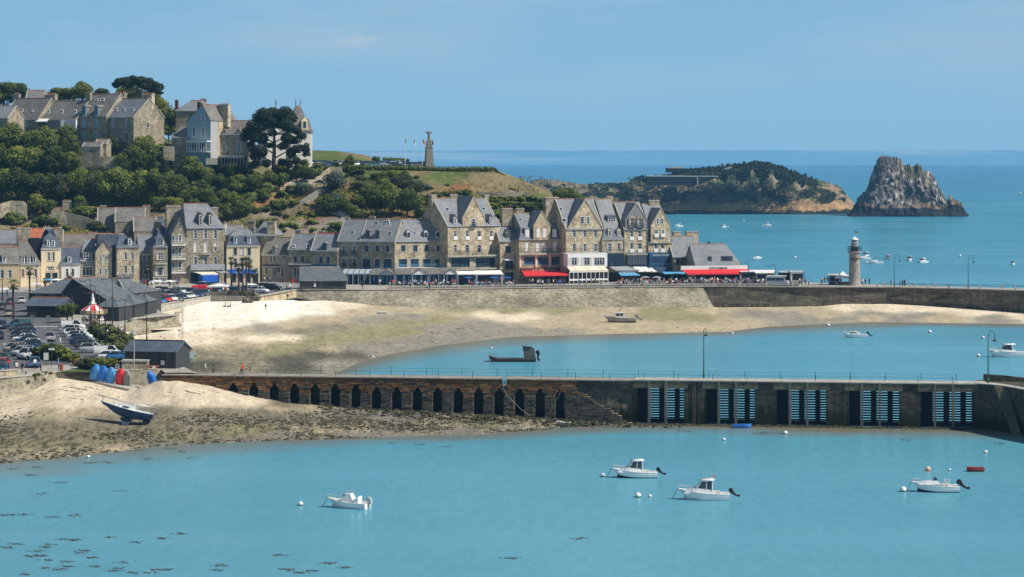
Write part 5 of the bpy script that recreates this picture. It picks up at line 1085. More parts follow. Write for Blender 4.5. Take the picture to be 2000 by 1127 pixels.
v.slab('balcony', 364, 405, 276, 277.5, -2.2, -.02, M_white); v.slab('balcony_roof', 363, 404, 275, 277, -2.6, -.02, M_whitec)
vb = MB()
for i in range(9): u, z1 = v.f.at(365+i*4.7, 277, -2.4); _, z0 = v.f.at(365, 298, -2.4); vb.box(u-.05, -2.45, z0, u+.05, -2.35, z1)
ua, z1 = v.f.at(364, 290, -2.4); ub, z0 = v.f.at(404, 297, -2.4); vb.box(ua, -2.42, z1-.1, ub, -2.36, z1); vb.box(ua, -2.4, z0, ub, -.1, z0+.15); vb.obj('balcony_frame', M_white, v.root)
v.chimney(426, 445, 204, 238, 6.5, pots=6, m=M_stone, dep=1.6); v.chimney(385, 392, 199, 214, 7, pots=2, m=M_brown)
v4 = House('grey_mansion', 'broad grey slate roofed mansion behind the blue villa', 343, 408, 752, -8, 216, 196, 12, M_stoneg, M_slate, hl=3, hr=3, base=40); v4.chimney(341.5, 347.5, 195, 220, 3, pots=1, m=M_brown); v4.chimney(392, 402, 193, 205, 6, pots=2, m=M_brown)
v2 = House('stone_villa', 'dark stone villa with a white veranda left of the great pine', 421, 480, 723, -12, 262, 235.5, 9, M_stoneg, M_slateo, base=36, wins=[('w', 279, 297, (437.5, 466.5), 4), ('w', 306, 319, (440, 455), 6)])
for x in (438, 466): v2.dormer(x, 2.4, 256, 268, 'w', front=M_stoneg, roofm=M_slateo, rise=1.1)
v2.awning(430, 477, 303, 308, -2.9, m=M_cream, xs=(431, 476)); v2.slab('veranda', 432, 475, 308, 320, -2.8, -.2, M_dark)
vf = MB()
for i in range(8): u, z1 = v2.f.at(432+i*6.2, 307, -2.9); _, z0 = v2.f.at(432, 321, -2.9); vf.box(u-.07, -2.95, z0, u+.07, -2.85, z1)
vf.obj('veranda_frame', M_white, v2.root)
M_chat = mat('white_render', (.66, .62, .54), .8, .08, .5)
q = House('turreted_mansion', 'white mansion with steep slate roofs behind the great pine', 520, 610, 742, 20, 258, 232, 10, M_chat, M_slateo, base=35, wins=[('w', 275, 290, (560, 580, 600), 3)])
qt = MB(); ft = q.f
def pyr(x0, x1, ye, ya, w0, w1, fin, m, ratio=.12):
    u0, ze = ft.at(x0, ye, w0); u1, _ = ft.at(x1, ye, w0); za = ft.z(ya, w0, (x0+x1)/2); uc = (u0+u1)/2; wc = (w0+w1)/2; r = (u1-u0)*ratio
    zm = lerp(ze, za, .18); k_ = (u1-u0)*.39
    L = [[(u0, w0, ze), (u1, w0, ze), (u1, w1, ze), (u0, w1, ze)], [(uc-k_, w0+.12*(w1-w0), zm), (uc+k_, w0+.12*(w1-w0), zm), (uc+k_, w1-.12*(w1-w0), zm), (uc-k_, w1-.12*(w1-w0), zm)], [(uc-r, wc-.1, za), (uc+r, wc-.1, za), (uc+r, wc+.1, za), (uc-r, wc+.1, za)]]
    b = MB(); b.rows(L, 0, True); b.poly(L[2]); b.obj('steep_roof', m, q.root)
    t = MB()
    for x in (uc-r, uc+r): t.tube([(x, wc, za-.1), (x, wc, za+.5), (x, wc, za+fin)], [.1, .12, .02], 6); t.ball((x, wc, za+fin*.4), .18)
    t.obj('finial', M_green, q.root)
pyr(564, 612, 256, 205.5, -1.5, 5.5, 2.0, M_slateo, .09)
q.slab('tower', 568, 608, 255.5, 318, -1.0, 5, M_chat); pyr(534.5, 546, 226, 205, 0, 1.7, 1.6, M_slate, .02); q.slab('turret', 535.5, 545, 226, 260, .1, 1.6, M_chat)
u_, z_ = ft.at(595, 246, -1.2)
d_ = MB(); d_.prism([(u_-.9, -1.3, z_-1), (u_+.9, -1.3, z_-1), (u_+.9, -1.3, z_+1.6), (u_, -1.3, z_+2.6), (u_-.9, -1.3, z_+1.6)], (0, 2, 0)); dd = d_.obj('dormer', M_render, q.root); win(q, dd, u_-.5, u_+.5, z_-.6, z_+1.3, -1.36, 'g')
ub = MB()
for i in range(7): u, z = ft.at(566+i*5, 318+i*2.2, -4); ub.box(u-.1, -4.1, z-3, u+.5, -3.6, z)
ub.obj('garden_steps', M_chat, q.root)
def gwall(label, pts, h, m=M_stone, th=.5, name='garden_wall'):
    P = [PY(*p) for p in pts]; o = thing(name, label, 'wall', P[0], 0, None, (pts[0][0]+pts[-1][0])/2); b = MB(); O = P[0]
    b.rows([[p-O+Vector((0, 0, -h)) for p in P], [p-O for p in P], [p-O+Vector((0, th, 0)) for p in P], [p-O+Vector((0, th, -h)) for p in P]]); 
    for i in (0, -1): p = P[i]-O; b.poly([p+Vector((0, 0, -h)), p, p+Vector((0, th, 0)), p+Vector((0, th, -h))])
    b.obj('masonry', m, o); return o
gwall('dark retaining wall in the trees below the terrace houses', [(150, 304, 712), (200, 306, 711), (245, 308, 711)], 4.5, M_stoneg)
gwall('sunlit garden wall stub right of the terrace houses', [(319, 285, 716), (340, 286, 716)], 4, M_stone)
gwall('small white garden wall beneath the stone villa', [(402, 309, 714), (424, 309, 714)], 1.8, M_trim)
gwall('pale stone terrace wall under the hilltop car park', [(632, 334, 716), (645, 326, 717), (668, 327, 717)], 3.5, M_stone)
gwall('rough stone wall on the bank above the left houses', [(0, 398, 688), (20, 392, 689), (45, 393, 689), (52, 400, 689)], 4, M_stone)
gwall('low stone edge wall along the dry slope', [(930, 374, 707), (970, 377, 706), (1010, 377, 706), (1035, 374, 706)], .9, M_stone)
gwall('overgrown stone wall above the hillside roofs', [(100, 410, 687), (130, 415, 687), (160, 422, 686), (190, 432, 685)], 3.5, M_stone)
def steps(label, pts, w=1.6):
    P = [onhill(*p) for p in pts]; o = thing('hillside_steps', label, 'steps', P[0], 0, None, pts[0][0]); b = MB(); O = P[0]
    for a, c in zip(P, P[1:]):
        n = max(2, int((c-a).length/.6))
        for i in range(n): p = a.lerp(c, i/n)-O; b.box(p.x-w/2, p.y-1.6, p.z-.6, p.x+w/2, p.y-.4, p.z+.9)
    b.obj('steps', M_conc, o); return o
steps('pale stone steps climbing the brown bank above the row', [(640, 448), (655, 442), (668, 434), (678, 427), (668, 420), (645, 410)])
steps('pale diagonal path cut into the slope below the pine', [(592, 398), (605, 390), (618, 381), (632, 372)])
LD = leafmat('leaf_deciduous', (.011, .025, .008), (.23, .27, .055), .5)
LO = leafmat('leaf_olive', (.016, .024, .010), (.17, .19, .075), .30)
LP = leafmat('leaf_pine', (.005, .011, .008), (.045, .068, .030), .2)
LG = leafmat('leaf_grey', (.03, .042, .03), (.17, .21, .155), .2)
LF = leafmat('leaf_flower', (.05, .04, .02), (.35, .16, .09), .3)
LH = leafmat('leaf_palm', (.012, .025, .006), (.10, .13, .03), .2)
def leafcloud(lumps, n, size, rnd, flat=.5):
    """leaf faces on the shells of overlapping lumps (x,y,z,r); brighter outside and on top"""
    mb = MB(); cols = []; tot = sum(l[3]**2 for l in lumps)
    for (x, y, z, r) in lumps:
        k = int(n*r*r/tot); tone = rnd.uniform(-.16, .16)
        for i in range(k):
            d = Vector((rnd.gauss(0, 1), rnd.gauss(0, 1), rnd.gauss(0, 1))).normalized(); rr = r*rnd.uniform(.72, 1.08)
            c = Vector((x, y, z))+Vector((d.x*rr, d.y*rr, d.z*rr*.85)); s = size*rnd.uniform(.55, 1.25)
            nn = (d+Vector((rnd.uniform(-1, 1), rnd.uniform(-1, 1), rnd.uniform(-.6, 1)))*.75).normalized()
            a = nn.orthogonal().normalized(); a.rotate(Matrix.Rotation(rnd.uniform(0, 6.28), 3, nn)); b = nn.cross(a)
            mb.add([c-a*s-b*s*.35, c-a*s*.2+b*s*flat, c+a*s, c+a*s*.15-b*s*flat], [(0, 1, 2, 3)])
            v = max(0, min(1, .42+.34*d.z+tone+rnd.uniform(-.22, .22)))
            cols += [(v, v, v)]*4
    return mb, cols
def tree_model(name, kind, seed, h=9, wd=7, n=2600, size=.34, leaf=None, lumpn=16, trunk=True, low=.25):
    rnd = random.Random(seed); r = model(name, 'tree'); L = []
    for i in range(lumpn):
        q = rnd.uniform(0, 2*pi); rr = sqrt(rnd.uniform(0, 1))*wd*.36; t = rnd.uniform(0, 1)
        z = h*(low+.18)+t*h*(.66-low); wz = sin(pi*min(1, .22+t*.72))
        L.append((rr*cos(q)*wz, rr*sin(q)*wz, z, wd*rnd.uniform(.13, .24)))
    L.append((0, 0, h*.6, wd*.30)); L.append((0, 0, h*.45, wd*.28))
    if kind == 'cone': L = [(rnd.uniform(-1, 1)*wd*.12, rnd.uniform(-1, 1)*wd*.12, h*(.08+.86*i/lumpn), wd*(.5-.40*(i/lumpn))) for i in range(lumpn)]
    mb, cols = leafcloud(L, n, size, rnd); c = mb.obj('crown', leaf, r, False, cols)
    if trunk:
        t = MB(); t.tube([(0, 0, -1), (.1, 0, h*.25), (0, .1, h*.55)], [.32, .24, .12], 7)
        for i in range(6): l = L[i]; t.tube([(0, 0, h*(.2+.05*i)), (l[0]*.5, l[1]*.5, l[2]*.75), l[:3]], [.14, .09, .03], 5)
        t.obj('trunk', M_bark, r)
    return r
def bush_model(name, seed, leaf, n=900, size=.28, w=3.2, h=2.4, cat='bush'):
    rnd = random.Random(seed); r = model(name, cat); L = [(rnd.uniform(-1, 1)*w*.3, rnd.uniform(-1, 1)*w*.3, rnd.uniform(.2, .62)*h, rnd.uniform(.22, .36)*h) for i in range(9)]
    mb, cols = leafcloud(L, n, size, rnd); mb.obj('foliage', leaf, r, False, cols); s = MB(); s.tube([(0, 0, -.6), (0, 0, h*.4)], [.1, .05], 5); s.obj('stem', M_bark, r); return r
T_A = [tree_model('broadleaf_tree', 'round', 21+i, 9, 8.4, 3600, .31, LD, 18) for i in range(4)]
T_O = [tree_model('olive_green_tree', 'round', 41+i, 8, 8, 3000, .31, LO, 16) for i in range(2)]
T_C = [tree_model('dark_cypress', 'cone', 51, 10, 5, 2600, .30, LP, 12)]
T_G = [tree_model('grey_leaved_tree', 'round', 61, 7, 9, 2800, .34, LG, 18, low=.05)]
B_D = [bush_model('green_bush', 71+i, LD) for i in range(3)]; B_O = [bush_model('olive_bush', 75, LO)]; B_F = [bush_model('flowering_bush', 77, LF)]
TONE = {'A': (T_A, 'green broadleaf tree', 9), 'O': (T_O, 'olive green rounded tree', 8), 'C': (T_C, 'narrow dark conifer', 10), 'G': (T_G, 'grey leaved spreading tree', 7), 'b': (B_D, 'rounded green bush', 2.4), 'o': (B_O, 'olive toned bush', 2.4), 'f': (B_F, 'reddish flowering bush', 2.4)}
rv = random.Random(99)
def plant(kind, px, pyb, hpx, where, Y=None, wf=1.0, group=None):
    lst, txt, h0 = TONE[kind]; Y = Y or hillY(px, pyb); p = PY(px, pyb, Y); hm = hpx*Y/F*1.12; s = hm/h0
    i = rv.randrange(len(lst)); o = put(lst[i], p, rv.uniform(0, 6.28), '%s %s' % (txt, where), group or ('trees and shrubs '+where), sc_=(s*wf, s*wf, s)); return o
W1 = 'on the wooded slope below the terrace houses'; W2 = 'behind the roofs of the hilltop terrace'; W3 = 'among the villas on the hilltop'; W4 = 'on the brown bank above the left houses'; W5 = 'on the slope above the blue trimmed row'; W6 = 'beside the hilltop car park'
for k, x, y, h, wf in [('A', 8, 222, 58, 1.3), ('A', 38, 216, 50, 1.2), ('A', 112, 212, 38, 1.5), ('A', 135, 208, 36, 1.4), ('A', 160, 206, 42, 1.3), ('A', 198, 200, 26, 1.6), ('A', 255, 222, 58, 1.0), ('A', 240, 205, 34, 1.0), ('A', 300, 238, 60, .9), ('A', 318, 262, 62, .8), ('A', 342, 262, 52, 1.1), ('A', 330, 275, 34, 1.2)]: plant(k, x, y, h, W2, 772, wf)
for k, x, y, h, wf in [('A', -8, 310, 60, 1.1), ('A', 22, 318, 70, 1.2), ('A', 55, 322, 62, 1.1), ('A', 86, 320, 66, 1.0), ('A', 62, 300, 42, 1.2), ('f', 47, 272, 14, 1.4), ('o', 30, 276, 20, 1.5), ('A', 100, 305, 48, 1.0), ('A', 127, 300, 52, 1.1), ('A', 140, 316, 46, 1.0), ('f', 102, 275, 14, 1.2), ('b', 187, 300, 14, 1.2), ('A', 224, 305, 34, 1.1), ('A', 250, 300, 24, 1.2), ('A', 275, 310, 42, 1.0), ('A', 290, 302, 34, 1.0), ('b', 305, 304, 26, 1.2), ('A', 205, 306, 26, 1.0), ('b', 330, 302, 16, 1.0), ('f', 348, 316, 30, 1.1),
                       ('A', 0, 350, 62, 1.1), ('A', 36, 356, 66, 1.1), ('A', 72, 352, 60, 1.1), ('A', 104, 356, 66, 1.0), ('A', 138, 350, 50, 1.0), ('A', 262, 350, 62, .9), ('A', 290, 352, 66, .9), ('C', 318, 372, 72, .9), ('A', 240, 352, 50, .9), ('O', 180, 352, 28, 1.4), ('O', 205, 352, 26, 1.3),
                       ('A', 5, 392, 58, 1.1), ('A', 32, 396, 62, 1.0), ('A', 66, 396, 58, 1.1), ('A', 96, 398, 54, 1.1), ('O', 128, 402, 60, 1.0), ('A', 158, 402, 66, .9), ('O', 186, 402, 66, .9), ('A', 215, 405, 70, .9), ('A', 246, 405, 72, .9), ('A', 275, 404, 66, 1.0), ('A', 305, 404, 70, .9), ('A', 150, 382, 46, 1.1), ('A', 230, 380, 50, 1.0),
                       ('A', 70, 424, 42, 1.1), ('A', 92, 430, 40, 1.1), ('A', 122, 404, 30, 1.1), ('b', 85, 442, 28, 1.2), ('b', 28, 440, 22, 1.0), ('A', 332, 400, 60, .8), ('A', 350, 396, 50, .9)]: plant(k, x, y, h, W1, None, wf)
for k, x, y, h, wf in [('b', 30, 436, 24, 1.3), ('b', 110, 440, 18, 1.2), ('b', 140, 426, 18, 1.2), ('b', 170, 426, 26, 1.7), ('b', 125, 450, 14, 1.5), ('b', 60, 452, 16, 1.4), ('o', 8, 430, 16, 1.5), ('b', 90, 458, 16, 1.4), ('b', 185, 448, 18, 1.3), ('b', 205, 450, 12, 1.6), ('b', 24, 452, 10, 1.5), ('A', 155, 418, 34, 1.0)]: plant(k, x, y, h, W4, None, wf)
for k, x, y, h, wf in [('f', 347, 318, 26, 1.2), ('b', 365, 326, 26, 1.2), ('A', 392, 332, 40, .9), ('b', 410, 318, 32, 1.0), ('A', 372, 372, 62, 1.0), ('A', 398, 376, 52, 1.0), ('O', 350, 362, 30, 1.0), ('A', 420, 350, 32, 1.0), ('O', 445, 328, 22, 1.3), ('b', 436, 342, 26, 1.3), ('A', 450, 358, 40, 1.0), ('O', 470, 350, 26, 1.2), ('b', 478, 338, 20, 1.2), ('A', 430, 384, 40, 1.0), ('A', 462, 388, 44, 1.1), ('A', 495, 384, 44, 1.1), ('A', 525, 372, 36, 1.0), ('A', 545, 378, 40, 1.1), ('b', 565, 352, 26, 1.1), ('A', 580, 356, 34, .9), ('b', 600, 344, 22, 1.2), ('b', 616, 348, 24, 1.1), ('b', 548, 344, 22, 1.2), ('b', 560, 330, 18, 1.2), ('b', 590, 330, 20, 1.0), ('A', 600, 358, 30, 1.0), ('G', 590, 382, 26, 1.3), ('G', 655, 376, 40, 1.1), ('b', 618, 334, 18, 1.0), ('A', 515, 400, 30, 1.2), ('A', 380, 402, 36, 1.0), ('A', 360, 408, 34, 1.0),
                       ('A', 405, 410, 40, 1.0), ('A', 435, 408, 36, 1.0), ('A', 380, 424, 34, 1.0), ('A', 468, 432, 42, 1.1), ('A', 445, 434, 34, 1.0), ('A', 482, 428, 34, 1.0), ('b', 500, 420, 16, 1.2), ('A', 500, 452, 18, 1.3), ('A', 340, 424, 40, 1.1), ('A', 310, 420, 36, 1.1), ('A', 420, 424, 34, 1.2), ('A', 455, 412, 34, 1.1), ('A', 485, 410, 30, 1.2), ('A', 395, 392, 38, 1.0), ('O', 425, 366, 26, 1.2), ('O', 500, 362, 24, 1.3), ('A', 520, 388, 30, 1.1), ('b', 570, 376, 16, 1.5), ('b', 480, 322, 12, 1.6), ('b', 455, 330, 14, 1.6)]: plant(k, x, y, h, W3, None, wf)
for k, x, y, h, wf in [('b', 542, 410, 24, 1.0), ('b', 550, 388, 20, 1.1), ('b', 530, 440, 16, 1.5), ('A', 640, 424, 40, 1.0), ('G', 655, 420, 42, .9), ('A', 672, 424, 36, 1.1), ('b', 693, 405, 20, 1.0), ('A', 690, 432, 30, 1.1), ('b', 656, 458, 30, 1.2), ('b', 642, 462, 20, 1.2), ('A', 735, 425, 52, 1.0), ('A', 765, 428, 60, 1.0), ('A', 795, 428, 56, 1.0), ('A', 748, 390, 38, 1.2), ('A', 720, 408, 46, 1.0), ('O', 722, 384, 30, 1.2), ('O', 780, 378, 34, 1.2), ('O', 805, 388, 36, 1.1), ('A', 815, 412, 30, 1.0), ('b', 832, 395, 18, 1.2), ('G', 818, 378, 26, 1.2), ('A', 765, 362, 30, 1.3), ('A', 790, 372, 34, 1.1), ('b', 742, 352, 20, 1.2), ('b', 750, 366, 24, 1.4), ('b', 862, 385, 12, 2.2), ('b', 885, 384, 14, 2.4), ('b', 905, 382, 14, 1.4), ('b', 915, 380, 12, 1.0), ('b', 850, 390, 14, 1.5), ('O', 830, 425, 20, 1.4), ('A', 700, 375, 22, 1.3), ('b', 985, 392, 12, 2.4), ('b', 1010, 396, 16, 2.0), ('b', 1040, 396, 16, 2.2), ('b', 1065, 402, 18, 2.0), ('b', 1000, 408, 16, 2.4), ('b', 1035, 412, 18, 2.4), ('b', 970, 400, 14, 2.0), ('b', 960, 412, 18, 2.0), ('b', 1060, 412, 16, 2), ('A', 1092, 398, 30, 1.3), ('A', 1112, 402, 32, 1.4), ('A', 1132, 404, 22, 1.3), ('b', 985, 425, 18, 2.0), ('b', 1000, 430, 18, 2), ('b', 615, 452, 8, 1.6), ('b', 575, 446, 10, 1.6), ('b', 560, 426, 9, 1.5), ('b', 600, 404, 9, 1.6), ('b', 540, 422, 12, 1.4), ('b', 575, 402, 12, 1.4), ('A', 700, 438, 28, 1.1), ('A', 820, 430, 28, 1.1), ('A', 660, 398, 26, 1.1), ('A', 700, 412, 30, 1.0), ('O', 735, 405, 30, 1.2), ('A', 845, 405, 22, 1.2), ('b', 618, 425, 14, 1.4), ('b', 590, 420, 10, 1.6), ('A', 625, 408, 22, 1.2), ('b', 520, 415, 14, 1.4), ('b', 560, 446, 14, 1.5), ('b', 545, 455, 12, 1.5), ('b', 610, 440, 14, 1.5), ('b', 508, 440, 14, 1.4), ('O', 705, 362, 20, 1.3), ('b', 842, 410, 14, 1.4), ('b', 835, 372, 10, 1.6), ('b', 870, 366, 8, 1.8), ('b', 815, 350, 8, 1.6), ('b', 1000, 372, 7, 1.8)]: plant(k, x, y, h, W5, None, wf)
for k, x, y, h, wf in [('A', 684, 336, 30, .9), ('b', 657, 326, 12, 1.0), ('b', 734, 316, 12, 1.2), ('b', 640, 334, 12, 1.0), ('A', 680, 348, 26, 1.1), ('b', 700, 344, 18, 1.4)]: plant(k, x, y, h, W6, None, wf)
def big_pine():
    rnd = random.Random(8); p = onhill(534, 346, 716); r = thing('great_pine', 'great dark spreading pine in front of the turreted mansion', 'tree', p); s = 716/F; L = []
    for (x, y, rx) in [(508, 232, 12), (520, 222, 13), (535, 220, 13), (548, 224, 12), (560, 218, 11), (570, 230, 12), (496, 246, 12), (486, 256, 9), (510, 250, 13), (528, 240, 12), (545, 242, 13), (562, 246, 14), (576, 252, 10), (482, 268, 9), (495, 266, 12), (508, 272, 12), (575, 272, 10), (588, 268, 8), (560, 270, 11), (590, 290, 9), (578, 292, 10), (500, 290, 11), (488, 284, 7), (512, 300, 10), (496, 306, 9), (565, 300, 10), (580, 312, 8), (552, 286, 9), (526, 284, 8), (500, 322, 9), (548, 318, 9), (520, 318, 8), (535, 262, 8), (564, 320, 7), (598, 300, 5), (594, 284, 6)]:
        for k in range(3): L.append(((x-534+rnd.uniform(-6, 6))*s, rnd.uniform(-4.5, 4.5), (346-y+rnd.uniform(-3, 3))*s, rx*s*rnd.uniform(.8, 1.1)))
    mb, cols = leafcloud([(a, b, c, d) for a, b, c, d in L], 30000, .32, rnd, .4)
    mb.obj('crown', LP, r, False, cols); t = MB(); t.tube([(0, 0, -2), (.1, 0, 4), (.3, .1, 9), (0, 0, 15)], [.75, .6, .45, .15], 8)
    for i in range(0, len(L), 6): l = L[i]; zz = max(2, l[2]-abs(l[0])*.4); t.tube([(0.2, 0, min(15, zz)), (l[0]*.6, l[1]*.5, l[2]-.4), (l[0], l[1], l[2])], [.22, .14, .05], 5)
    t.obj('trunk', M_bark, r)
big_pine()
def umbrella_pine():
    rnd = random.Random(18); Y = 745; p = PY(282, 262, Y); r = thing('umbrella_pine', 'tall umbrella pine with flat dark crown above the terrace roofs', 'tree', p); s = Y/F; L = []
    for (x, y, rx) in [(228, 166, 7), (236, 161, 9), (248, 157, 9), (262, 156, 10), (275, 157, 10), (288, 160, 10), (300, 166, 9), (308, 176, 7), (314, 182, 4), (298, 172, 8), (284, 168, 8), (270, 165, 7), (252, 164, 7), (306, 168, 8), (292, 178, 5)]:
        for k in range(3): L.append(((x-282+rnd.uniform(-4, 4))*s, rnd.uniform(-4, 4), (262-y+rnd.uniform(-2, 2))*s, rx*s*rnd.uniform(.8, 1.05)))
    mb, cols = leafcloud(L, 13000, .30, rnd, .4); mb.obj('crown', LP, r, False, cols); t = MB(); t.tube([(0, 0, -1), (.5, 0, 6), (.2, 0, 11), (.4, 0, 13.5)], [.4, .32, .25, .1], 7)
    for i in range(0, len(L), 4): l = L[i]; t.tube([(.3, 0, 9.5), (l[0]*.6, l[1]*.6, l[2]-1.2), l[:3]], [.16, .1, .04], 5)
    t.obj('trunk', M_bark, r)
umbrella_pine()
rnd = random.Random(31); mb = MB(); cols = []
cnt = 0
while cnt < 30000:
    px = rnd.uniform(-60, 1140); py = rnd.uniform(285, 455); top = interp([(0, 292), (300, 300), (420, 322), (560, 338), (620, 345), (960, 345), (1140, 420)], px)
    if py < top: continue
    n = fbm(px*.018, py*.045, 3)
    dens = interp([(-60, .9), (340, .9), (480, .55), (560, .25), (640, .30), (700, .45), (820, .40), (850, .30), (960, .32), (1000, .4), (1140, .6)], px)
    if py > 420 and px < 250: dens = .35
    if px > 830 and py > 382: dens = .75
    if n+rnd.uniform(-.18, .18) < .5-dens: continue
    Y = hillY(px, py)-rnd.uniform(.3, 1.6); p = PY(px, py, Y); s = rnd.uniform(.18, .42)
    nn = Vector((rnd.uniform(-1, 1), rnd.uniform(-1.2, .3), rnd.uniform(0, 1.4))).normalized(); a = nn.orthogonal().normalized(); a.rotate(Matrix.Rotation(rnd.uniform(0, 6.28), 3, nn)); b = nn.cross(a)
    mb.add([p-a*s, p+b*s*.6, p+a*s, p-b*s*.6], [(0, 1, 2, 3)]); v = max(0, min(1, .42+n*.8+rnd.uniform(-.25, .3))); cols += [(v, v, v)]*4; cnt += 1
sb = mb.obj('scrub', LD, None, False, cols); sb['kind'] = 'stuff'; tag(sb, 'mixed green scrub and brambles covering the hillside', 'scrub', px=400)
mb = MB(); cols = []
M_dry = leafmat('dry_grass', (.10, .06, .025), (.36, .25, .12), .1)
for i in range(14000):
    px = rnd.uniform(380, 1080); py = rnd.uniform(345, 452); Y = hillY(px, py)-rnd.uniform(.1, .9); p = PY(px, py, Y); s = rnd.uniform(.15, .4)
    if fbm(px*.02, py*.05, 9) < -.05: continue
    q = rnd.uniform(0, pi); a = Vector((cos(q), sin(q)*.4, 0)); mb.add([p-a*s*.5, p+a*s*.5, p+Vector((rnd.uniform(-.2, .2), 0, s*1.3))], [(0, 1, 2)]); v = max(0, min(1, .5+fbm(px*.05, py*.1, 1)+rnd.uniform(-.25, .25))); cols += [(v, v, v)]*3
sb = mb.obj('dry_grass', M_dry, None, False, cols); sb['kind'] = 'stuff'; tag(sb, 'dry brown grass and bracken on the sunlit bank', 'grass', px=600)
def hedge(label, pts, h, wd, leaf=LD, n=900, size=.26):
    P = [Vector(p) for p in pts]; rnd = random.Random(int(P[0].x*10)); O = P[0]; L = []
    for a, b in zip(P, P[1:]):
        k = max(1, int((b-a).length/(wd*.6)))
        for i in range(k): q = a.lerp(b, i/k)-O; L.append((q.x+rnd.uniform(-.2, .2), q.y+rnd.uniform(-.2, .2), q.z+h*.5, max(wd, h)*.5)); L.append((q.x+rnd.uniform(-.3, .3), q.y, q.z+h*.35, h*.42))
    mb, cols = leafcloud(L, n, size, rnd); o = mb.obj('hedge', leaf, None, False, cols); o.location = O; tag(o, label, 'hedge', px=(topx(P[0])[0]+topx(P[-1])[0])/2); return o
hedge('long clipped hedge along the edge of the monument terrace', [PY(x, y, 722+hs(x)) for x, y in ((695, 330), (740, 332), (800, 333), (860, 334), (920, 334), (966, 334))], 1.3, 1.6, n=6000)
hedge('upper hedge between the parked cars and the terrace edge', [PY(x, y, 745+hs(x)) for x, y in ((690, 324), (760, 324), (800, 325))], .9, 1.2, n=2000)
hedge('thin hedge behind the hilltop car park', [PY(x, y, 770+hs(x)) for x, y in ((750, 313), (780, 314), (800, 316))], .8, 1.2, n=900)
hedge('square clipped hedge, left one on the point', [PY(x, y, 724+hs(x)) for x, y in ((944, 360), (984, 361))], 2.1, 2.0, n=2200)
hedge('square clipped hedge, right one on the point', [PY(x, y, 726+hs(x)) for x, y in ((998, 361), (1026, 361))], 2.0, 2.0, n=1800)
hedge('low ivy strip along the dry point below the terrace', [PY(x, y, 722+hs(x)) for x, y in ((966, 333), (975, 341), (990, 350))], .8, .9, n=700)
rnd = random.Random(77); mb = MB(); cols = []
ISK = [(1225, 352), (1262, 347), (1300, 346), (1345, 333), (1380, 331), (1420, 326), (1460, 322), (1480, 319), (1500, 321), (1530, 330), (1560, 342), (1585, 351), (1600, 353)]
for i in range(26000):
    px = rnd.triangular(1225, 1600, 1480); sk = interp(ISK, px); th_ = interp([(1225, 10), (1320, 8), (1345, 22), (1400, 24), (1440, 26), (1500, 27), (1540, 20), (1580, 12), (1600, 5)], px)
    py = sk+rnd.uniform(-3.5+fbm(px*.16, 3)*5, th_*(1+fbm(px*.05, 8)*1.2)); p = PY(px, py, 1762+rnd.uniform(0, 26)+max(0, (sk+10-py))*1.5); s = rnd.uniform(.5, 1.1)
    if 1264 < px < 1404 and py > 343: continue
    if 1302 < px < 1345 and py < 334: continue
    nn = Vector((rnd.uniform(-1, 1), rnd.uniform(-1.2, .3), rnd.uniform(-.2, 1.4))).normalized(); a = nn.orthogonal().normalized(); b = nn.cross(a)
    mb.add([p-a*s, p+b*s*.7, p+a*s, p-b*s*.7], [(0, 1, 2, 3)]); v = max(0, min(1, .45+fbm(px*.1, py*.2, 3)*1.3+rnd.uniform(-.25, .25))); cols += [(v, v, v)]*4
M_wood = leafmat('leaf_island', (.006, .014, .012), (.050, .065, .030), 0)
sb = mb.obj('island_wood', M_wood, None, False, cols); sb['kind'] = 'stuff'; tag(sb, 'dark pine wood covering the top of the fort island', 'wood', px=1450)
mb = MB(); cols = []
for i in range(15000):
    px = rnd.uniform(1040, 1650); top_ = interp([(1040, 356), (1100, 357), (1220, 358), (1300, 364), (1400, 360), (1560, 350), (1650, 385)], px); py = rnd.uniform(top_, 395)
    if fbm(px*.03, py*.06, 12)+rnd.uniform(-.1, .1) < (.03 if px < 1400 else .16): continue
    t = (418-py)/(418-top_+.1); p = PY(px, py, 1768+52*min(1, t)**1.25-5); s = rnd.uniform(.5, 1.2)
    nn = Vector((rnd.uniform(-1, 1), -1, rnd.uniform(0, 1.4))).normalized(); a = nn.orthogonal().normalized(); b = nn.cross(a)
    mb.add([p-a*s, p+b*s*.7, p+a*s, p-b*s*.7], [(0, 1, 2, 3)]); v = max(0, min(1, .55+fbm(px*.06, py*.1, 5)*1.2+rnd.uniform(-.3, .3))); cols += [(v, v, v)]*4
sb = mb.obj('island_scrub', M_wood, None, False, cols); sb['kind'] = 'stuff'; tag(sb, 'low dark scrub on the island and headland flanks', 'scrub', px=1300)
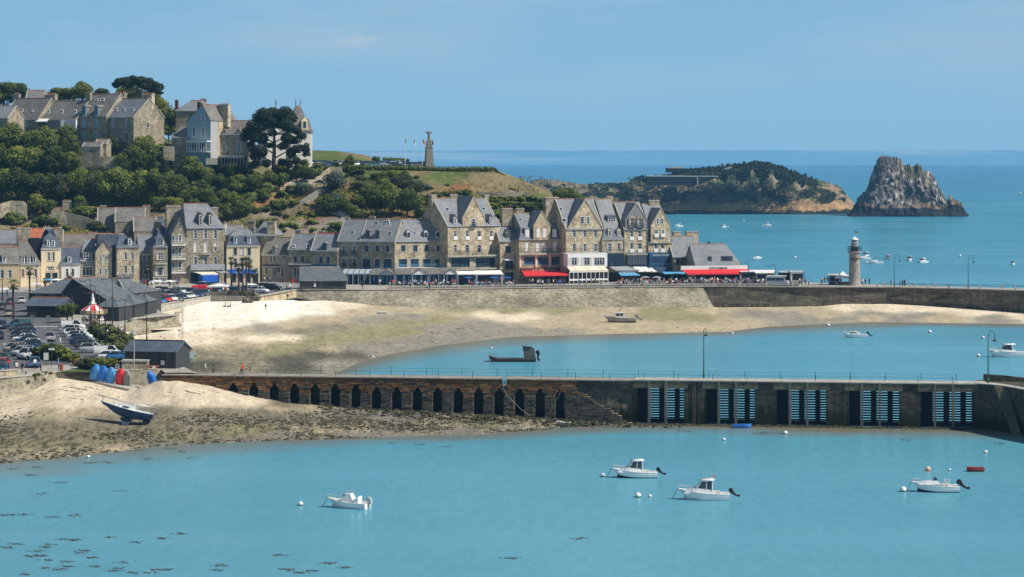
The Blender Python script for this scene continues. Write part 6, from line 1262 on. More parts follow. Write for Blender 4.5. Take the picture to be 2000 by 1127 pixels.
def palm(px, pyb, hpx, label, cr=1.0, z=QZ, Y=None):
    p = PZ(px, pyb, z) if Y is None else PY(px, HY+F*(H-z)/Y, Y); s = p.y/F; hm = hpx*s; rnd = random.Random(int(px)); r = thing('palm_tree', label, 'palm tree', p, 0, 'palm trees on the waterfront')
    t = MB(); t.tube([(0, 0, 0), (.05, 0, hm*.3), (-.04, 0, hm*.7), (0, 0, hm)], [.26, .21, .19, .24], 8); t.obj('trunk', mat('palm_trunk', (.065, .05, .035), .95, .3, 4), r, True)
    m = MB(); cols = []
    for i in range(34):
        q = 2*pi*i/34*5+rnd.uniform(-.2, .2); el = rnd.uniform(-.9, 1.15); L = cr*rnd.uniform(.8, 1.1); d = Vector((cos(q)*cos(el), sin(q)*cos(el), sin(el))); c = Vector((0, 0, hm))+d*L*.55; sd = d.cross(Vector((0, 0, 1))).normalized(); up = sd.cross(d)
        for k in range(9):
            a = (k/8-.5)*2.1; e = c+(d*cos(a)+sd*sin(a))*L*.62-Vector((0, 0, .18*abs(a))); w_ = (sd*cos(a)-d*sin(a))*.05
            m.add([c-w_, c+w_, e+w_*.3], [(0, 1, 2)]); v = min(1, max(0, .35+.4*sin(el)+rnd.uniform(-.15, .15))); cols += [(v, v, v)]*3
        m.add([Vector((0, 0, hm))-sd*.02, Vector((0, 0, hm))+sd*.02, c], [(0, 1, 2)]); cols += [(.2, .2, .2)]*3
    m.obj('fronds', LH, r, False, cols); 
    sk = MB(); sk.lathe([(.24, -1.0), (.48, -.5), (.42, -.1), (.2, .1)], 9, (0, 0, hm)); sk.obj('dead_fronds', mat('dead_fronds', (.16, .11, .06), .95, .3, 4), r)
for a in ((452, 570, 60, 'slender palm left of the cream hotel signs', 1.3), (466, 572, 49, 'shorter palm just right of the slender one', 1.3), (474, 574, 62, 'palm at the left of the tight palm cluster', 1.4), (481, 572, 62, 'palm at the centre of the tight palm cluster', 1.5), (487, 571, 55, 'palm at the right of the tight palm cluster', 1.3), (497, 566, 32, 'bushy low palm right of the tight cluster', 1.5), (288, 577, 52, 'single tall palm in front of the square stone house', 1.3), (26, 632, 76, 'thick trunked palm beside the left road', 1.6), (58, 592, 62, 'palm behind the lean to shelter', 1.4), (135, 560, 21, 'low palm in front of the white cottage', 1.2), (88, 560, 12, 'tiny palm beside the cream mansard house', .8)): palm(*a)
M_lh = mat('lighthouse_stone', cols=[(.3, (.25, .22, .20)), (.6, (.38, .34, .31)), (.8, (.47, .44, .41))], scale=1.0, fine=4, rough=.9, spec=.1)
lp = PZ(1669, 557.5, QZ); s_ = lp.y/F
l = thing('lighthouse', 'small round stone lighthouse with white lantern on the pier', 'lighthouse', lp)
b = MB(); b.lathe([(1.75, 0), (1.55, .4), (1.5, .5), (1.42, 3), (1.36, 6), (1.32, 8.2), (1.32, 8.6), (1.75, 8.9), (1.75, 9.15), (1.1, 9.16)], 24); b.obj('tower', M_lh, l, True)
b = MB(); b.lathe([(1.34, 7.0), (1.42, 7.02), (1.42, 7.35), (1.34, 7.37)], 24); b.box(-.35, -1.6, 6.6, .45, -1.2, 7.7); b.obj('band', mat('dark_stone_band', (.12, .10, .085), .9), l)
b = MB(); b.lathe([(1.0, 9.16), (1.0, 10.5), (.95, 10.6)], 16); b.obj('lantern_base', mat('brown_stone', (.20, .14, .11), .9, .2, 2), l, True)
b = MB(); b.lathe([(.78, 10.6), (.78, 12.3)], 10); b.obj('lantern_glass', M_glass, l)
b = MB()
for i in range(10): q = 2*pi*i/10; b.tube([(.8*cos(q), .8*sin(q), 10.6), (.8*cos(q), .8*sin(q), 12.3)], .05, 4)
b.lathe([(.84, 10.55), (.84, 10.7), (.8, 10.7)], 12); b.lathe([(.83, 11.4), (.83, 11.5), (.8, 11.5)], 12); b.obj('lantern_frame', M_white, l)
b = MB(); b.lathe([(.98, 12.3), (.9, 12.5), (.5, 12.85), (.12, 12.95), (.1, 13.3), (.02, 13.35)], 16); b.obj('cupola', M_white, l, True)
b = MB()
for i in range(20): q = 2*pi*i/20; b.tube([(1.72*cos(q), 1.72*sin(q), 9.15), (1.72*cos(q), 1.72*sin(q), 10.5)], .035, 4)
for z in (9.8, 10.5): b.lathe([(1.75, z-.03), (1.75, z+.03), (1.69, z+.03)], 20)
b.obj('gallery_railing', M_metal, l)
b = MB(); b.tube([(0, 0, 13.3), (0, 0, 15)], .03, 4); b.prism([(0, 0, 14.0), (0, 0, 14.9), (.7, 0, 14.5), (1.0, 0, 14.0)], (0, .03, 0)); b.obj('flag', mat('green_flag', (.12, .22, .14), .8), l)
l.scale = (1, 1, .94)
M_mon = mat('monument_stone', cols=[(.3, (.17, .155, .13)), (.7, (.30, .275, .235))], scale=.8, fine=3, rough=.95, spec=.05)
mp_ = PY(838, 328, 750); m_ = thing('war_memorial', 'tall stepped granite war memorial topped by a figure with spread wings', 'monument', mp_, radians(14))
b = MB()
def frus(b, z0, z1, a, c): b.rows([[(-a, -a, z0), (a, -a, z0), (a, a, z0), (-a, a, z0)], [(-c, -c, z1), (c, -c, z1), (c, c, z1), (-c, c, z1)]], 0, True); b.poly([(-c, -c, z1), (c, -c, z1), (c, c, z1), (-c, c, z1)])
frus(b, -1, 1.5, 1.35, 1.22); frus(b, 1.5, 6.0, 1.1, .9); frus(b, 6.0, 6.25, 1.0, .95); frus(b, 6.25, 8.0, .68, .6); frus(b, 8.0, 8.6, .55, .25)
for q in range(4): a = q*pi/2+pi/4; b.ball((.72*cos(a), .72*sin(a), 6.9), .3, 0, 8, 6, (1, 1, 2.1)); b.ball((.72*cos(a), .72*sin(a), 7.65), .16, 0, 8, 6)
b.obj('pedestal', M_mon, m_)
b = MB(); b.lathe([(.46, 8.4), (.40, 9.2), (.34, 9.9), (.44, 10.3), (.34, 10.55), (.12, 10.65), (.19, 10.8), (.16, 11.0), (.01, 11.1)], 12)
for sg in (-1, 1):
    b.tube([(0, 0, 10.35), (sg*.6, -.05, 10.45), (sg*1.1, -.1, 10.6)], [.24, .17, .09], 8)
    b.prism([(sg*.15, .08, 10.5), (sg*.7, .08, 10.6), (sg*1.2, .08, 10.72), (sg*1.1, .08, 10.5), (sg*.75, .08, 10.2), (sg*.3, .08, 9.8)], (0, .08, 0))
b.obj('winged_figure', mat('bronze_grey', (.22, .21, .17), .7, .3, 3), m_, True)
for i, (px, yb, yt, lab, cs) in enumerate([(791.5, 325, 267.5, 'white flagpole with a green and white flag, leftmost', [(.10, .30, .22), (.35, .45, .42)]), (808.5, 325, 269, 'white flagpole with a striped green flag, second from left', [(.10, .28, .2), (.6, .62, .6)]), (825.3, 325.5, 269, 'flagpole with a tricolour flag beside the memorial', [(.05, .12, .3), (.7, .7, .68), (.62, .10, .05)]), (843.4, 320, 270.5, 'flagpole with a dark blue flag behind the memorial', [(.015, .03, .09), (.02, .05, .16)])]):
    Y = 745 if i < 3 else 754; p = PY(px, yb, Y); hh = (yb-yt)*Y/F; o = thing('flagpole', lab, 'flagpole', p, 0, 'flagpoles by the war memorial'); b = MB(); b.tube([(0, 0, -1), (0, 0, hh)], [.085, .05], 6); b.obj('pole', M_white, o)
    fb = MB(); W = .95; Hh = 2.3; n = 6; k = len(cs)
    for j in range(n):
        x0_, x1_ = W*j/n*(.5 if i != 2 else .8), W*(j+1)/n*(.5 if i != 2 else .8); 
        d0, d1 = j/n*1.1, (j+1)/n*1.1; y0_, y1_ = .12*sin(j*1.3), .12*sin((j+1)*1.3); fb.poly([(x0_, y0_, hh-.1-d0), (x1_, y1_, hh-.1-d1), (x1_, y1_, hh-1.35-d1), (x0_, y0_, hh-1.35-d0)], min(k-1, j*k//n))
    fb.obj('flag', [mat('flag_%d_%d' % (i, j), c, .8, .05) for j, c in enumerate(cs)], o)
cp = PZ(181, 637, QZ); s_ = cp.y/F; c = thing('carousel', 'merry go round with red and white striped canopy', 'carousel', cp)
M_gold = mat('gilt_frieze', cols=[(.4, (.35, .25, .12)), (.55, (.55, .45, .3)), (.65, (.30, .12, .08))], rough=.6, scale=3)
R0 = 2.3; zc = 3.05
b = MB(); b.lathe([(R0*.96, zc), (R0*.6, zc+.55), (R0*.34, zc+1.0), (.5, zc+1.25)], 24, ms=[0, 0, 1, 1]); b.obj('striped_canopy', [M_whitec, M_red], c)
b = MB(); b.lathe([(.72, zc+1.2), (.68, zc+1.35), (.45, zc+1.65), (.33, zc+1.95), (.38, zc+2.02), (.2, zc+2.5), (.12, zc+3.1), (.02, zc+3.3)], 16); b.obj('bell_top', M_whitec, c, True); b = MB(); b.ball((0, 0, zc+3.38), .14); b.obj('finial', M_red, c)
b = MB(); b.lathe([(R0, zc-.75), (R0*1.04, zc-.6), (R0*1.0, zc), (R0*.9, zc+.02)], 16); b.obj('rounding_board', M_gold, c)
b = MB(); b.lathe([(R0, 0), (R0, .3), (.1, .31)], 24); b.obj('platform', M_gold, c); b = MB(); b.lathe([(.7, .3), (.7, zc-.6)], 10); b.obj('centre_column', M_renderw, c)
for i in range(10):
    q = 2*pi*i/10; x, y = R0*.8*cos(q), R0*.8*sin(q); b = MB(); b.tube([(x, y, .3), (x, y, zc-.5)], .04, 5); t = Vector((-sin(q), cos(q), 0))
    b.ball((x, y, 1.25), .28, 0, 8, 5, (1.3, 1.3, .8)); e = Vector((x, y, 1.3))+t*.4; b.tube([e-t*.1, e+Vector((0, 0, .4)), e+t*.25+Vector((0, 0, .45))], [.15, .12, .07], 6)
    for a in (-.25, .25): b.tube([Vector((x, y, 1.15))+t*a, Vector((x, y, .7))+t*a*1.5], [.08, .05], 5)
    b.obj('horse', [M_renderw, M_brown, M_gold][i % 3], c)
b = MB(); b.box(1.9, -.9, 2.5, 2.9, -.7, 3.3); b.obj('sign_board', M_gold, c)
SKIN = mat('skin', (.45, .27, .18), .6, .08); HAIRC = mat('hair', (.05, .03, .02), .7, .2, 5); TOP = mat('shirt_cloth', (1, 1, 1), .85, .06, 3, objcol=True)
def trousers():
    m, nt = newmat('trouser_cloth'); b = N(nt, 'ShaderNodeBsdfPrincipled'); b.inputs['Roughness'].default_value = .9; oi = N(nt, 'ShaderNodeObjectInfo')
    c = ramp(nt, oi.outputs['Random'], [(0, (.02, .03, .07)), (.3, (.015, .015, .018)), (.5, (.30, .25, .17)), (.65, (.03, .05, .11)), (.85, (.10, .10, .11)), (.95, (.5, .48, .45))], 'CONSTANT'); nt.links.new(c, b.inputs['Base Color']); finish(nt, b.outputs[0]); return m
TRS = trousers()
def person_mesh(name, pose, bag=False):
    """one skinned figure; joints laid out, radii tapered"""
    J = {}; sit = pose == 'sit'; zz = -.42 if sit else 0
    J['pel'] = (0, 0, .95+zz); J['wai'] = (0, 0, 1.10+zz); J['che'] = (0, -.02, 1.32+zz); J['nek'] = (0, 0, 1.50+zz); J['hd0'] = (0, -.015, 1.58+zz); J['hd1'] = (0, -.02, 1.66+zz); J['hd2'] = (0, -.01, 1.735+zz)
    for s, n in ((-1, 'L'), (1, 'R')):
        J['sh'+n] = (s*.19, 0, 1.42+zz); J['hp'+n] = (s*.10, 0, .90+zz)
        if pose == 'walk': J['kn'+n] = (s*.10, s*-.18-.03, .50); J['an'+n] = (s*.10, s*-.22+.08, .09+(.06 if s < 0 else 0)); J['to'+n] = (s*.11, s*-.22-.08, .04+(.03 if s < 0 else 0)); J['el'+n] = (s*.25, s*.10, 1.14); J['wr'+n] = (s*.24, s*.22-.10, .92); J['ha'+n] = (s*.24, s*.26-.15, .84)
        elif sit: J['kn'+n] = (s*.13, -.42, .50); J['an'+n] = (s*.12, -.40, .10); J['to'+n] = (s*.13, -.54, .04); J['el'+n] = (s*.26, -.10, .74); J['wr'+n] = (s*.18, -.33, .76); J['ha'+n] = (s*.14, -.42, .79)
        else: J['kn'+n] = (s*.11, -.01, .50); J['an'+n] = (s*.12, .02, .09); J['to'+n] = (s*.14, -.13, .04); J['el'+n] = (s*.26, .02, 1.13); J['wr'+n] = (s*.27, -.06, .90); J['ha'+n] = (s*.26, -.09, .81)
    E = [('pel', 'wai'), ('wai', 'che'), ('che', 'nek'), ('nek', 'hd0'), ('hd0', 'hd1'), ('hd1', 'hd2')]
    for n in 'LR': E += [('che', 'sh'+n), ('sh'+n, 'el'+n), ('el'+n, 'wr'+n), ('wr'+n, 'ha'+n), ('pel', 'hp'+n), ('hp'+n, 'kn'+n), ('kn'+n, 'an'+n), ('an'+n, 'to'+n)]
    rad = dict(pel=.15, wai=.135, che=.165, nek=.06, hd0=.075, hd1=.10, hd2=.085, sh=.075, el=.05, wr=.035, ha=.045, hp=.10, kn=.068, an=.05, to=.045)
    ks = list(J); me = bpy.data.meshes.new('sk'); me.from_pydata([J[k] for k in ks], [(ks.index(a), ks.index(b)) for a, b in E], []); o = bpy.data.objects.new('sk', me); COL.objects.link(o)
    sm = o.modifiers.new('s', 'SKIN'); 
    for i, k in enumerate(ks): r = rad.get(k, rad.get(k[:2], .06)); me.skin_vertices[0].data[i].radius = (r, r*(.75 if k in ('che', 'wai', 'pel') else 1)); me.skin_vertices[0].data[i].use_root = k == 'pel'
    o.modifiers.new('u', 'SUBSURF').levels = 1
    dg = bpy.context.evaluated_depsgraph_get(); m2 = bpy.data.meshes.new_from_object(o.evaluated_get(dg)); bpy.data.objects.remove(o)
    m2.materials.clear()
    for m in (SKIN, TOP, TRS, HAIRC): m2.materials.append(m)
    for p in m2.polygons:
        c = p.center; z = c.z-zz; arm = abs(c.x) > .225 and z > .7
        leg = (c.z < .62 or z < .97) and not arm if sit else (z < .97 and not arm)
        p.material_index = 3 if z > 1.70 or (z > 1.56 and c.y > .03) else 0 if z > 1.50 or (arm and z < 1.12) else 2 if leg else 1; p.use_smooth = True
        if not sit and z < .08: p.material_index = 3
    r = model('person', 'person'); ob = bpy.data.objects.new('body', m2); link(ob, r)
    hb = MB(); y0 = J['hd1'][1]; zc = J['hd1'][2]; hb.ball((0, y0+.03, zc+.045), .108, 0, 10, 6, (1, 1.02, .95)); hb.obj('hair', HAIRC, r, True)
    fb = MB(); fb.ball((0, y0-.10, zc-.005), .022, 0, 6, 4, (1, 1.3, 1.2)); 
    for s in (-1, 1): fb.ball((s*.035, y0-.085, zc+.025), .012, 1, 6, 4); fb.ball((s*.098, y0, zc), .02, 0, 6, 4)
    fb.box(-.025, y0-.10, zc-.052, .025, y0-.085, zc-.045, 1); fb.obj('face', [SKIN, HAIRC], r, True)
    if bag: g = MB(); g.box(-.14, .12, 1.08, .14, .28, 1.45); g.obj('backpack', M_navy, r)
    return r
PST, PWK, PSI, PBG = person_mesh('a', 'stand'), person_mesh('b', 'walk'), person_mesh('c', 'sit'), person_mesh('d', 'walk', True)
TOPS = {'white': (.75, .74, .7, 1), 'black': (.02, .02, .022, 1), 'red': (.65, .05, .04, 1), 'blue': (.06, .22, .55, 1), 'navy': (.02, .035, .09, 1), 'grey': (.25, .25, .26, 1), 'beige': (.55, .42, .28, 1), 'orange': (.6, .2, .06, 1), 'pale blue': (.4, .52, .62, 1)}
rp_ = random.Random(4)
def person(px, py, col, where, pose='stand', z=QZ, rz=None, p=None, group=None):
    m = {'stand': PST, 'walk': PWK, 'sit': PSI, 'bag': PBG}[pose]; verb = {'stand': 'standing', 'walk': 'walking', 'sit': 'sitting', 'bag': 'walking with backpack'}[pose]
    p = p or PZ(px, py, z); rz = rp_.uniform(0, 6.28) if rz is None else rz
    return put(m, p, rz, 'person in %s top %s %s' % (col, verb, where), group or ('people '+where), sc_=rp_.uniform(.94, 1.04), color=TOPS[col])
CW = ['white', 'white', 'white', 'black', 'navy', 'grey', 'beige', 'pale blue', 'blue', 'red']
def crowd(n, xa, xb, ya, yb, where, poses=('sit', 'sit', 'stand'), seed=1):
    r = random.Random(seed)
    for i in range(n): person(lerp(xa, xb, (i+r.uniform(.2, .8))/n), r.uniform(ya, yb), r.choice(CW), where, r.choice(poses))
crowd(36, 758, 892, 556.8, 560.0, 'at the blue pavilion terrace', seed=2)
crowd(24, 915, 1008, 557, 559.6, 'at the white awning terrace', seed=3)
crowd(12, 1032, 1108, 556, 559.5, 'by the red awning bar', ('stand', 'walk', 'stand'), 4)
crowd(5, 1125, 1180, 556, 558, 'at the glazed veranda', ('stand', 'sit'), 5)
crowd(24, 1205, 1262, 554.5, 558, 'at the sky blue canopy terrace', seed=6)
crowd(22, 1262, 1335, 554, 557, 'at the grey parasol terrace', seed=7)
crowd(58, 1336, 1472, 552.5, 556, 'at the crowded long red awning', ('sit', 'sit', 'stand'), 8)
crowd(11, 1470, 1500, 552, 556.5, 'beyond the end of the red awning', ('stand', 'walk', 'sit'), 9)
for x, y, c_, ps in ((708, 566, 'black', 'walk'), (742, 558, 'white', 'stand'), (830, 562, 'white', 'stand'), (834, 565, 'white', 'walk'), (839, 565, 'navy', 'walk'), (1004, 561, 'black', 'walk'), (1051, 559.5, 'white', 'walk'), (1058, 561, 'black', 'sit'), (1070, 559, 'navy', 'stand'), (1091, 559.5, 'blue', 'walk'), (1101, 561, 'navy', 'walk'), (1209, 561, 'grey', 'walk'), (1213, 561.5, 'beige', 'walk'), (1218, 559, 'navy', 'walk'), (1247, 560.5, 'navy', 'stand'), (1258, 560, 'grey', 'walk'), (1303, 560.5, 'beige', 'walk'), (1308, 557, 'red', 'stand'), (1400, 557, 'red', 'stand')): person(x, y, c_, 'on the promenade before the restaurants', ps)
for x, y, c_ in ((1562, 555, 'white'), (1566, 556.5, 'orange'), (1573, 558, 'red'), (1579, 558, 'grey'), (1604, 555.5, 'grey'), (1606, 553, 'white'), (1610, 553, 'navy'), (1616, 553, 'navy'), (1620, 553.5, 'black'), (1634, 556, 'blue'), (1640, 557, 'white'), (1682, 557, 'grey'), (1685, 557.5, 'white'), (1690, 557, 'navy'), (1698, 556.5, 'navy')): person(x, y, c_, 'near the lighthouse and its stalls', 'stand')
for x, c_ in ((1740, 'black'), (1757.5, 'black'), (1762.5, 'navy'), (1767, 'black')): person(x, 559.5, c_, 'in silhouette on the pier', 'stand')
for x, w, c_, ps in ((401, 2, 'white', 'walk'), (416, 2.2, 'black', 'stand'), (471.5, 1.2, 'orange', 'walk'), (474.5, 1.5, 'red', 'walk')): u = J.u(x, w); person(x, 0, c_, 'on the near jetty walkway', ps, p=J.O+J.U*u+J.W*w+Vector((0, 0, JT)), rz=pi/2)
def onb(px, py, rr=rr2): return on_beach(px, py, rr)
for x, y, c_, ps in ((519, 608, 'black', 'walk'), (562, 588, 'black', 'stand'), (440, 599, 'grey', 'sit'), (444, 600, 'white', 'sit'), (450, 598, 'black', 'sit')): q = onb(x, y); person(x, y, c_, 'on the upper sand of the beach', ps, p=q+Vector((0, 0, -.38 if ps == 'sit' else 0)))
for x, y, c_, ps, w_ in ((29, 722, 'black', 'sit', 'on the quay corner by the low wall'), (32, 729, 'white', 'stand', 'on the quay corner by the low wall'), (44, 729, 'navy', 'stand', 'on the quay corner by the low wall'), (52, 719, 'black', 'stand', 'at the back of the blue van'), (68, 722, 'white', 'stand', 'at the back of the blue van'), (80, 725, 'grey', 'stand', 'at the back of the blue van'), (114, 721, 'blue', 'stand', 'by the orange bin'), (215, 648, 'red', 'walk', 'near the carousel'), (231, 654, 'navy', 'walk', 'near the carousel'), (238, 658, 'white', 'stand', 'near the carousel'), (243, 658, 'grey', 'stand', 'near the carousel'), (258, 664, 'blue', 'stand', 'near the carousel'), (180, 655, 'grey', 'stand', 'near the carousel'), (118, 658, 'grey', 'stand', 'near the parked bicycles'), (125, 660, 'white', 'stand', 'near the parked bicycles'),
    (6, 580, 'white', 'stand', 'by the left roadside stalls'), (14, 579, 'blue', 'stand', 'by the left roadside stalls'), (560, 568, 'navy', 'walk', 'by the harbour shed'), (566, 568, 'white', 'walk', 'by the harbour shed'), (570, 567.5, 'white', 'walk', 'by the harbour shed'), (517, 553, 'pale blue', 'walk', 'on the road up the hill'), (522, 553, 'black', 'stand', 'on the road up the hill'), (527, 553, 'grey', 'walk', 'on the road up the hill')): person(x, y, c_, w_, ps)
crowd(14, 404, 446, 570, 578, 'at the oyster stalls by the planter', ('stand', 'walk'), 12)
crowd(6, 262, 300, 555, 560, 'on the terrace beside the balconies', ('stand', 'sit'), 13); crowd(6, 330, 350, 556, 561, 'outside the tall hotel', ('stand', 'sit'), 14)
PAINT = mat('car_paint', (1, 1, 1), .28, .0, objcol=True, coat=.6); TYRE = mat('tyre_rubber', (.02, .02, .02), .9, .1); RIM = mat('alloy_rim', (.45, .46, .48), .35, .1, metal=.6); HLAMP = mat('headlamp', (.7, .72, .72), .15, .05); TLAMP = mat('tail_lamp', (.45, .02, .015), .3, .05); PLAST = mat('black_plastic', (.02, .02, .022), .7, .1); CGLASS = mat('car_glass', (.02, .028, .035), .08, .2, spec=.8)
def car_model(name, L=4.2, W=1.76, Hh=1.48, kind='hatch'):
    r = model(name, 'car'); b = MB(); x0, x1 = -L/2, L/2          # nose at -x
    if kind == 'hatch': st = [(0, .55, .62), (.03, .44, .70), (.12, .40, .80), (.28, .38, .92), (.6, .38, .95), (.93, .40, .96), (.985, .46, .86), (1, .5, .7)]; cab = [(.25, .92), (.42, 1.0), (.80, .985), (.975, .94)]; hs = (.02, .93, 1.0, .62)
    elif kind == 'van': st = [(0, .55, .75), (.03, .42, .95), (.14, .40, 1.08), (.22, .38, 1.15), (.6, .38, 1.18), (.97, .40, 1.18), (.99, .46, 1.1), (1, .5, .8)]; cab = [(.15, .95), (.30, 1.0), (.975, 1.0), (.995, .97)]; hs = (.02, .9, 1.0, .9)
    else: st = [(0, .6, .75), (.03, .48, .85), (.10, .44, .98), (.26, .42, 1.02), (.6, .42, 1.05), (.95, .44, 1.05), (.99, .5, .95), (1, .55, .8)]; cab = [(.24, .93), (.38, 1.0), (.88, 1.0), (.985, .95)]; hs = (.02, .93, 1.0, .7)
    rows = []
    for t, zb, zt in st:
        x = x0+L*t; e = 1-.16*max(0, (.10-t)/.10)-.10*max(0, (t-.93)/.07); w = W/2*e; zb = zb*.62
        rows.append([(x, -w*.92, zb), (x, -w, zb+.12), (x, -w, zt-.18), (x, -w*.93, zt), (x, 0, zt+.035), (x, w*.93, zt), (x, w, zt-.18), (x, w, zb+.12), (x, w*.92, zb)])
    b.rows(rows); b.poly(rows[0]); b.poly(rows[-1][::-1]); 
    zt = st[4][2]; (a0, _), (a1, _), (a2, _), (a3, _) = cab; w0, w1 = W/2*.91, W/2*.72; X = lambda t: x0+L*t
    top = [(X(a1), -w1, Hh), (X(a2), -w1, Hh-.03), (X(a2), w1, Hh-.03), (X(a1), w1, Hh)]; b.poly(top); m_ = (X(a1)+X(a2))/2; b.poly([(X(a1), -w1, Hh), (X(a1), w1, Hh), (X(a1)-.12, w1*.96, Hh-.07), (X(a1)-.12, -w1*.96, Hh-.07)])
    for s in (-1, 1):
        for (ta, tb) in ((a0, a1), (.5, .5), (a3, a2)):
            p0 = Vector((X(ta), s*w0, zt)); p1 = Vector((X(tb), s*w1, Hh-.02)); d = Vector((.07, 0, 0)); b.prism([p0-d, p0+d, p1+d, p1-d], (0, -s*.05, 0))
        b.prism([(X(a0), s*w0, zt-.05), (X(a3), s*w0, zt-.05), (X(a3), s*w0, zt+.03), (X(a0), s*w0, zt+.03)], (0, -s*.06, 0))
    b.obj('body', PAINT, r, True)
    g = MB(); i = .985; g.rows([[(X(a0), -w0*i, zt), (X(a3), -w0*i, zt), (X(a3), w0*i, zt), (X(a0), w0*i, zt)], [(X(a1), -w1*i, Hh-.02), (X(a2), -w1*i, Hh-.04), (X(a2), w1*i, Hh-.04), (X(a1), w1*i, Hh-.02)]], 0, True); g.obj('windows', CGLASS, r)
    if kind == 'van':
        v = MB()
        for s in (-1, 1): v.prism([(X(.52), s*(w0+.005), zt), (X(.985), s*(w0+.005), zt), (X(.97), s*(w1+.02), Hh-.04), (X(.52), s*(w1+.02), Hh-.04)], (0, s*.02, 0))
        v.obj('side_panel', PAINT, r)
    for tx in (.17, .81):
        for s in (-1, 1):
            c = Vector((X(tx), s*(W/2-.10), .32)); q = MB(); q.tube([c-Vector((0, .11, 0)), c+Vector((0, .11, 0))], .32, 14); w = q.obj('wheel', TYRE, r)
            q = MB(); q.tube([c-Vector((0, .118, 0)), c+Vector((0, .118, 0))], .20, 10); q.obj('rim', RIM, w)
    for s in (-1, 1):
        q = MB(); q.ball((X(.035), s*W*.36, st[1][2]*.9), .15, 0, 8, 5, (.7, 1.2, .6)); q.obj('headlight', HLAMP, r, True)
        q = MB(); q.box(X(.965), s*W*.36-.1, st[-2][2]-.22, X(1)+.01, s*W*.36+.1, st[-2][2]-.02); q.obj('tail_light', TLAMP, r)
        q = MB(); q.box(X(a0)+.35, s*W*.52-.1, zt+.02, X(a0)+.48, s*W*.52+.1, zt+.16); q.obj('mirror', PLAST, r)
    q = MB(); q.box(X(0)-.01, -W*.36, .28, X(.02), W*.36, .42); q.box(X(.985), -W*.36, .30, X(1)+.01, W*.36, .45); q.obj('bumper_trim', PLAST, r)
    q = MB(); q.box(X(0)-.02, -.26, .43, X(0)+.02, .26, .54); q.box(X(1)-.02, -.26, .62, X(1)+.02, .26, .73); q.obj('number_plate', M_white, r)
    return r
CH, CS, CV = car_model('hatchback'), car_model('estate_car', 4.5, 1.84, 1.66, 'suv'), car_model('small_van', 4.5, 1.86, 1.86, 'van')
PC = {'white': (.72, .72, .70, 1), 'silver': (.42, .44, .46, 1), 'dark grey': (.07, .075, .08, 1), 'black': (.012, .013, .016, 1), 'navy': (.015, .04, .10, 1), 'blue': (.03, .16, .38, 1), 'red': (.55, .03, .03, 1), 'beige': (.38, .33, .24, 1), 'teal': (.04, .12, .15, 1), 'grey blue': (.16, .22, .28, 1)}
def car(px, py, col, kind, where, deg, z=QZ, Y=None):
    m = {'h': CH, 's': CS, 'v': CV}[kind]; nm = {'h': 'hatchback', 's': 'estate car', 'v': 'small van'}[kind]; p = PZ(px, py, z) if Y is None else PY(px, py, Y)
    return put(m, p, radians(deg), '%s %s parked %s' % (col, nm, where), 'cars parked '+where, color=PC[col])
A = 'in the left row by the road'; B_ = 'in the right row facing the carousel'; C_ = 'along the quay wall above the sand'; D_ = 'in the rear row by the restaurants'; E_ = 'on the hilltop beside the memorial'; G_ = 'on the far left road'
for i, (x, y, c_, k) in enumerate([(37, 642, 'teal', 'v'), (42, 648, 'dark grey', 's'), (46, 656, 'navy', 's'), (44, 661, 'dark grey', 'h'), (48, 667, 'white', 'h'), (52, 671, 'navy', 'h'), (58, 677, 'white', 'h'), (56, 683, 'navy', 's')]): car(x, y, c_, k, A, 8)
for x, y, c_, k in [(29, 688, 'beige', 's'), (36, 692, 'dark grey', 's'), (44, 695, 'silver', 's'), (57, 701, 'silver', 'v')]: car(x, y, c_, k, 'nose out at the near end of the left row', 62)
car(68, 717, 'blue', 's', 'at the roadside with bikes on its back', -80); car(98, 666, 'silver', 's', 'alone on the lane between the two rows', -82)
for x, y, c_, k in [(143, 645, 'white', 'v'), (146, 652, 'silver', 's'), (149, 658, 'white', 's'), (156, 664, 'white', 's'), (160, 670, 'grey blue', 's'), (163, 676, 'navy', 's'), (172, 682, 'dark grey', 's'), (182, 689, 'silver', 's'), (210, 697, 'white', 'v'), (216, 703, 'white', 'h'), (234, 704, 'blue', 'h')]: car(x, y, c_, k, B_, 186)
for x, y, c_, k in [(5, 605, 'dark grey', 's'), (17, 618, 'beige', 's'), (3, 642, 'navy', 's'), (42, 592, 'white', 'h'), (20, 594, 'navy', 'h'), (-2, 662, 'navy', 'h')]: car(x, y, c_, k, G_, -80)
for x, y, c_, k in [(3, 718, 'red', 'h'), (5, 706, 'dark grey', 'h'), (2, 727, 'navy', 'h')]: car(x, y, c_, k, 'at the left edge beside the low wall', 88)
for x, y, c_, k in [(287, 592, 'white', 'h'), (300, 593.5, 'white', 'h'), (310, 593, 'blue', 's'), (322, 590, 'red', 's'), (332, 588.5, 'white', 's'), (344, 588, 'dark grey', 's'), (353, 585, 'navy', 'h'), (362, 583.5, 'white', 'h'), (369, 582.5, 'white', 'h'), (377, 581, 'navy', 's'), (386, 579.5, 'navy', 's'), (396, 578, 'dark grey', 's')]: car(x, y, c_, k, C_, 128)
for x, y, c_, k in [(272, 583, 'navy', 'h'), (284, 581, 'white', 's'), (294, 577, 'silver', 'h'), (306, 577, 'white', 's'), (318, 575, 'black', 'v'), (329, 576, 'black', 's'), (341, 577, 'dark grey', 's'), (352, 575, 'white', 'v'), (325, 580, 'silver', 's'), (340, 582, 'dark grey', 's'), (368, 575, 'navy', 's'), (380, 576, 'grey blue', 's'), (392, 574, 'dark grey', 's'), (400, 565, 'dark grey', 'v'), (388, 570, 'grey blue', 'h')]: car(x, y, c_, k, D_, 130)
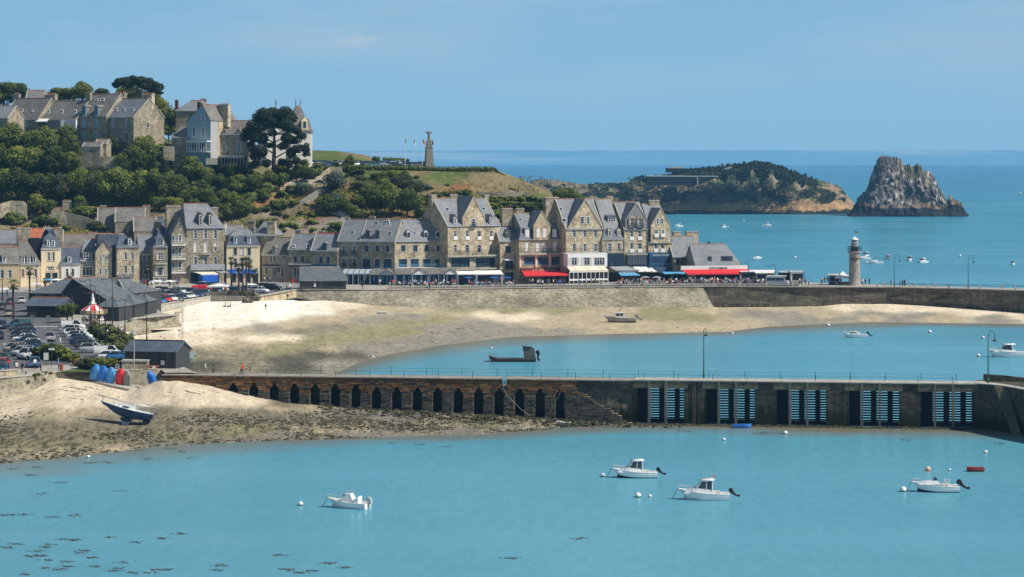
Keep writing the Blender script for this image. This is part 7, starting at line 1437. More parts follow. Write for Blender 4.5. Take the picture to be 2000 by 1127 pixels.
for x, y, c_, k in [(436, 572, 'dark grey', 'h'), (447, 571, 'silver', 'h'), (458, 572, 'navy', 'h'), (487, 571, 'white', 's'), (500, 572, 'white', 's'), (507, 572.5, 'white', 's'), (515, 566, 'black', 's'), (532, 567, 'black', 's')]: car(x, y, c_, k, 'between the palms and the road', 160)
for i in range(22): car(615+i*10.2+(i % 3)*1.5, 322+(i % 4)*.9+i*.14, ['navy', 'dark grey', 'teal', 'navy', 'grey blue', 'silver', 'black', 'white', 'navy'][i % 9], 'hsh'[i % 3], E_, 40+(i*37) % 25, Y=757-(i % 4)*5)
def minibus():
    p = PZ(1518, 558.5, QZ); r = thing('minibus', 'white and grey minibus parked by the quayside rail', 'minibus', p, radians(168)); Lx = 5.6; b = MB(); pr = [(-2.8, .45), (-2.85, .95), (-2.3, 1.35), (-1.7, 2.25), (-1.4, 2.45), (2.7, 2.45), (2.8, 2.2), (2.8, .45)]
    b.prism([(x, -1, z) for x, z in pr], (0, 2, 0)); b.obj('body', [M_zinc], r); g = MB()
    for s in (-1.01, 1.01):
        for a, c in ((-1.6, -.9), (-.8, .2), (.3, 1.3), (1.4, 2.5)): g.prism([(a+(.0 if a > -1.5 else -.25), s, 1.4), (c, s, 1.4), (c, s, 2.1), (a, s, 2.1)], (0, .02*(1 if s > 0 else -1), 0))
    g.prism([(-2.33, -.85, 1.38), (-2.33, .85, 1.38), (-1.78, .85, 2.18), (-1.78, -.85, 2.18)], (-.03, 0, .02)); g.obj('windows', CGLASS, r)
    t = MB(); t.box(-2.2, -.92, 2.45, 2.6, .92, 2.62); t.box(-2.9, -.95, .5, -2.3, .95, 1.3); t.obj('white_roof_and_nose', M_white, r)
    for x in (-1.8, 1.8):
        for s in (-1, 1): q = MB(); q.tube([(x, s*.98, .36), (x, s*.78, .36)], .36, 12); q.obj('wheel', TYRE, r)
minibus()
def box_thing(name, label, cat, px, py, w, d, h, m, rz=0, roof=None, z=QZ):
    p = PZ(px, py, z); o = thing(name, label, cat, p, rz); b = MB(); b.box(-w/2, 0, .1, w/2, d, h); b.obj('body', m, o)
    if roof: r = MB(); r.prism([(-w/2-.2, -.3, h), (w/2+.2, -.3, h), (w/2+.2, d+.2, h+.25), (-w/2-.2, d+.2, h+.25)], (0, 0, .1)); r.obj('roof', roof, o)
    k = MB(); k.box(-w/2+.3, -.02, 1.0, w/2-.3, -.01, h-.4); k.obj('serving_hatch', M_dark, o); c_ = MB(); c_.box(-w/2+.2, -.35, .9, w/2-.2, -.03, 1.0); c_.obj('counter', M_zinc, o); return o
box_thing('food_stall', 'grey market stall behind the minibus', 'stall', 1494, 553.5, 4.5, 3, 2.6, M_greyp, 0, M_whitec); box_thing('food_stall', 'blue fronted seafood stall right of the minibus', 'stall', 1537, 554.5, 3.2, 3, 2.9, M_navy, .1, M_zinc)
box_thing('food_stall', 'white sided stall beside a tall banner', 'stall', 1558, 555, 3.4, 3, 3.0, M_renderw, .1, M_zinc); box_thing('food_stall', 'blue oyster stall left of the lighthouse tent', 'stall', 1632, 556.5, 3, 2.5, 2.3, M_blue, 0, M_cream)
box_thing('food_stall', 'long low grey stall roof behind the red awning end', 'stall', 1480, 552, 9, 3, 2.8, M_zinc, .05, M_whitec)
b_ = thing('banner_flag', 'tall pale blue banner flag by the white stall', 'banner', PZ(1568, 558, QZ)); b = MB(); b.tube([(0, 0, 0), (0, 0, 3.6)], .03, 5); b.obj('pole', M_metal, b_); b = MB(); b.box(0.03, -.01, .8, .6, .01, 3.6); b.obj('banner', M_lbluec, b_)
def gazebo(px, py, w, label, m=M_whitec, h=2.0, peak=1.5):
    o = thing('market_tent', label, 'tent', PZ(px, py, QZ)); b = MB(); b.rows([[(-w/2, 0, h), (w/2, 0, h), (w/2, w, h), (-w/2, w, h)], [(-w*.22, w*.28, h+peak*.35), (w*.22, w*.28, h+peak*.35), (w*.22, w*.72, h+peak*.35), (-w*.22, w*.72, h+peak*.35)], [(0, w/2, h+peak)]*4], 0, True); b.box(-w/2, -.02, h-.3, w/2, 0, h)
    b.box(w/2-.02, 0, h-.3, w/2, w, h); b.obj('canopy', m, o)
    for x in (-w/2+.05, w/2-.05):
        for y in (.05, w-.05): q = MB(); q.tube([(x, y, 0), (x, y, h)], .04, 5); q.obj('leg', M_zinc, o)
    t = MB(); t.box(-w/2+.2, .3, .1, w/2-.2, 1.1, .85); t.obj('counter', mat('cardboard', (.30, .22, .13), .9), o); return o
gazebo(1648, 557, 4.4, 'white peaked market tent at the foot of the lighthouse'); 
pc = PZ(416, 577, QZ)
def parasol(px, py, r_, h, m, label, z=QZ, flatten=.35):
    o = thing('parasol', label, 'parasol', PZ(px, py, z), 0, 'parasols on the terraces'); b = MB(); b.lathe([(r_, h-flatten), (r_*.95, h-flatten+.02), (r_*.5, h-flatten*.4), (.03, h)], 8); b.obj('canopy', m, o); q = MB(); q.tube([(0, 0, 0), (0, 0, h)], .04, 5); q.obj('pole', M_zinc, o); q = MB(); q.lathe([(.3, 0), (.3, .1), (.05, .12)], 8); q.obj('base', M_conc, o)
for a in ((1260, 557, 1.3, 2.3, M_greyc, 'grey flat parasol, left of the pair'), (1283, 557, 1.4, 2.3, M_greyc, 'grey flat parasol, right of the pair'), (490, 571, 1.7, 2.2, M_whitec, 'white parasol beside the white cars'), (965, 557, 1.3, 2.2, M_bluec, 'royal blue parasol under the second white awning'), (990, 557, 1.3, 2.2, M_bluec, 'royal blue parasol before the narrow stone house'), (915, 557, 1.3, 2.2, M_bluec, 'royal blue parasol under the first white awning'), (306, 566, 1.8, 2.4, M_whitec, 'white parasol at the left group terraces, left one'), (332, 566, 1.8, 2.4, M_whitec, 'white parasol at the left group terraces, right one'), (12, 584, 2.0, 2.6, M_whitec, 'white parasol at the far left road'), (97, 562, 1.8, 2.3, M_lbluec, 'blue parasol before the cream mansard house'), (110, 562, 1.8, 2.3, M_whitec, 'white parasol before the cream mansard house'), (70, 568, 1.8, 2.0, M_whitec, 'white parasol behind the lean to shelter')): parasol(*a)
rc = thing('red_awning_trailer', 'bright red tarpaulin canopy among the parked cars', 'canopy', PZ(388, 575, QZ)); b = MB(); b.prism([(-1.7, 0, 1.9), (1.6, 0, 2.1), (1.8, 0, 1.5), (1.5, 0, 0.7), (.3, 0, .9), (-.6, 0, 1.3)], (0, 2, .15)); b.obj('tarpaulin', M_red, rc)
gazebo(424, 577, 4.6, 'cream canopy over the oyster stalls by the planter', M_whitec, 2.2, .5)
tb = model('bistro_table', 'table'); b = MB(); b.lathe([(.38, .70), (.38, .74), (.02, .745)], 12); b.obj('table_top', M_whitec, tb); b = MB(); b.tube([(0, 0, 0), (0, 0, .7)], .04, 6); b.lathe([(.22, 0), (.22, .03), (.03, .05)], 8); b.obj('pedestal', M_metal, tb)
cr = model('bistro_chair', 'chair'); b = MB(); b.box(-.2, -.2, .42, .2, .2, .46); b.obj('seat', M_navy, cr); b = MB(); b.box(-.2, .17, .5, .2, .2, .88); b.obj('backrest', M_navy, cr)
for sx in (-1, 1):
    for sy in (-1, 1): q = MB(); q.tube([(sx*.17, sy*.17, 0), (sx*.17, sy*.17, .42)], .018, 4); q.obj('leg', M_metal, cr)
rt = random.Random(44)
for xa, xb, n, where in ((765, 890, 13, 'on the blue pavilion terrace'), (925, 1004, 9, 'on the white awning terrace'), (1208, 1330, 12, 'on the parasol terrace'), (1338, 1466, 15, 'on the long red awning terrace')):
    for i in range(n):
        x = lerp(xa, xb, (i+.5)/n); y = rt.uniform(557.0, 559.5) if xb < 1100 else rt.uniform(554, 556.4); p = PZ(x, y, QZ); put(tb, p, 0, 'small round cafe table '+where, 'cafe tables '+where)
        for sg in (-1, 1): put(cr, p+Vector((sg*.65, rt.uniform(-.2, .2), 0)), sg*-pi/2+rt.uniform(-.3, .3), 'dark cafe chair '+where, 'cafe chairs '+where)
bp_ = model('stone_bollard', 'bollard'); b = MB(); b.rows([[(-.2, -.2, 0), (.2, -.2, 0), (.2, .2, 0), (-.2, .2, 0)], [(-.18, -.18, .85), (.18, -.18, .85), (.18, .18, .85), (-.18, .18, .85)], [(-.1, -.1, 1.0), (.1, -.1, 1.0), (.1, .1, 1.0), (-.1, .1, 1.0)]], 0, True); b.poly([(-.1, -.1, 1), (.1, -.1, 1), (.1, .1, 1), (-.1, .1, 1)]); b.obj('post', M_trim, bp_)
for x in (780, 842, 896, 961, 1033, 1089, 1148, 1211, 1247, 1258, 1303, 1357, 1394, 1445, 1497, 1548): put(bp_, PZ(x, interp(EDGE, x)-.7, QZ), 0, 'squat stone post on the restaurant quay edge', 'stone posts along the quay')
for i, x in enumerate((1713, 1728, 1776, 1786, 1812, 1827, 1853, 1887, 1913, 1957, 1983)): put(bp_, PZ(x, interp(EDGE, x)-(1.0 if i % 2 == 0 else 3.2), QZ), 0, 'squat stone post on the pier arm', 'stone posts along the pier')
ch_ = thing('chain', 'dark sagging chain between the pier posts', 'chain', PZ(1713, 560, QZ), 0, None, 1850); b = MB(); O = ch_.location
for off, xs in ((1.0, (1713, 1776, 1812, 1853, 1913, 1983, 2060)), (3.2, (1728, 1786, 1827, 1887, 1957, 2050))):
    for a, c in zip(xs, xs[1:]):
        pa, pc_ = PZ(a, interp(EDGE, a)-off, QZ)-O, PZ(c, interp(EDGE, c)-off, QZ)-O; b.tube([pa.lerp(pc_, t)+Vector((0, 0, .9-.9*t*(1-t))) for t in (0, .2, .4, .6, .8, 1)], .035, 4)
b.obj('chain', M_metal, ch_)
lw = slab_wall('low_kerb_wall', 'low stone kerb wall along the restaurant promenade', 'wall', [(x, HY+F*(H-QZ-.4)/(edgeY(x)+3)) for x in (758, 850, 1000, 1200, 1400, 1560)], QZ, QZ+.4, .35, M_pave, .05)
flat('road', [(-300, 742), (-60, 733), (8, 730), (60, 714), (240, 712), (236, 690), (222, 668), (190, 640), (120, 624), (100, 600), (60, 585), (40, 570), (-300, 575)], QZ+.004, M_asph)
flat('harbour_road', [(262, 606), (300, 596.5), (408, 577.5), (500, 577), (580, 564), (660, 560), (600, 555), (560, 548), (505, 546), (480, 556), (300, 566), (240, 572), (40, 570), (60, 585)], QZ+.008, M_asph)
flat('road_up_hill', [(518, 566), (580, 563.5), (585, 556), (560, 548), (540, 540), (505, 540), (514, 552)], QZ+.012, mat('pale_asphalt', (.25, .25, .25), .9, .1, .3))
M_lawn = mat('lawn', cols=[(.3, (.035, .06, .012)), (.7, (.10, .13, .03))], rough=.95, scale=.6, fine=3)
flat('lawn', [(172, 640), (188, 641), (200, 655), (236, 668), (243, 690), (243, 702), (228, 700), (215, 690), (190, 672)], QZ+.012, M_lawn)
flat('grass_verge', [(110, 727), (140, 722), (180, 721), (200, 725), (182, 727)], QZ+.012, M_lawn)
for pts in ([(116, 655), (117.5, 655), (119.5, 668), (117.5, 668)], [(5, 671.5), (12, 671.5), (12, 672.6), (5, 672.6)], [(66, 637.5), (112, 637.5), (112, 638.4), (66, 638.4)]): flat('road_marking', pts, QZ+.016, M_line)
kerb = slab_wall('low_wall', 'low cream stone wall at the left foreground quay corner', 'wall', [(-60, 727), (12, 724.5), (34, 722.5)], QZ, QZ+.9, .4, M_stone, .05)
def qb(kind, x, y, h, wf, label): 
    lst, txt, h0 = TONE[kind]; p = PZ(x, y, QZ); s = h*p.y/F*1.1/h0; put(lst[rv.randrange(len(lst))], p, rv.uniform(0, 6), label, 'planting on the quay', sc_=(s*wf, s*wf, s))
qb('A', 131, 630, 38, 1.25, 'dense rounded evergreen tree beside the carousel')
for x, y, h, wf in ((92, 703, 34, 1.3), (110, 700, 30, 1.2), (125, 704, 26, 1.3), (100, 690, 22, 1.3), (140, 707, 20, 1.2)): qb('b', x, y, h, wf, 'dark shrub in the planted island of the car park')
for x, y, h, wf, k in ((170, 720, 22, 1.4, 'o'), (185, 721, 24, 1.4, 'b'), (200, 719, 22, 1.5, 'b'), (215, 717, 20, 1.5, 'o'), (158, 715, 16, 1.4, 'f'), (230, 712, 16, 1.4, 'b')): qb(k, x, y, h, wf, 'flowering shrub behind the upturned dinghies')
for x, y, h, wf in ((191, 650, 24, 1.0), (197, 660, 36, .9), (222, 668, 30, 1.1), (236, 676, 30, 1.1), (230, 690, 28, 1.0), (206, 664, 22, 1.0), (246, 670, 22, 1.1)): qb('o', x, y, h, wf, 'spiky tree on the small lawn by the car park')
for x, y, k in ((445, 576, 'b'), (455, 576.5, 'f'), (462, 576, 'f'), (472, 576.5, 'b'), (480, 577, 'b')): qb(k, x, y, 10, 1.5, 'low shrub in the long planter at the harbour corner')
for x, y in ((68, 733), (76, 731), (88, 728), (98, 729)): qb('b', x, y+2, 6, 1.4, 'tuft growing on top of the harbour wall')
pl = thing('planter', 'long dark planter at the harbour corner', 'planter', PZ(440, 578.5, QZ)); b = MB(); q = PZ(484, 578.5, QZ)-pl.location; b.prism([(0, 0, 0), (q.x, q.y, 0), (q.x, q.y+2, 0), (0, 2, 0)], (0, 0, .5)); b.obj('box', M_timber, pl)
rk = model('boulder', 'rock')
def rock_mesh(seed, r=1.0):
    b = MB(); b.ball((0, 0, 0), r, 0, 9, 6); b.v = [tuple(Vector(v)*(1+fbm(v[0]*1.3+seed, v[1]*1.3, v[2]*1.3)*.9)) for v in b.v]; return b
rock_mesh(3).obj('stone', M_sea2, rk)
for i in range(34):
    x = 478+rt.uniform(0, 27); y = 589-rt.uniform(0, 8)*(x-474)/30; p = onb(x, min(590, y+2)); put(rk, p+Vector((0, 0, rt.uniform(0, .8))), rt.uniform(0, 6), 'angular grey boulder piled at the end of the ramp wall', 'boulders of the small groyne', sc_=rt.uniform(.35, .6))
for x, y, s_k in ((493, 584, 1.3), (486, 578, 1.0)): put(rk, onb(x, 587)+Vector((0, 0, 1.3)), 1.0, 'large pale boulder on top of the small groyne', None, sc_=s_k)
def scatter(name, label, cat, n, fn, m, smin, smax, flatz=.45, seed=5, px=500, cols=None):
    r = random.Random(seed); b = MB()
    for i in range(n):
        p = fn(r)
        if p is None: continue
        s = r.uniform(smin, smax)*r.choice((.6, 1, 1, 1.5)); q = r.uniform(0, 6); c, d = cos(q)*s, sin(q)*s; e = r.uniform(.5, 1)
        b.add([p+Vector((c, d, 0)), p+Vector((-d*e, c*e, 0)), p+Vector((-c, -d, 0)), p+Vector((d*e, -c*e, 0)), p+Vector((0, 0, s*flatz))], [(0, 1, 4), (1, 2, 4), (2, 3, 4), (3, 0, 4)])
    o = b.obj(name, m, None); o['kind'] = 'stuff'; tag(o, label, cat, px=px); return o
def bz(rr, lo, hi, f=None):
    def g(r):
        i = r.randrange(lo, hi); j = r.randrange(0, len(rr[0])-1); p = rr[i][j].lerp(rr[i][j+1], r.random()).lerp(rr[i+1][j], r.random()*.9)
        if f and not f(p, r): return None
        return p
    return g
M_weed = mat('seaweed', cols=[(.3, (.018, .018, .008)), (.7, (.07, .065, .025))], rough=.7, scale=.5, spec=.3); M_peb = mat('shingle', cols=[(.3, (.07, .07, .065)), (.55, (.22, .20, .17)), (.75, (.45, .42, .36))], rough=.9, scale=2.2)
def okb(p, r): X, Y = topx(p); n = fbm(p.x*.06, p.y*.10, 6); return Y > 808+r.uniform(-8, 8) and n+r.uniform(-.15, .15) > .02-.10*(Y > 835) and X < 1180
scatter('seaweed_patches', 'dark brown seaweed patches scattered over the lower foreground beach', 'seaweed', 17000, bz(rr1, 22, 45, okb), M_weed, .10, .36, .35, 5, 300)
scatter('shingle', 'grey shingle stones strewn across the foreground beach', 'shingle', 9000, bz(rr1, 22, 60, lambda p, r: topx(p)[1] > 798), M_peb, .06, .17, .6, 6, 350)
scatter('seaweed_patches', 'dark weed and stones on the lower inner beach', 'seaweed', 6000, bz(rr2, 30, 70, lambda p, r: fbm(p.x*.05, p.y*.07, 3)+r.uniform(-.1, .1) > .0 and 640 < topx(p)[1] < 735), M_weed, .10, .30, .3, 8, 600)
scatter('seaweed_patches', 'tangled weed and small stones at the foot of the near jetty', 'seaweed', 900, lambda r: (lambda x: PY(x, interp(TOP1, x)+r.uniform(-1, 9), jY(x)-r.uniform(.5, 6)))(r.uniform(620, 1330)), M_weed, .12, .45, .5, 9, 1000)
scatter('seaweed_patches', 'weed fringe along the foot of the open jetty bays', 'seaweed', 1500, lambda r: J.O+J.U*UJ(r.uniform(1235, 1930))+J.W*r.uniform(-2.2, -.1)+Vector((0, 0, .02)), M_weed, .12, .4, .4, 10, 1600)
def wrack(r):
    c = r.choice(([(50, 762), (190, 757)], [(0, 771), (80, 764), (170, 760)], [(0, 790), (120, 781), (210, 775), (330, 770), (430, 768)], [(0, 797), (60, 801)], [(330, 764), (400, 768)]))
    x = r.uniform(c[0][0], c[-1][0]); 
    if fbm(x*.03, c[0][1]) < -.12: return None
    return on_fast(x, interp(c, x)+r.gauss(0, .7))
RJ = [[topx(p) for p in r] for r in rr1]
def on_fast(px, py):
    j = int((px+200)/6); b = min(range(len(rr1)), key=lambda i: abs(RJ[i][j][1]-py)); p = rr1[b][j]; return PY(px, HY+F*(H-p.z)/p.y, p.y)
scatter('wrack_line', 'thin dark tide lines of dried weed on the foreground sand', 'seaweed', 1500, wrack, M_weed, .05, .16, .3, 21, 200)
def floatw(r):
    x, y = r.choice(FW); return PZ(x+r.gauss(0, 8), y+r.gauss(0, 1.1), .015)
FW = [(22, 915), (60, 928), (70, 912), (115, 942), (82, 964), (30, 1005), (10, 1006), (48, 1005), (145, 1007), (105, 1010), (228, 959), (175, 904), (265, 880), (210, 903), (330, 876), (290, 896), (375, 894), (350, 882), (28, 1062), (14, 1069), (95, 1063), (120, 1053), (145, 1054), (90, 1068), (72, 1076), (55, 1086), (78, 1085), (165, 1075), (158, 1080), (210, 1049), (265, 1059), (320, 1051), (350, 1042), (95, 1094), (135, 1097), (130, 1106), (88, 1109), (115, 1112), (185, 1106), (238, 1098), (182, 1089), (50, 1122), (230, 1110), (220, 1114), (260, 1119), (320, 1112), (305, 1112), (295, 1118), (545, 1084), (430, 1104), (425, 1113), (560, 1112), (585, 1118), (672, 1108), (640, 1100), (610, 1115), (820, 868), (870, 872), (765, 866), (1130, 1052), (1000, 1090), (1520, 846), (1500, 845), (1485, 847), (1340, 842), (1770, 859), (1950, 866)]
scatter('floating_weed', 'small dark rafts of weed drifting in the foreground shallows', 'seaweed', 2400, floatw, mat('drifting_weed', cols=[(.3, (.035, .05, .045)), (.7, (.10, .085, .05))], rough=.6, scale=.4), .05, .19, .05, 12, 150)
def wave_lamp(px, pyb, pyt, label, z=QZ, d=-1, arms=2):
    p = PZ(px, pyb, z); h = (pyb-pyt)*p.y/F; o = thing('street_lamp', label, 'street lamp', p, 0, 'street lamps of the car park'); b = MB(); b.tube([(0, 0, 0), (0, 0, h*.5), (0, 0, h)], [.12, .09, .05], 7); b.obj('pole', M_metal, o, True)
    for i in range(arms):
        a = MB(); zz = h-.15-i*1.0; pts = [(d*t*1.9, 0, zz+.28*sin(t*6.0)*(1-.3*t)) for t in [k/8 for k in range(9)]]; a.tube(pts, [.05]*9, 5); a.obj('arm', M_metal, o, True)
        s = MB(); s.lathe([(.26, -.12), (.22, 0), (.03, .1)], 8, pts[-1]); s.obj('lamp_head', M_metal, o)
for a in ((177.5, 640, 547, 'tall wavy armed lamp left of the carousel top'), (185.5, 660, 558, 'tall wavy armed lamp before the carousel'), (194, 672, 569, 'tall wavy armed lamp on the lawn edge'), (206, 674, 577, 'tall wavy armed lamp near the bastion'), (219.5, 640, 543, 'tall wavy armed lamp behind the market kiosks'), (244, 658, 585, 'tall wavy armed lamp at the bastion wall'), (286.5, 664, 597, 'tall wavy armed lamp on the sand side'), (4.5, 596, 515, 'tall lamp before the ochre house'), (72, 580, 507, 'tall lamp behind the lean to shelter'), (141, 624, 575, 'slim lamp beside the evergreen'), (441, 572, 490, 'curly lamp before the cream hotel'), (140.5, 575, 506, 'curly lamp before the white cottage')): wave_lamp(*a, arms=2 if a[0] in (177.5, 185.5, 441) else 1)
for x, yb, yt, l_ in ((1462, 553, 513, 'short lamp behind the red awning end'), (1514, 553, 517, 'short lamp behind the minibus'), (1559, 552, 531, 'short sign post on the car park edge')): wave_lamp(x, yb, yt, l_, arms=1)
def post_sign(px, pyb, pyt, w, hgt, m, label, z=QZ, pole=.04):
    p = PZ(px, pyb, z); h = (pyb-pyt)*p.y/F; o = thing('sign_post', label, 'sign', p); b = MB(); b.tube([(0, 0, 0), (0, 0, h)], pole, 6); b.obj('pole', M_metal, o); s = MB(); s.box(-w/2, -.06, h-hgt, w/2, -.03, h); s.obj('panel', m, o)
M_pale = mat('pale_sign', (.40, .50, .52), .5, .1)
post_sign(375, 727, 687, .75, .95, M_pale, 'pale blue notice board on a pole beside the jetty start'); post_sign(90, 716, 689, .75, 1.1, M_renderw, 'round topped white notice board by the planted island'); post_sign(101, 718, 680, .9, .3, M_white, 'direction sign pole with a small white arrow'); post_sign(79, 700, 684, .8, .7, M_pale, 'grey parking sign beside the silver van'); post_sign(84, 682, 664, 1.4, 1.0, M_zinc, 'pale panel sign behind the planted island')
post_sign(63, 640, 616, .7, .8, M_greyp, 'information column near the lean to shelter, left one'); post_sign(94, 645, 616, .8, 1.0, M_greyp, 'information column near the lean to shelter, right one'); post_sign(24, 615, 590, .6, .6, M_red, 'small red and white road sign by the thick palm')
o = thing('mast', 'white signal mast rising behind the stone plinth', 'mast', PZ(262, 722, QZ)); b = MB(); b.tube([(0, 0, 0), (0, 0, 5.4)], [.09, .06], 8); b.lathe([(.3, 5.3), (.28, 5.5), (.05, 5.6)], 10); b.obj('pole', M_conc, o)
o = thing('litter_bin', 'orange brown litter bin beside the quay path', 'bin', PZ(120, 724, QZ)); b = MB(); b.lathe([(.26, 0), (.3, .95), (.27, 1.0), (.02, .98)], 10); b.obj('drum', mat('bin_orange', (.35, .09, .03), .7), o)
o = thing('litter_bin', 'grey bin on the quay edge at the corner', 'bin', PZ(52, 734, QZ)); b = MB(); b.lathe([(.25, 0), (.28, .7), (.02, .72)], 10); b.obj('drum', M_greyc, o)
o = thing('stone_plinth', 'stone plinth block beside the timber shed', 'plinth', PZ(238, 721, QZ)); b = MB(); b.box(0, 0, -.5, 3.9, 2.5, 1.15); b.obj('block', M_stoneg, o); b = MB(); b.box(-.12, -.12, 1.15, 4.02, 2.62, 1.35); b.obj('cap', M_conc, o)
w5 = PZ(254, 723.6, QZ); o = thing('rubble_wall', 'pale rubble wall face between the upturned dinghies', 'wall', w5); b = MB(); e = PZ(315, 721.6, QZ)-w5; b.prism([(-.1, -1.0, -3.4), (e.x, e.y-1, -3.4), (e.x, e.y, -.02), (0, 0, -.02)], (0, 1.0, 0)); b.obj('masonry', M_sea1, o)
o = thing('bench', 'white bench frame among the shrubs, left one', 'bench', PZ(196, 721, QZ))
def frame_(o): b = MB(); [b.box(x-.04, 0, 0, x+.04, .08, 1.0) for x in (-.22, .22)]; b.box(-.22, 0, .5, .22, .08, .58); b.box(-.22, 0, .92, .22, .08, 1.0); b.obj('frame', M_white, o)
frame_(o); o = thing('bench', 'white bench frame beside the stone plinth, right one', 'bench', PZ(229, 724, QZ)); frame_(o)
o = thing('barrow', 'small wooden handcart beside the shed', 'cart', PZ(297, 722, QZ)); b = MB(); b.box(-.9, 0, .35, .9, .7, .6); b.obj('box', mat('cart_orange', (.35, .10, .06), .8), o); b = MB(); b.tube([(.3, -.05, .3), (.3, .05, .3)], .3, 10); b.obj('wheel', M_renderw, o)
o = thing('picnic_fence', 'orange wooden fence with a red sign outside the bar', 'fence', PZ(556, 553, QZ+1)); b = MB()
for i in range(8): b.box(i*.42-.03, 0, 0, i*.42+.03, .06, 1.1)
b.box(0, 0, .5, 3.0, .06, .62); b.box(0, 0, .95, 3.0, .06, 1.05); b.obj('rails', mat('bin_orange'), o); b = MB(); b.box(1.9, -.1, 0, 2.3, -.02, 1.3); b.obj('sign', M_red, o)
o = thing('marker_post', 'weathered timber post standing in the sand', 'post', onb(351.5, 616)); b = MB(); b.tube([(0, 0, -.3), (0, 0, .95)], [.25, .22], 8); b.obj('post', M_bark, o)
M_gel = mat('gelcoat', (.76, .765, .75), .25, .03, .5, spec=.5, coat=.3); M_anti = mat('antifouling', (.02, .03, .06), .8, .1, 1); M_bglass = mat('boat_glass', (.03, .04, .05), .1, .3, 1, spec=.7); M_eng = mat('outboard_black', (.02, .022, .026), .4, .1, 1); M_steel = mat('steel_rail', (.5, .51, .52), .3, .1, 1, metal=.5); M_deckb = mat('boat_deck', (.62, .60, .55), .6, .06, 1)
def hull(L, B, fb, bow, root, m=M_gel, draft=.25, keelm=M_anti, flare=.22, transom=.9, stripe=None, tilt=0):
    """bow at -x; sheer rises to the bow; hard chine; returns sheer function"""
    n = 14; rows = []; sh = []
    for i in range(n+1):
        t = i/n; x = -L/2+L*t; bw = B/2*(min(1, (t*2.1)**.62 if t < .48 else 1))*(1-(1-transom)*max(0, (t-.6)/.4)); bw = max(.03, bw)
        zs = fb+bow*(1-t)**2; zc = .10+.55*bow*(1-t)**3+.1*(t < .02); cb = bw*(1-flare*(1-t)); x2 = x+(.42*bow+.09*L)*(1-min(1, t*2.4))
        k = -draft*min(1, t*4+.05); rows.append([(x, -bw, zs), (x+(x2-x)*.5, -(bw+cb)/2-.02, (zs+zc)/2), (x2, -cb*.92, zc), (x2, -cb*.86, -.02), (x2+.1, 0, k), (x2, cb*.86, -.02), (x2, cb*.92, zc), (x+(x2-x)*.5, (bw+cb)/2+.02, (zs+zc)/2), (x, bw, zs)]); sh.append((x, bw, zs))
    b = MB(); b.rows(rows); o = len(b.f)
    for i, f in enumerate(b.f):
        if i % 8 in (3, 4): b.m[i] = 1
        if stripe and i % 8 in (2, 5): b.m[i] = 2
    b.poly(rows[-1]); h = b.obj('hull', [m, keelm]+([stripe] if stripe else []), root, True)
    d = MB(); d.rows([[(x, -w+.02, z-.04) for x, w, z in sh], [(x, 0, z+.0) for x, w, z in sh], [(x, w-.02, z-.04) for x, w, z in sh]]); d.obj('deck', M_deckb, root, True)
    g = MB(); g.tube([(x, -w, z) for x, w, z in sh], .045, 5); g.tube([(x, w, z) for x, w, z in sh], .045, 5); g.obj('gunwale', m, root, True)
    def sheer(x): t = (x+L/2)/L; i = max(0, min(n-1, int(t*n))); f_ = t*n-i; a, c = sh[i], sh[i+1]; return lerp(a[1], c[1], f_), lerp(a[2], c[2], f_)
    return sheer
def outboard(root, x, z, up=True, m=M_eng, y=0, s=1.0):
    b = MB(); d = Vector((.80, 0, -.45)) if up else Vector((.18, 0, -1)); d.normalize(); c = Vector((x, y, z))
    b.rows([[c+Vector((a*s, e*s, f*s)) for a, e, f in q] for q in ([(-.16, -.14, -.02), (-.16, .14, -.02), (-.16, .14, .22), (-.16, -.14, .22)], [(.05, -.20, -.1), (.05, .20, -.1), (.05, .17, .38), (.05, -.17, .38)], [(.36, -.17, -.22), (.36, .17, -.22), (.32, .12, .26), (.32, -.12, .26)])], 0, True)
    b.poly([c+Vector((a*s, e*s, f*s)) for a, e, f in ((.36, -.17, -.22), (.36, .17, -.22), (.32, .12, .26), (.32, -.12, .26))]); b.tube([c+Vector((.15*s, 0, -.05*s)), c+d*.7*s, c+d*1.0*s], [.17*s, .13*s, .09*s], 6); q = c+d*.9*s; b.tube([q-d.cross(Vector((0, 1, 0)))*.0, q+Vector((.2*s, 0, .05*s))], [.13*s, .07*s], 6)
    for k in range(3): a = k*2.1; b.tube([q+Vector((.2*s, 0, 0)), q+Vector((.2*s, .2*s*cos(a), .2*s*sin(a)))], [.05*s, .03*s], 4)
    b.obj('outboard', m, root, True)
def rail(root, sheer, xs, h, m=M_steel):
    b = MB(); 
    for sg in (-1, 1):
        top = []
        for x in xs: w, z = sheer(x); b.tube([(x, sg*w*.93, z), (x, sg*w*.93, z+h)], .022, 4); top.append((x, sg*w*.93, z+h))
        b.tube(top, .025, 4)
    w, z = sheer(xs[0]); b.tube([(xs[0], -w*.93, z+h), (xs[0]-.18, 0, z+h+.03), (xs[0], w*.93, z+h)], .025, 4); b.obj('pulpit', m, root)
def cabin(root, pts, w0, w1, m=M_gel, name='cabin'):
    b = MB(); n = len(pts); A_ = [(x, -lerp(w0, w1, k), z) for x, z, k in pts]; B2_ = [(x, lerp(w0, w1, k), z) for x, z, k in pts]; b.poly(A_); b.poly(B2_[::-1])
    for i in range(n): j = (i+1) % n; b.poly([A_[i], B2_[i], B2_[j], A_[j]])
    return b.obj(name, m, root)
def boatroot(name, label, px, py, rz=0, cat='motorboat', group=None, z=0): return thing(name, label, cat, PZ(px, py, z), rz, group)
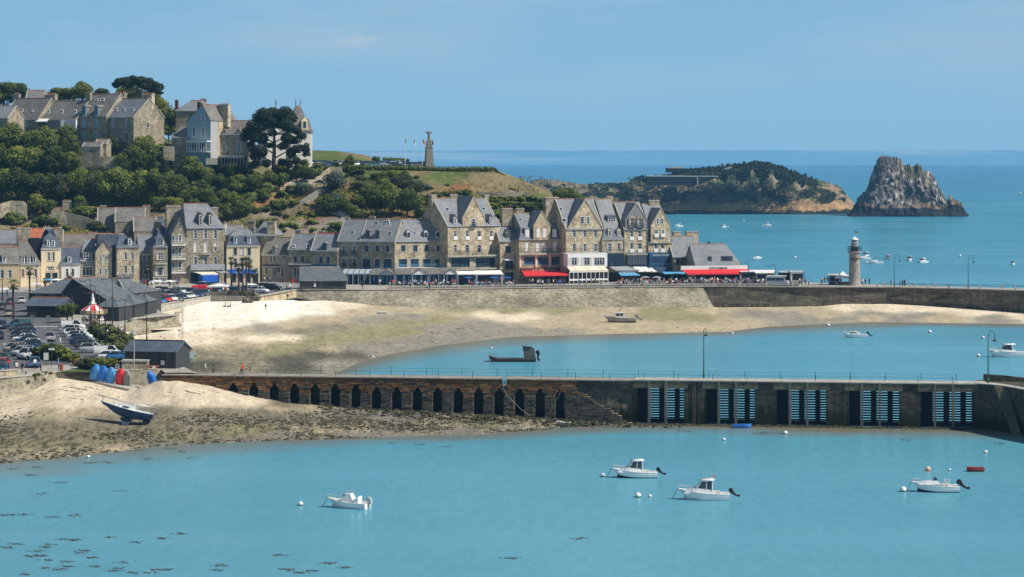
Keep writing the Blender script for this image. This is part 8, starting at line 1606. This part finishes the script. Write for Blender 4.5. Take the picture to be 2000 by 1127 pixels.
def pilot(name, label, px, py, L, rz=0, var=0, group=None):
    r = boatroot(name, label, px, py, rz); s = L/6.0; B = 2.3*s; sh = hull(L, B, .72*s, .52*s, r, stripe=M_navy if var == 0 else None)
    z = .82*s
    b = MB(); pts = [(-2.2, .95, 0), (-1.2, 1.30, .6), (-.55, 1.42, .8), (.9, 1.25, .8), (1.3, .75, 0), (-2.2, .75, 0)]; cabin(r, [(x*s, zz*s, k) for x, zz, k in pts], B*.36, B*.30, name='coachroof')
    cabin(r, [(-.75*s, 1.40*s, 0), (-.20*s, 2.15*s, 1), (.95*s, 2.22*s, 1), (.98*s, 1.2*s, 0)], B*.32, B*.29, M_bglass, 'wheelhouse_glass')
    b = MB(); b.prism([(-.45*s, -B*.34, 2.13*s), (1.25*s, -B*.34, 2.24*s), (1.25*s, -B*.34, 2.36*s), (.9*s, -B*.34, 2.45*s), (-.2*s, -B*.34, 2.36*s)], (0, B*.68, 0)); b.obj('hardtop', M_gel, r, True)
    b = MB()
    for sg in (-1, 1):
        b.tube([(-.78*s, sg*B*.325, 1.38*s), (-.22*s, sg*B*.295, 2.15*s)], .05*s, 5); b.tube([(.3*s, sg*B*.32, 1.3*s), (.35*s, sg*B*.295, 2.18*s)], .045*s, 5); b.tube([(1.0*s, sg*B*.33, 1.1*s), (1.0*s, sg*B*.30, 2.2*s)], .06*s, 5)
    b.obj('window_frame', M_gel, r)
    rail(r, sh, [x*s for x in (-2.85, -2.3, -1.6, -.9)], .42*s); outboard(r, L/2+.05, .95*s, True, s=s*1.1)
    b = MB(); w, z0 = sh(-L/2+.05); b.tube([(-L/2, 0, z0), (-L/2-.35, 0, .5), (-L/2-.55, 0, 0)], .03, 4); b.obj('mooring_line', M_eng, r)
    b = MB(); b.tube([(.3*s, 0, 2.4*s), (.3*s, 0, 3.4*s)], .018, 4); b.obj('aerial', M_steel, r)
    if var: b = MB(); b.tube([(1.0*s, .2, 2.4*s), (1.1*s, .2, 2.9*s)], .02, 4); b.prism([(1.1*s, .2, 2.65*s), (1.4*s, .2, 2.5*s), (1.4*s, .2, 2.75*s), (1.12*s, .2, 2.9*s)], (0, .02, 0)); b.obj('flag', mat('small_flag', (.6, .35, .3), .8), r)
    b = MB(); b.box(.9*s, -.35, .75*s, 1.9*s, .35, 1.0*s); b.obj('engine_box', M_deckb, r); return r
pilot('pilot_house_boat', 'white pilot house motorboat with black outboard, left of the foreground pair', 1239, 932.5, 5.5, 0, 0)
pilot('pilot_house_boat', 'white cabin motorboat with small flag, right of the foreground pair', 1374, 975.5, 5.9, radians(-4), 1)
def openboat(name, label, px, py, L, rz, con=True, swoop=False):
    r = boatroot(name, label, px, py, rz); s = L/5.0; B = 2.1*s; sh = hull(L, B, .62*s, .45*s, r, stripe=M_navy if swoop else None)
    if con:
        cabin(r, [(-.55*s, .7*s, 0), (-.5*s, 1.35*s, .5), (-.25*s, 1.62*s, 1), (.45*s, 1.62*s, 1), (.75*s, 1.1*s, 0), (.75*s, .7*s, 0)], .55*s, .45*s, name='console')
        b = MB(); b.tube([(-.3*s, -.42*s, 1.6*s), (-.2*s, -.4*s, 1.95*s), (.3*s, -.4*s, 2.0*s), (.55*s, -.45*s, 1.2*s)], .03, 5); b.tube([(-.3*s, .42*s, 1.6*s), (-.2*s, .4*s, 1.95*s), (.3*s, .4*s, 2.0*s), (.55*s, .45*s, 1.2*s)], .03, 5); b.obj('screen_frame', M_steel, r)
        b = MB(); b.box(-.35*s, -.25, 1.38*s, -.1*s, -.52*s, 1.5*s); b.obj('dark_window', M_bglass, r)
        b = MB(); b.box(.9*s, -.6*s, .6*s, 1.5*s, .6*s, 1.05*s); b.box(1.4*s, -.6*s, 1.0*s, 1.5*s, .6*s, 1.35*s); b.obj('seat', M_gel, r)
    else:
        cabin(r, [(-1.8*s, .95*s, 0), (-.9*s, 1.15*s, .8), (.1*s, 1.25*s, 1), (.6*s, .85*s, 0), (-1.8*s, .8*s, 0)], .75*s, .6*s, name='foredeck_cuddy')
        b = MB(); b.prism([(-.15*s, -.5*s, 1.2*s), (.25*s, -.5*s, 1.22*s), (.1*s, -.5*s, 1.55*s), (-.05*s, -.5*s, 1.5*s)], (0, 1.0*s, 0)); b.obj('windscreen', M_bglass, r)
        b = MB(); b.tube([(.0, 0, 1.4*s), (.0, 0, 2.1*s)], .03, 5); b.ball((0, 0, 2.15*s), .09); b.obj('light_mast', M_steel, r)
        for x in (.75, 1.15): b = MB(); b.box(x*s, -.45*s, .7*s, x*s+.35, .45*s, 1.0*s); b.box(x*s+.28, -.45*s, .95*s, x*s+.38, .45*s, 1.35*s); b.obj('seat', M_gel, r)
    rail(r, sh, [x*s for x in (-2.35, -2.0, -1.5)], .35*s); outboard(r, L/2, .9*s, True if not con else False, M_zinc if con else M_eng, 0, s*1.2)
    b = MB(); w, z0 = sh(-L/2+.05); b.tube([(-L/2, 0, z0), (-L/2-.4, 0, .3), (-L/2-.6, 0, 0)], .025, 4); b.obj('mooring_line', M_eng, r); return r
openboat('console_boat', 'small white open console boat with pale outboards in the left foreground', 679, 991.5, 4.9, radians(-20), True)
openboat('sport_boat', 'white open sport boat with a curved pale blue stripe at lower right', 1826, 960, 5.4, radians(-2), False, True)
r = boatroot('cuddy_boat', 'low white cabin boat moored in the inner harbour', 1670, 659, radians(-3)); sh = hull(5.3, 2.0, .62, .4, r); cabin(r, [(-1.7, .95, 0), (-.9, 1.35, .8), (.2, 1.42, 1), (1.1, .95, 0), (1.1, .7, 0), (-1.7, .7, 0)], .8, .6, name='coachroof')
b = MB(); b.box(-1.2, -.80, .98, .3, .80, 1.2); b.obj('window', M_bglass, r); outboard(r, 2.65, .85, True, s=1.1); rail(r, sh, [-2.5, -2.0, -1.4], .3); b = MB(); b.box(-.6, -.3, 1.4, -.2, .3, 1.52); b.obj('hatch', M_eng, r)
r = boatroot('fishing_cruiser', 'large white hardtop cruiser at the right edge of the inner harbour', 1966, 697, radians(-2)); sh = hull(7.6, 2.7, .95, .55, r, stripe=None); cabin(r, [(-2.6, 1.35, 0), (-1.2, 1.55, .7), (-1.0, 1.55, .8), (1.6, 1.35, .8), (1.8, 1.0, 0), (-2.6, 1.0, 0)], 1.05, .9, name='coachroof')
cabin(r, [(-1.0, 1.5, 0), (-.55, 2.25, 1), (.8, 2.3, 1), (.95, 1.4, 0)], .95, .85, M_bglass, 'wheelhouse_glass'); b = MB(); b.prism([(-1.0, -1.0, 2.25), (1.6, -1.0, 2.45), (1.6, -1.0, 2.6), (-.4, -1.0, 2.55)], (0, 2, 0)); b.obj('hardtop', M_gel, r, True)
b = MB()
for sg in (-1, 1): b.prism([(.75, sg*.9, 1.3), (1.2, sg*.9, 1.3), (1.0, sg*.88, 2.4), (.8, sg*.88, 2.4)], (0, .06, 0))
b.obj('window_frame', M_gel, r); outboard(r, 3.75, 1.1, False, M_gel, -.35, 1.2); outboard(r, 3.85, 1.1, False, M_gel, .35, 1.2); rail(r, sh, [-3.6, -2.9, -2.0, -1.2], .4)
M_alu = mat('weathered_aluminium', cols=[(.3, (.06, .06, .058)), (.6, (.12, .115, .105)), (.8, (.20, .18, .15))], rough=.7, scale=1.2, metal=.2); M_hullb = mat('barge_side', (.025, .022, .02), .8, .3, 1)
r = boatroot('oyster_barge', 'flat grey oyster barge with a boxy wheelhouse at its stern', 1004, 706, 0, 'barge'); b = MB(); Lb = 9.2
b.prism([(-4.8, -1.5, 1.05), (-4.4, -1.5, .2), (-3.6, -1.5, -.2), (4.0, -1.5, -.2), (4.2, -1.5, .45), (-3.4, -1.5, .62), (-4.3, -1.5, .95)], (0, 3.0, 0)); b.obj('hull', M_hullb, r); b = MB(); b.rows([[(-4.75, -1.55, 1.06), (-4.3, -1.55, 1.02), (-3.4, -1.55, .70), (4.2, -1.55, .52)], [(-4.75, 1.55, 1.06), (-4.3, 1.55, 1.02), (-3.4, 1.55, .70), (4.2, 1.55, .52)]]); b.box(-3.4, -1.56, .5, 4.2, -1.45, .74); b.obj('deck', M_alu, r)
b = MB(); b.prism([(1.9, -1.1, .5), (4.1, -1.1, .5), (3.9, -1.1, 2.3), (3.4, -1.1, 2.75), (1.6, -1.1, 2.95), (1.75, -1.1, 2.2)], (0, 2.2, 0)); b.obj('wheelhouse', M_alu, r); b = MB(); b.prism([(1.72, -1.12, 2.1), (2.9, -1.12, 2.1), (2.9, -1.12, 2.7), (1.62, -1.12, 2.8)], (0, .02, 0)); b.box(1.66, -1.0, 2.15, 1.72, 1.0, 2.75); b.obj('window', M_bglass, r)
b = MB(); b.tube([(2.3, 0, 2.9), (2.3, 0, 3.7)], .04, 5); b.tube([(1.6, -1.15, 2.95), (3.4, -1.15, 2.75)], .05, 5); b.obj('mast', M_eng, r); outboard(r, 4.35, 1.6, False, M_eng, 0, 1.5); b = MB()
for x in (-4.6, -4.2, -3.8, -3.2): b.tube([(x, -1.45, .8), (x, -1.45, 1.6)], .025, 4)
b.tube([(-4.6, -1.45, 1.6), (-3.2, -1.45, 1.5)], .025, 4); b.tube([(4.6, 0, .6), (4.8, .2, 1.6), (4.4, .3, 1.9)], .03, 5); b.obj('railing', M_alu, r)
b = MB(); b.tube([(-4.7, 0, .9), (-4.9, 0, .3), (-4.6, 0, 0)], .04, 5); b.obj('bow_chain', M_eng, r)
p = onb(1211, 629); r = thing('grounded_workboat', 'grey workboat with white wheelhouse aground on the wet sand', 'motorboat', p+Vector((0, 0, .25)), radians(-2)); M_gh = mat('grey_hull', (.33, .32, .29), .7, .15, 1); sh = hull(7.4, 2.4, .75, .4, r, M_gh, .3, M_eng); cabin(r, [(-1.1, .8, 0), (-1.2, 1.95, .5), (1.0, 1.95, .5), (1.2, .8, 0)], .85, .8, M_renderw, 'wheelhouse')
b = MB(); b.box(-.9, -.87, 1.25, -.1, .87, 1.75); b.box(.1, -.87, 1.25, .7, .87, 1.75); b.obj('window', M_bglass, r); b = MB(); b.box(-1.35, -.95, 1.95, 1.15, .95, 2.05); b.obj('roof', M_renderw, r); b = MB(); b.tube([(-.3, 0, 2.05), (.35, 0, 3.2)], .07, 5); b.obj('red_flag', mat('rust_red', (.4, .08, .04), .8), r); outboard(r, 3.7, 1.1, True, mat('old_outboard', (.22, .24, .25), .6), 0, 1.5); rail(r, sh, [-3.4, -2.9, -2.4], .4)
p = on_beach(246, 828, rr1); r = thing('grounded_yacht', 'dark blue bilge keeled yacht aground with its mast laid on deck', 'sailing yacht', p+Vector((0, 0, 0)), 0)
yr = bpy.data.objects.new('hull_group', None)
M_bh = mat('yacht_blue', cols=[(.35, (.012, .045, .11)), (.7, (.03, .10, .22))], rough=.35, scale=.6, spec=.5)
ty = radians(11.5); S = 1.09
def yp(x, y, z): x, z = x*S, z*S; return (x*cos(ty)+z*sin(ty), y*S, -x*sin(ty)+z*cos(ty)+1.45)
n = 16; rows = []; sh_ = []
for i in range(n+1):
    t = i/n; x = -3.45+6.9*t; bw = max(.04, 1.12*sin(pi*min(1, (.04+t*.62)))**.75*(1-.32*max(0, (t-.65)/.35))); zs = .62+.42*(1-t)**2+.05*t; dep = 1.3*sin(pi*min(1, .02+t*.9))**.7 if t < .97 else .35
    xo = .75*(1-min(1, t*2.4)); rows.append([yp(x, -bw, zs), yp(x+xo*.4, -bw*.97, zs-.35), yp(x+xo*.8, -bw*.72, zs-.35-dep*.38), yp(x+xo, -bw*.25, zs-.35-dep*.62), yp(x+xo, 0, zs-.35-dep*.68), yp(x+xo, bw*.25, zs-.35-dep*.62), yp(x+xo*.8, bw*.72, zs-.35-dep*.38), yp(x+xo*.4, bw*.97, zs-.35), yp(x, bw, zs)]); sh_.append((x, bw, zs))
b = MB(); b.rows(rows); b.poly(rows[-1]); b.obj('hull', M_bh, r, True); b = MB(); b.rows([[yp(x, -w, z) for x, w, z in sh_], [yp(x, 0, z+.05) for x, w, z in sh_], [yp(x, w, z) for x, w, z in sh_]]); b.obj('deck', M_gel, r, True)
b = MB()
for k in range(9):
    pass
c_ = [[(-1.9, -.35, .95), (-1.6, -.5, 1.1), (.7, -.62, 1.18), (1.0, -.6, 1.15)], [(-1.9, .35, .95), (-1.6, .5, 1.1), (.7, .62, 1.18), (1.0, .6, 1.15)]]
b.rows([[yp(x, y-.12, .72) for x, y, z in c_[0]], [yp(*q) for q in c_[0]], [yp(*q) for q in c_[1]], [yp(x, y+.12, .72) for x, y, z in c_[1]]]); b.poly([yp(1.0, -.72, .7), yp(1.0, -.6, 1.15), yp(1.0, .6, 1.15), yp(1.0, .72, .7)]); b.obj('coachroof', M_gel, r)
b = MB(); b.prism([yp(.75, -.5, 1.1), yp(1.05, -.5, 1.1), yp(1.0, -.5, 1.5), yp(.8, -.5, 1.45)], (0, .9, 0)); b.obj('hatch_frame', M_gel, r); b = MB(); b.prism([yp(-.5, -.735, .85), yp(.3, -.745, .87), yp(.3, -.69, 1.05), yp(-.5, -.66, 1.02)], (0, -.02, 0)); b.tube([yp(-1.0, -.66, .98), yp(-1.0, -.72, .98)], .07, 8); b.obj('window', M_bglass, r)
b = MB(); b.tube([yp(-4.0, -.2, 1.72), yp(0, -.1, 1.42), yp(4.0, 0, 1.48)], [.05, .065, .06], 7); b.tube([yp(-3.3, -.1, 1.1), yp(-3.3, -.15, 1.7)], .04, 5); b.tube([yp(2.6, 0, .8), yp(2.6, 0, 1.5)], .04, 5); b.obj('mast', M_steel, r, True)
for sg in (-1, 1): b = MB(); b.prism([(-.75, sg*.55, 1.0), (.85, sg*.55, .6), (.35, sg*.85, -.05), (-.35, sg*.85, -.02)], (0, sg*.12, 0)); b.obj('keel', mat('keel_blue', (.05, .075, .11), .6, .2, 1), r)
b = MB(); b.prism([yp(2.3, 0, 0), yp(3.3, 0, .1), (3.0, 0, -.25), (2.2, 0, -.2)], (0, .14, 0)); b.prism([yp(2.3, -.55, 0), yp(2.9, -.55, 0), (2.85, -.55, -.2), (2.3, -.55, -.2)], (0, .1, 0)); b.obj('rudder', M_anti, r)
b = MB()
for sg in (-1, 1): b.tube([yp(-3.3, sg*.15, 1.05), yp(-3.2, sg*.2, 1.4), yp(-2.5, sg*.6, 1.25)], .025, 4)
b.tube([yp(3.3, -.7, .65), yp(3.35, -.7, 1.0), yp(3.35, .7, 1.0), yp(3.3, .7, .65)], .03, 5); b.obj('pulpit', M_steel, r)
def dinghy(name, label, loc, rz, m, L=2.6, tip=None, group=None, cat='dinghy'):
    """open tender; tip = stand it upturned on its edge"""
    o = thing(name, label, cat, loc, rz, group); b = MB(); rows = []; n = 10
    for i in range(n+1):
        t = i/n; x = -L/2+L*t; w = .68*min(1, (t*2.6+.05)**.6)*(1-.08*t); z = .42+.12*(1-t)**2; rows.append([(x, -w, z), (x, -w*.9, z*.45), (x, -w*.6, .03), (x, 0, -.02), (x, w*.6, .03), (x, w*.9, z*.45), (x, w, z)])
    b.rows(rows); b.poly(rows[-1]); b.poly([r_[3] for r_ in rows][:0] or rows[0]); h = b.obj('hull', m, o, True); g = MB(); g.tube([r_[0] for r_ in rows]+[rows[-1][3], rows[-1][-1]][1:]+[r_[-1] for r_ in rows][::-1], .05, 5); q = g.obj('gunwale', m, o, True)
    s = MB()
    for x in (-.35, .45): s.box(x*L/2.6, -.58, .28, x*L/2.6+.25, .58, .33)
    t_ = s.obj('thwart', M_deckb if not tip else m, o)
    k = MB()
    for y in (-.3, 0, .3): k.box(-L/2+.5, y-.02, -.07, L/2-.02, y+.02, .01)
    u = k.obj('keel_strip', m, o)
    if tip:
        for c in (h, q, t_, u): c.matrix_local = tip
    return o
def tipm(roll=0): return Matrix.Translation((0, 0, 1.35)) @ Matrix.Rotation(radians(roll), 4, 'Y') @ Matrix.Rotation(radians(-74), 4, 'X') @ Matrix.Rotation(radians(90), 4, 'Z')
DB = mat('dinghy_blue', (.04, .20, .60), .5, .10, 1); DB2 = mat('dinghy_sky', (.09, .32, .66), .5, .10, 1); DR = mat('dinghy_red', (.70, .045, .05), .5, .08, 1); DG = mat('dinghy_grey', (.27, .26, .24), .7, .15, 1)
for i, (x, y, m, l_) in enumerate([(186, 739.5, DB2, 'sky blue dinghy stored upright against the wall, leftmost'), (201, 742.5, DB, 'royal blue dinghy stored upright between two paler ones'), (216.5, 745.5, DB2, 'pale blue ribbed dinghy stored upright left of the red one'), (235.5, 748.5, DR, 'red dinghy stored upright in the row'), (249, 752, DG, 'grey dinghy stored upright right of the red one'), (294.5, 752, DB, 'blue dinghy leaning alone on the far side of the rubble wall')]):
    p = PY(x, y+6, 384); dinghy('upturned_dinghy', l_, p, radians(12 if i < 5 else -10), m, 2.35 if i < 5 else 2.2, tipm(14-i*4 if i < 5 else -12), 'dinghies stored on the beach wall')
fw = thing('low_wall', 'low concrete ledge beneath the row of stored dinghies', 'wall', PY(108, 728, 388)); b = MB(); P1, P2 = PY(108, 728, 388)-fw.location, PY(252, 760, 381)-fw.location; b.prism([P1, P2, P2+Vector((1.5, 7, 0)), P1+Vector((0, 1.5, 0))], (0, 0, -2.6)); b.obj('ledge', M_conc, fw)

dinghy('floating_dinghy', 'red and brown rowing dinghy afloat at lower right', PZ(1905, 920.5, 0), 0, mat('dinghy_brick', cols=[(.4, (.45, .05, .04)), (.6, (.28, .08, .04))], rough=.6, scale=4), 2.1)
dinghy('floating_dinghy', 'bright blue flat dinghy afloat before the jetty bays', PZ(1449, 835.5, 0), pi, DB, 2.7, group=None)
dinghy('beached_dinghy', 'small white dinghy on the mud beneath the jetty arches', on_beach(1100, 831, rr1)+Vector((0, 0, .05)), 0, M_gel, 2.1)
dinghy('beached_dinghy', 'tiny white dinghy on the inner beach below the sea wall', onb(746, 612)+Vector((0, 0, .05)), .2, M_gel, 2.2)
def farboat(label, px, py, L, rz, kind='cabin'):
    r = boatroot('moored_motorboat' if kind == 'cabin' else 'moored_sailboat', label, px, py, rz, 'motorboat' if kind == 'cabin' else 'sailboat'); hull(L, L*.36, .12*L, .08*L, r)
    if kind == 'cabin':
        cabin(r, [(-.18*L, .15*L, 0), (-.1*L, .34*L, 1), (.18*L, .34*L, 1), (.2*L, .12*L, 0)], .14*L, .12*L, name='wheelhouse'); b = MB(); b.box(-.17*L, -.146*L, .21*L, .14*L, .146*L, .29*L); b.box(-.19*L, -.1*L, .21*L, -.1*L, .1*L, .29*L); b.obj('window', M_bglass, r); b = MB(); b.box(-.2*L, -.15*L, .34*L, .24*L, .15*L, .365*L); b.obj('hardtop', M_gel, r)
    else:
        cabin(r, [(-.25*L, .14*L, 0), (-.2*L, .19*L, .5), (.15*L, .2*L, 1), (.18*L, .12*L, 0)], .13*L, .1*L, name='coachroof'); b = MB(); b.tube([(-.05*L, 0, .15*L), (-.02*L, 0, 1.45*L)], [.05, .03], 5); b.tube([(-.05*L, 0, .32*L), (.36*L, 0, .32*L)], .06, 5); b.obj('mast', M_steel, r); b = MB(); b.tube([(-.04*L, 0, .34*L), (.34*L, 0, .35*L)], [.13, .09], 6); b.obj('furled_sail', M_navy, r); b = MB(); b.tube([(-.48*L, 0, .2*L), (-.02*L, 0, 1.4*L)], .015, 3); b.tube([(.48*L, 0, .14*L), (-.02*L, 0, 1.4*L)], .015, 3); b.obj('rigging', M_steel, r)
for a in (('white motorboat nearest left beyond the restaurants', 1413, 444, 4.6, 1.0), ('white motorboat below the fort island', 1497.5, 441, 5.2, .3), ('white motorboat with tall wheelhouse right of the lighthouse', 1691, 501, 5.0, 1.2), ('grey canopied motorboat left of the near lamp', 1735, 506, 4.6, 1.9), ('white motorboat seen bow on right of the near lamp', 1776, 509.5, 5.2, 1.35), ('white cabin motorboat next to the bow on one', 1802, 513, 5.0, .75), ('white motorboat alone near the right edge', 1978, 517, 4.2, 1.3), ('tiny white boat at the far right beyond the rock', 1992, 377, 4.2, .5)): farboat(*a)
for a in (('white yacht with furled sail just right of the restaurant roofs', 1324, 443, 6.0, .5), ('small yacht with tall mast beyond the long awning', 1479, 505, 4.6, 1.0), ('white yacht half hidden behind the lighthouse', 1685, 507, 6.0, .2), ('white yacht with bare mast right of the lighthouse', 1708, 515, 6.2, .15)): farboat(*a, 'sail')
by = model('mooring_buoy', 'buoy'); b = MB(); b.ball((0, 0, .16), .30, 0, 12, 8); b.obj('float', M_gel, by, True); b = MB(); b.lathe([(.305, .02), (.305, .09), (.29, .1)], 12); b.obj('waterline_weed', M_weed, by)
WB = [(1177.5, 931, 1, 'left of the foreground pilot boat'), (1246, 971, 1.2, 'below the pilot boat, larger of two'), (1269.5, 971, .7, 'below the pilot boat, smaller of two'), (587, 987, 1, 'left of the console boat'), (1764, 960, 1.3, 'left of the sport boat'), (1854.5, 919, .6, 'tiny, left of the red dinghy'), (1925, 885, .9, 'above the red dinghy'), (1414, 860, .8, 'below the blue dinghy'), (1534, 848, 1.1, 'before the third jetty bay'), (1618, 637, 1.3, 'far left in the inner harbour'), (1816, 650, 1.4, 'in the middle of the inner harbour'), (1920, 661, 1.2, 'above the hardtop cruiser'), (1911, 696, 1.2, 'at the bow of the hardtop cruiser'), (1430, 652, 1.0, 'at the inner shoreline'), (1453, 432, 1.6, 'small and far between the distant boats'), (1553, 504, 1.6, 'right of the small yacht'), (1421.5, 444, 1.6, 'next to the far motorboat'), (1489, 442, 1.4, 'beside the boat below the fort island'), (1875, 501, 1.7, 'left of the far lamp'), (172.5, 894, .8, 'stranded at the left shoreline'), (1472, 506, 1.6, 'at the bow of the small yacht'), (1693, 514, 1.4, 'between the yachts by the lighthouse'), (1794, 513, 1.4, 'at the bow of the cabin motorboat'), (728.5, 698, .8, 'at the tip of the inner pool'), (960, 681, .8, 'left of the oyster barge')]
for x, y, s_k, w_ in WB: put(by, PZ(x, y, 0), 0, 'white mooring buoy '+w_, 'mooring buoys', sc_=s_k)
o = thing('mooring_buoy', 'orange and white mooring buoy above the sport boat', 'buoy', PZ(1812.5, 919.5, 0)); b = MB(); b.ball((0, 0, .2), .36, 0, 12, 8)
for i, f in enumerate(b.f):
    if sum(b.v[k][2] for k in f)/len(f) < .22: b.m[i] = 1
b.obj('float', [mat('buoy_cream', (.6, .5, .38), .6), mat('buoy_orange', (.7, .15, .05), .6)], o, True)
ORD = ['first', 'second', 'third', 'fourth', 'fifth', 'sixth', 'seventh', 'eighth', 'ninth', 'tenth', 'eleventh', 'twelfth', 'thirteenth', 'fourteenth', 'fifteenth', 'sixteenth', 'seventeenth', 'eighteenth', 'nineteenth', 'twentieth']
def ordw(i):
    if i < 20: return ORD[i]
    t = ['twenty', 'thirty', 'forty', 'fifty', 'sixty'][(i+1)//10-2]; u = (i+1) % 10
    return (t+'-'+ORD[u-1]) if u else t[:-1]+'ieth'
for root in [o for o in bpy.data.objects if o.parent is None and 'category' in o and o.name not in USED and not any(o is e[0] for e in REG)]:
    for c in list(root.children_recursive)+[root]: bpy.data.objects.remove(c)
by_l = {}
for e in REG: by_l.setdefault(e[1], []).append(e)
for lab, es in by_l.items():
    if not lab: continue
    es.sort(key=lambda e: e[2])
    for i, e in enumerate(es):
        e[0]['label'] = lab if len(es) == 1 else '%s, %s from left' % (lab, ordw(i))
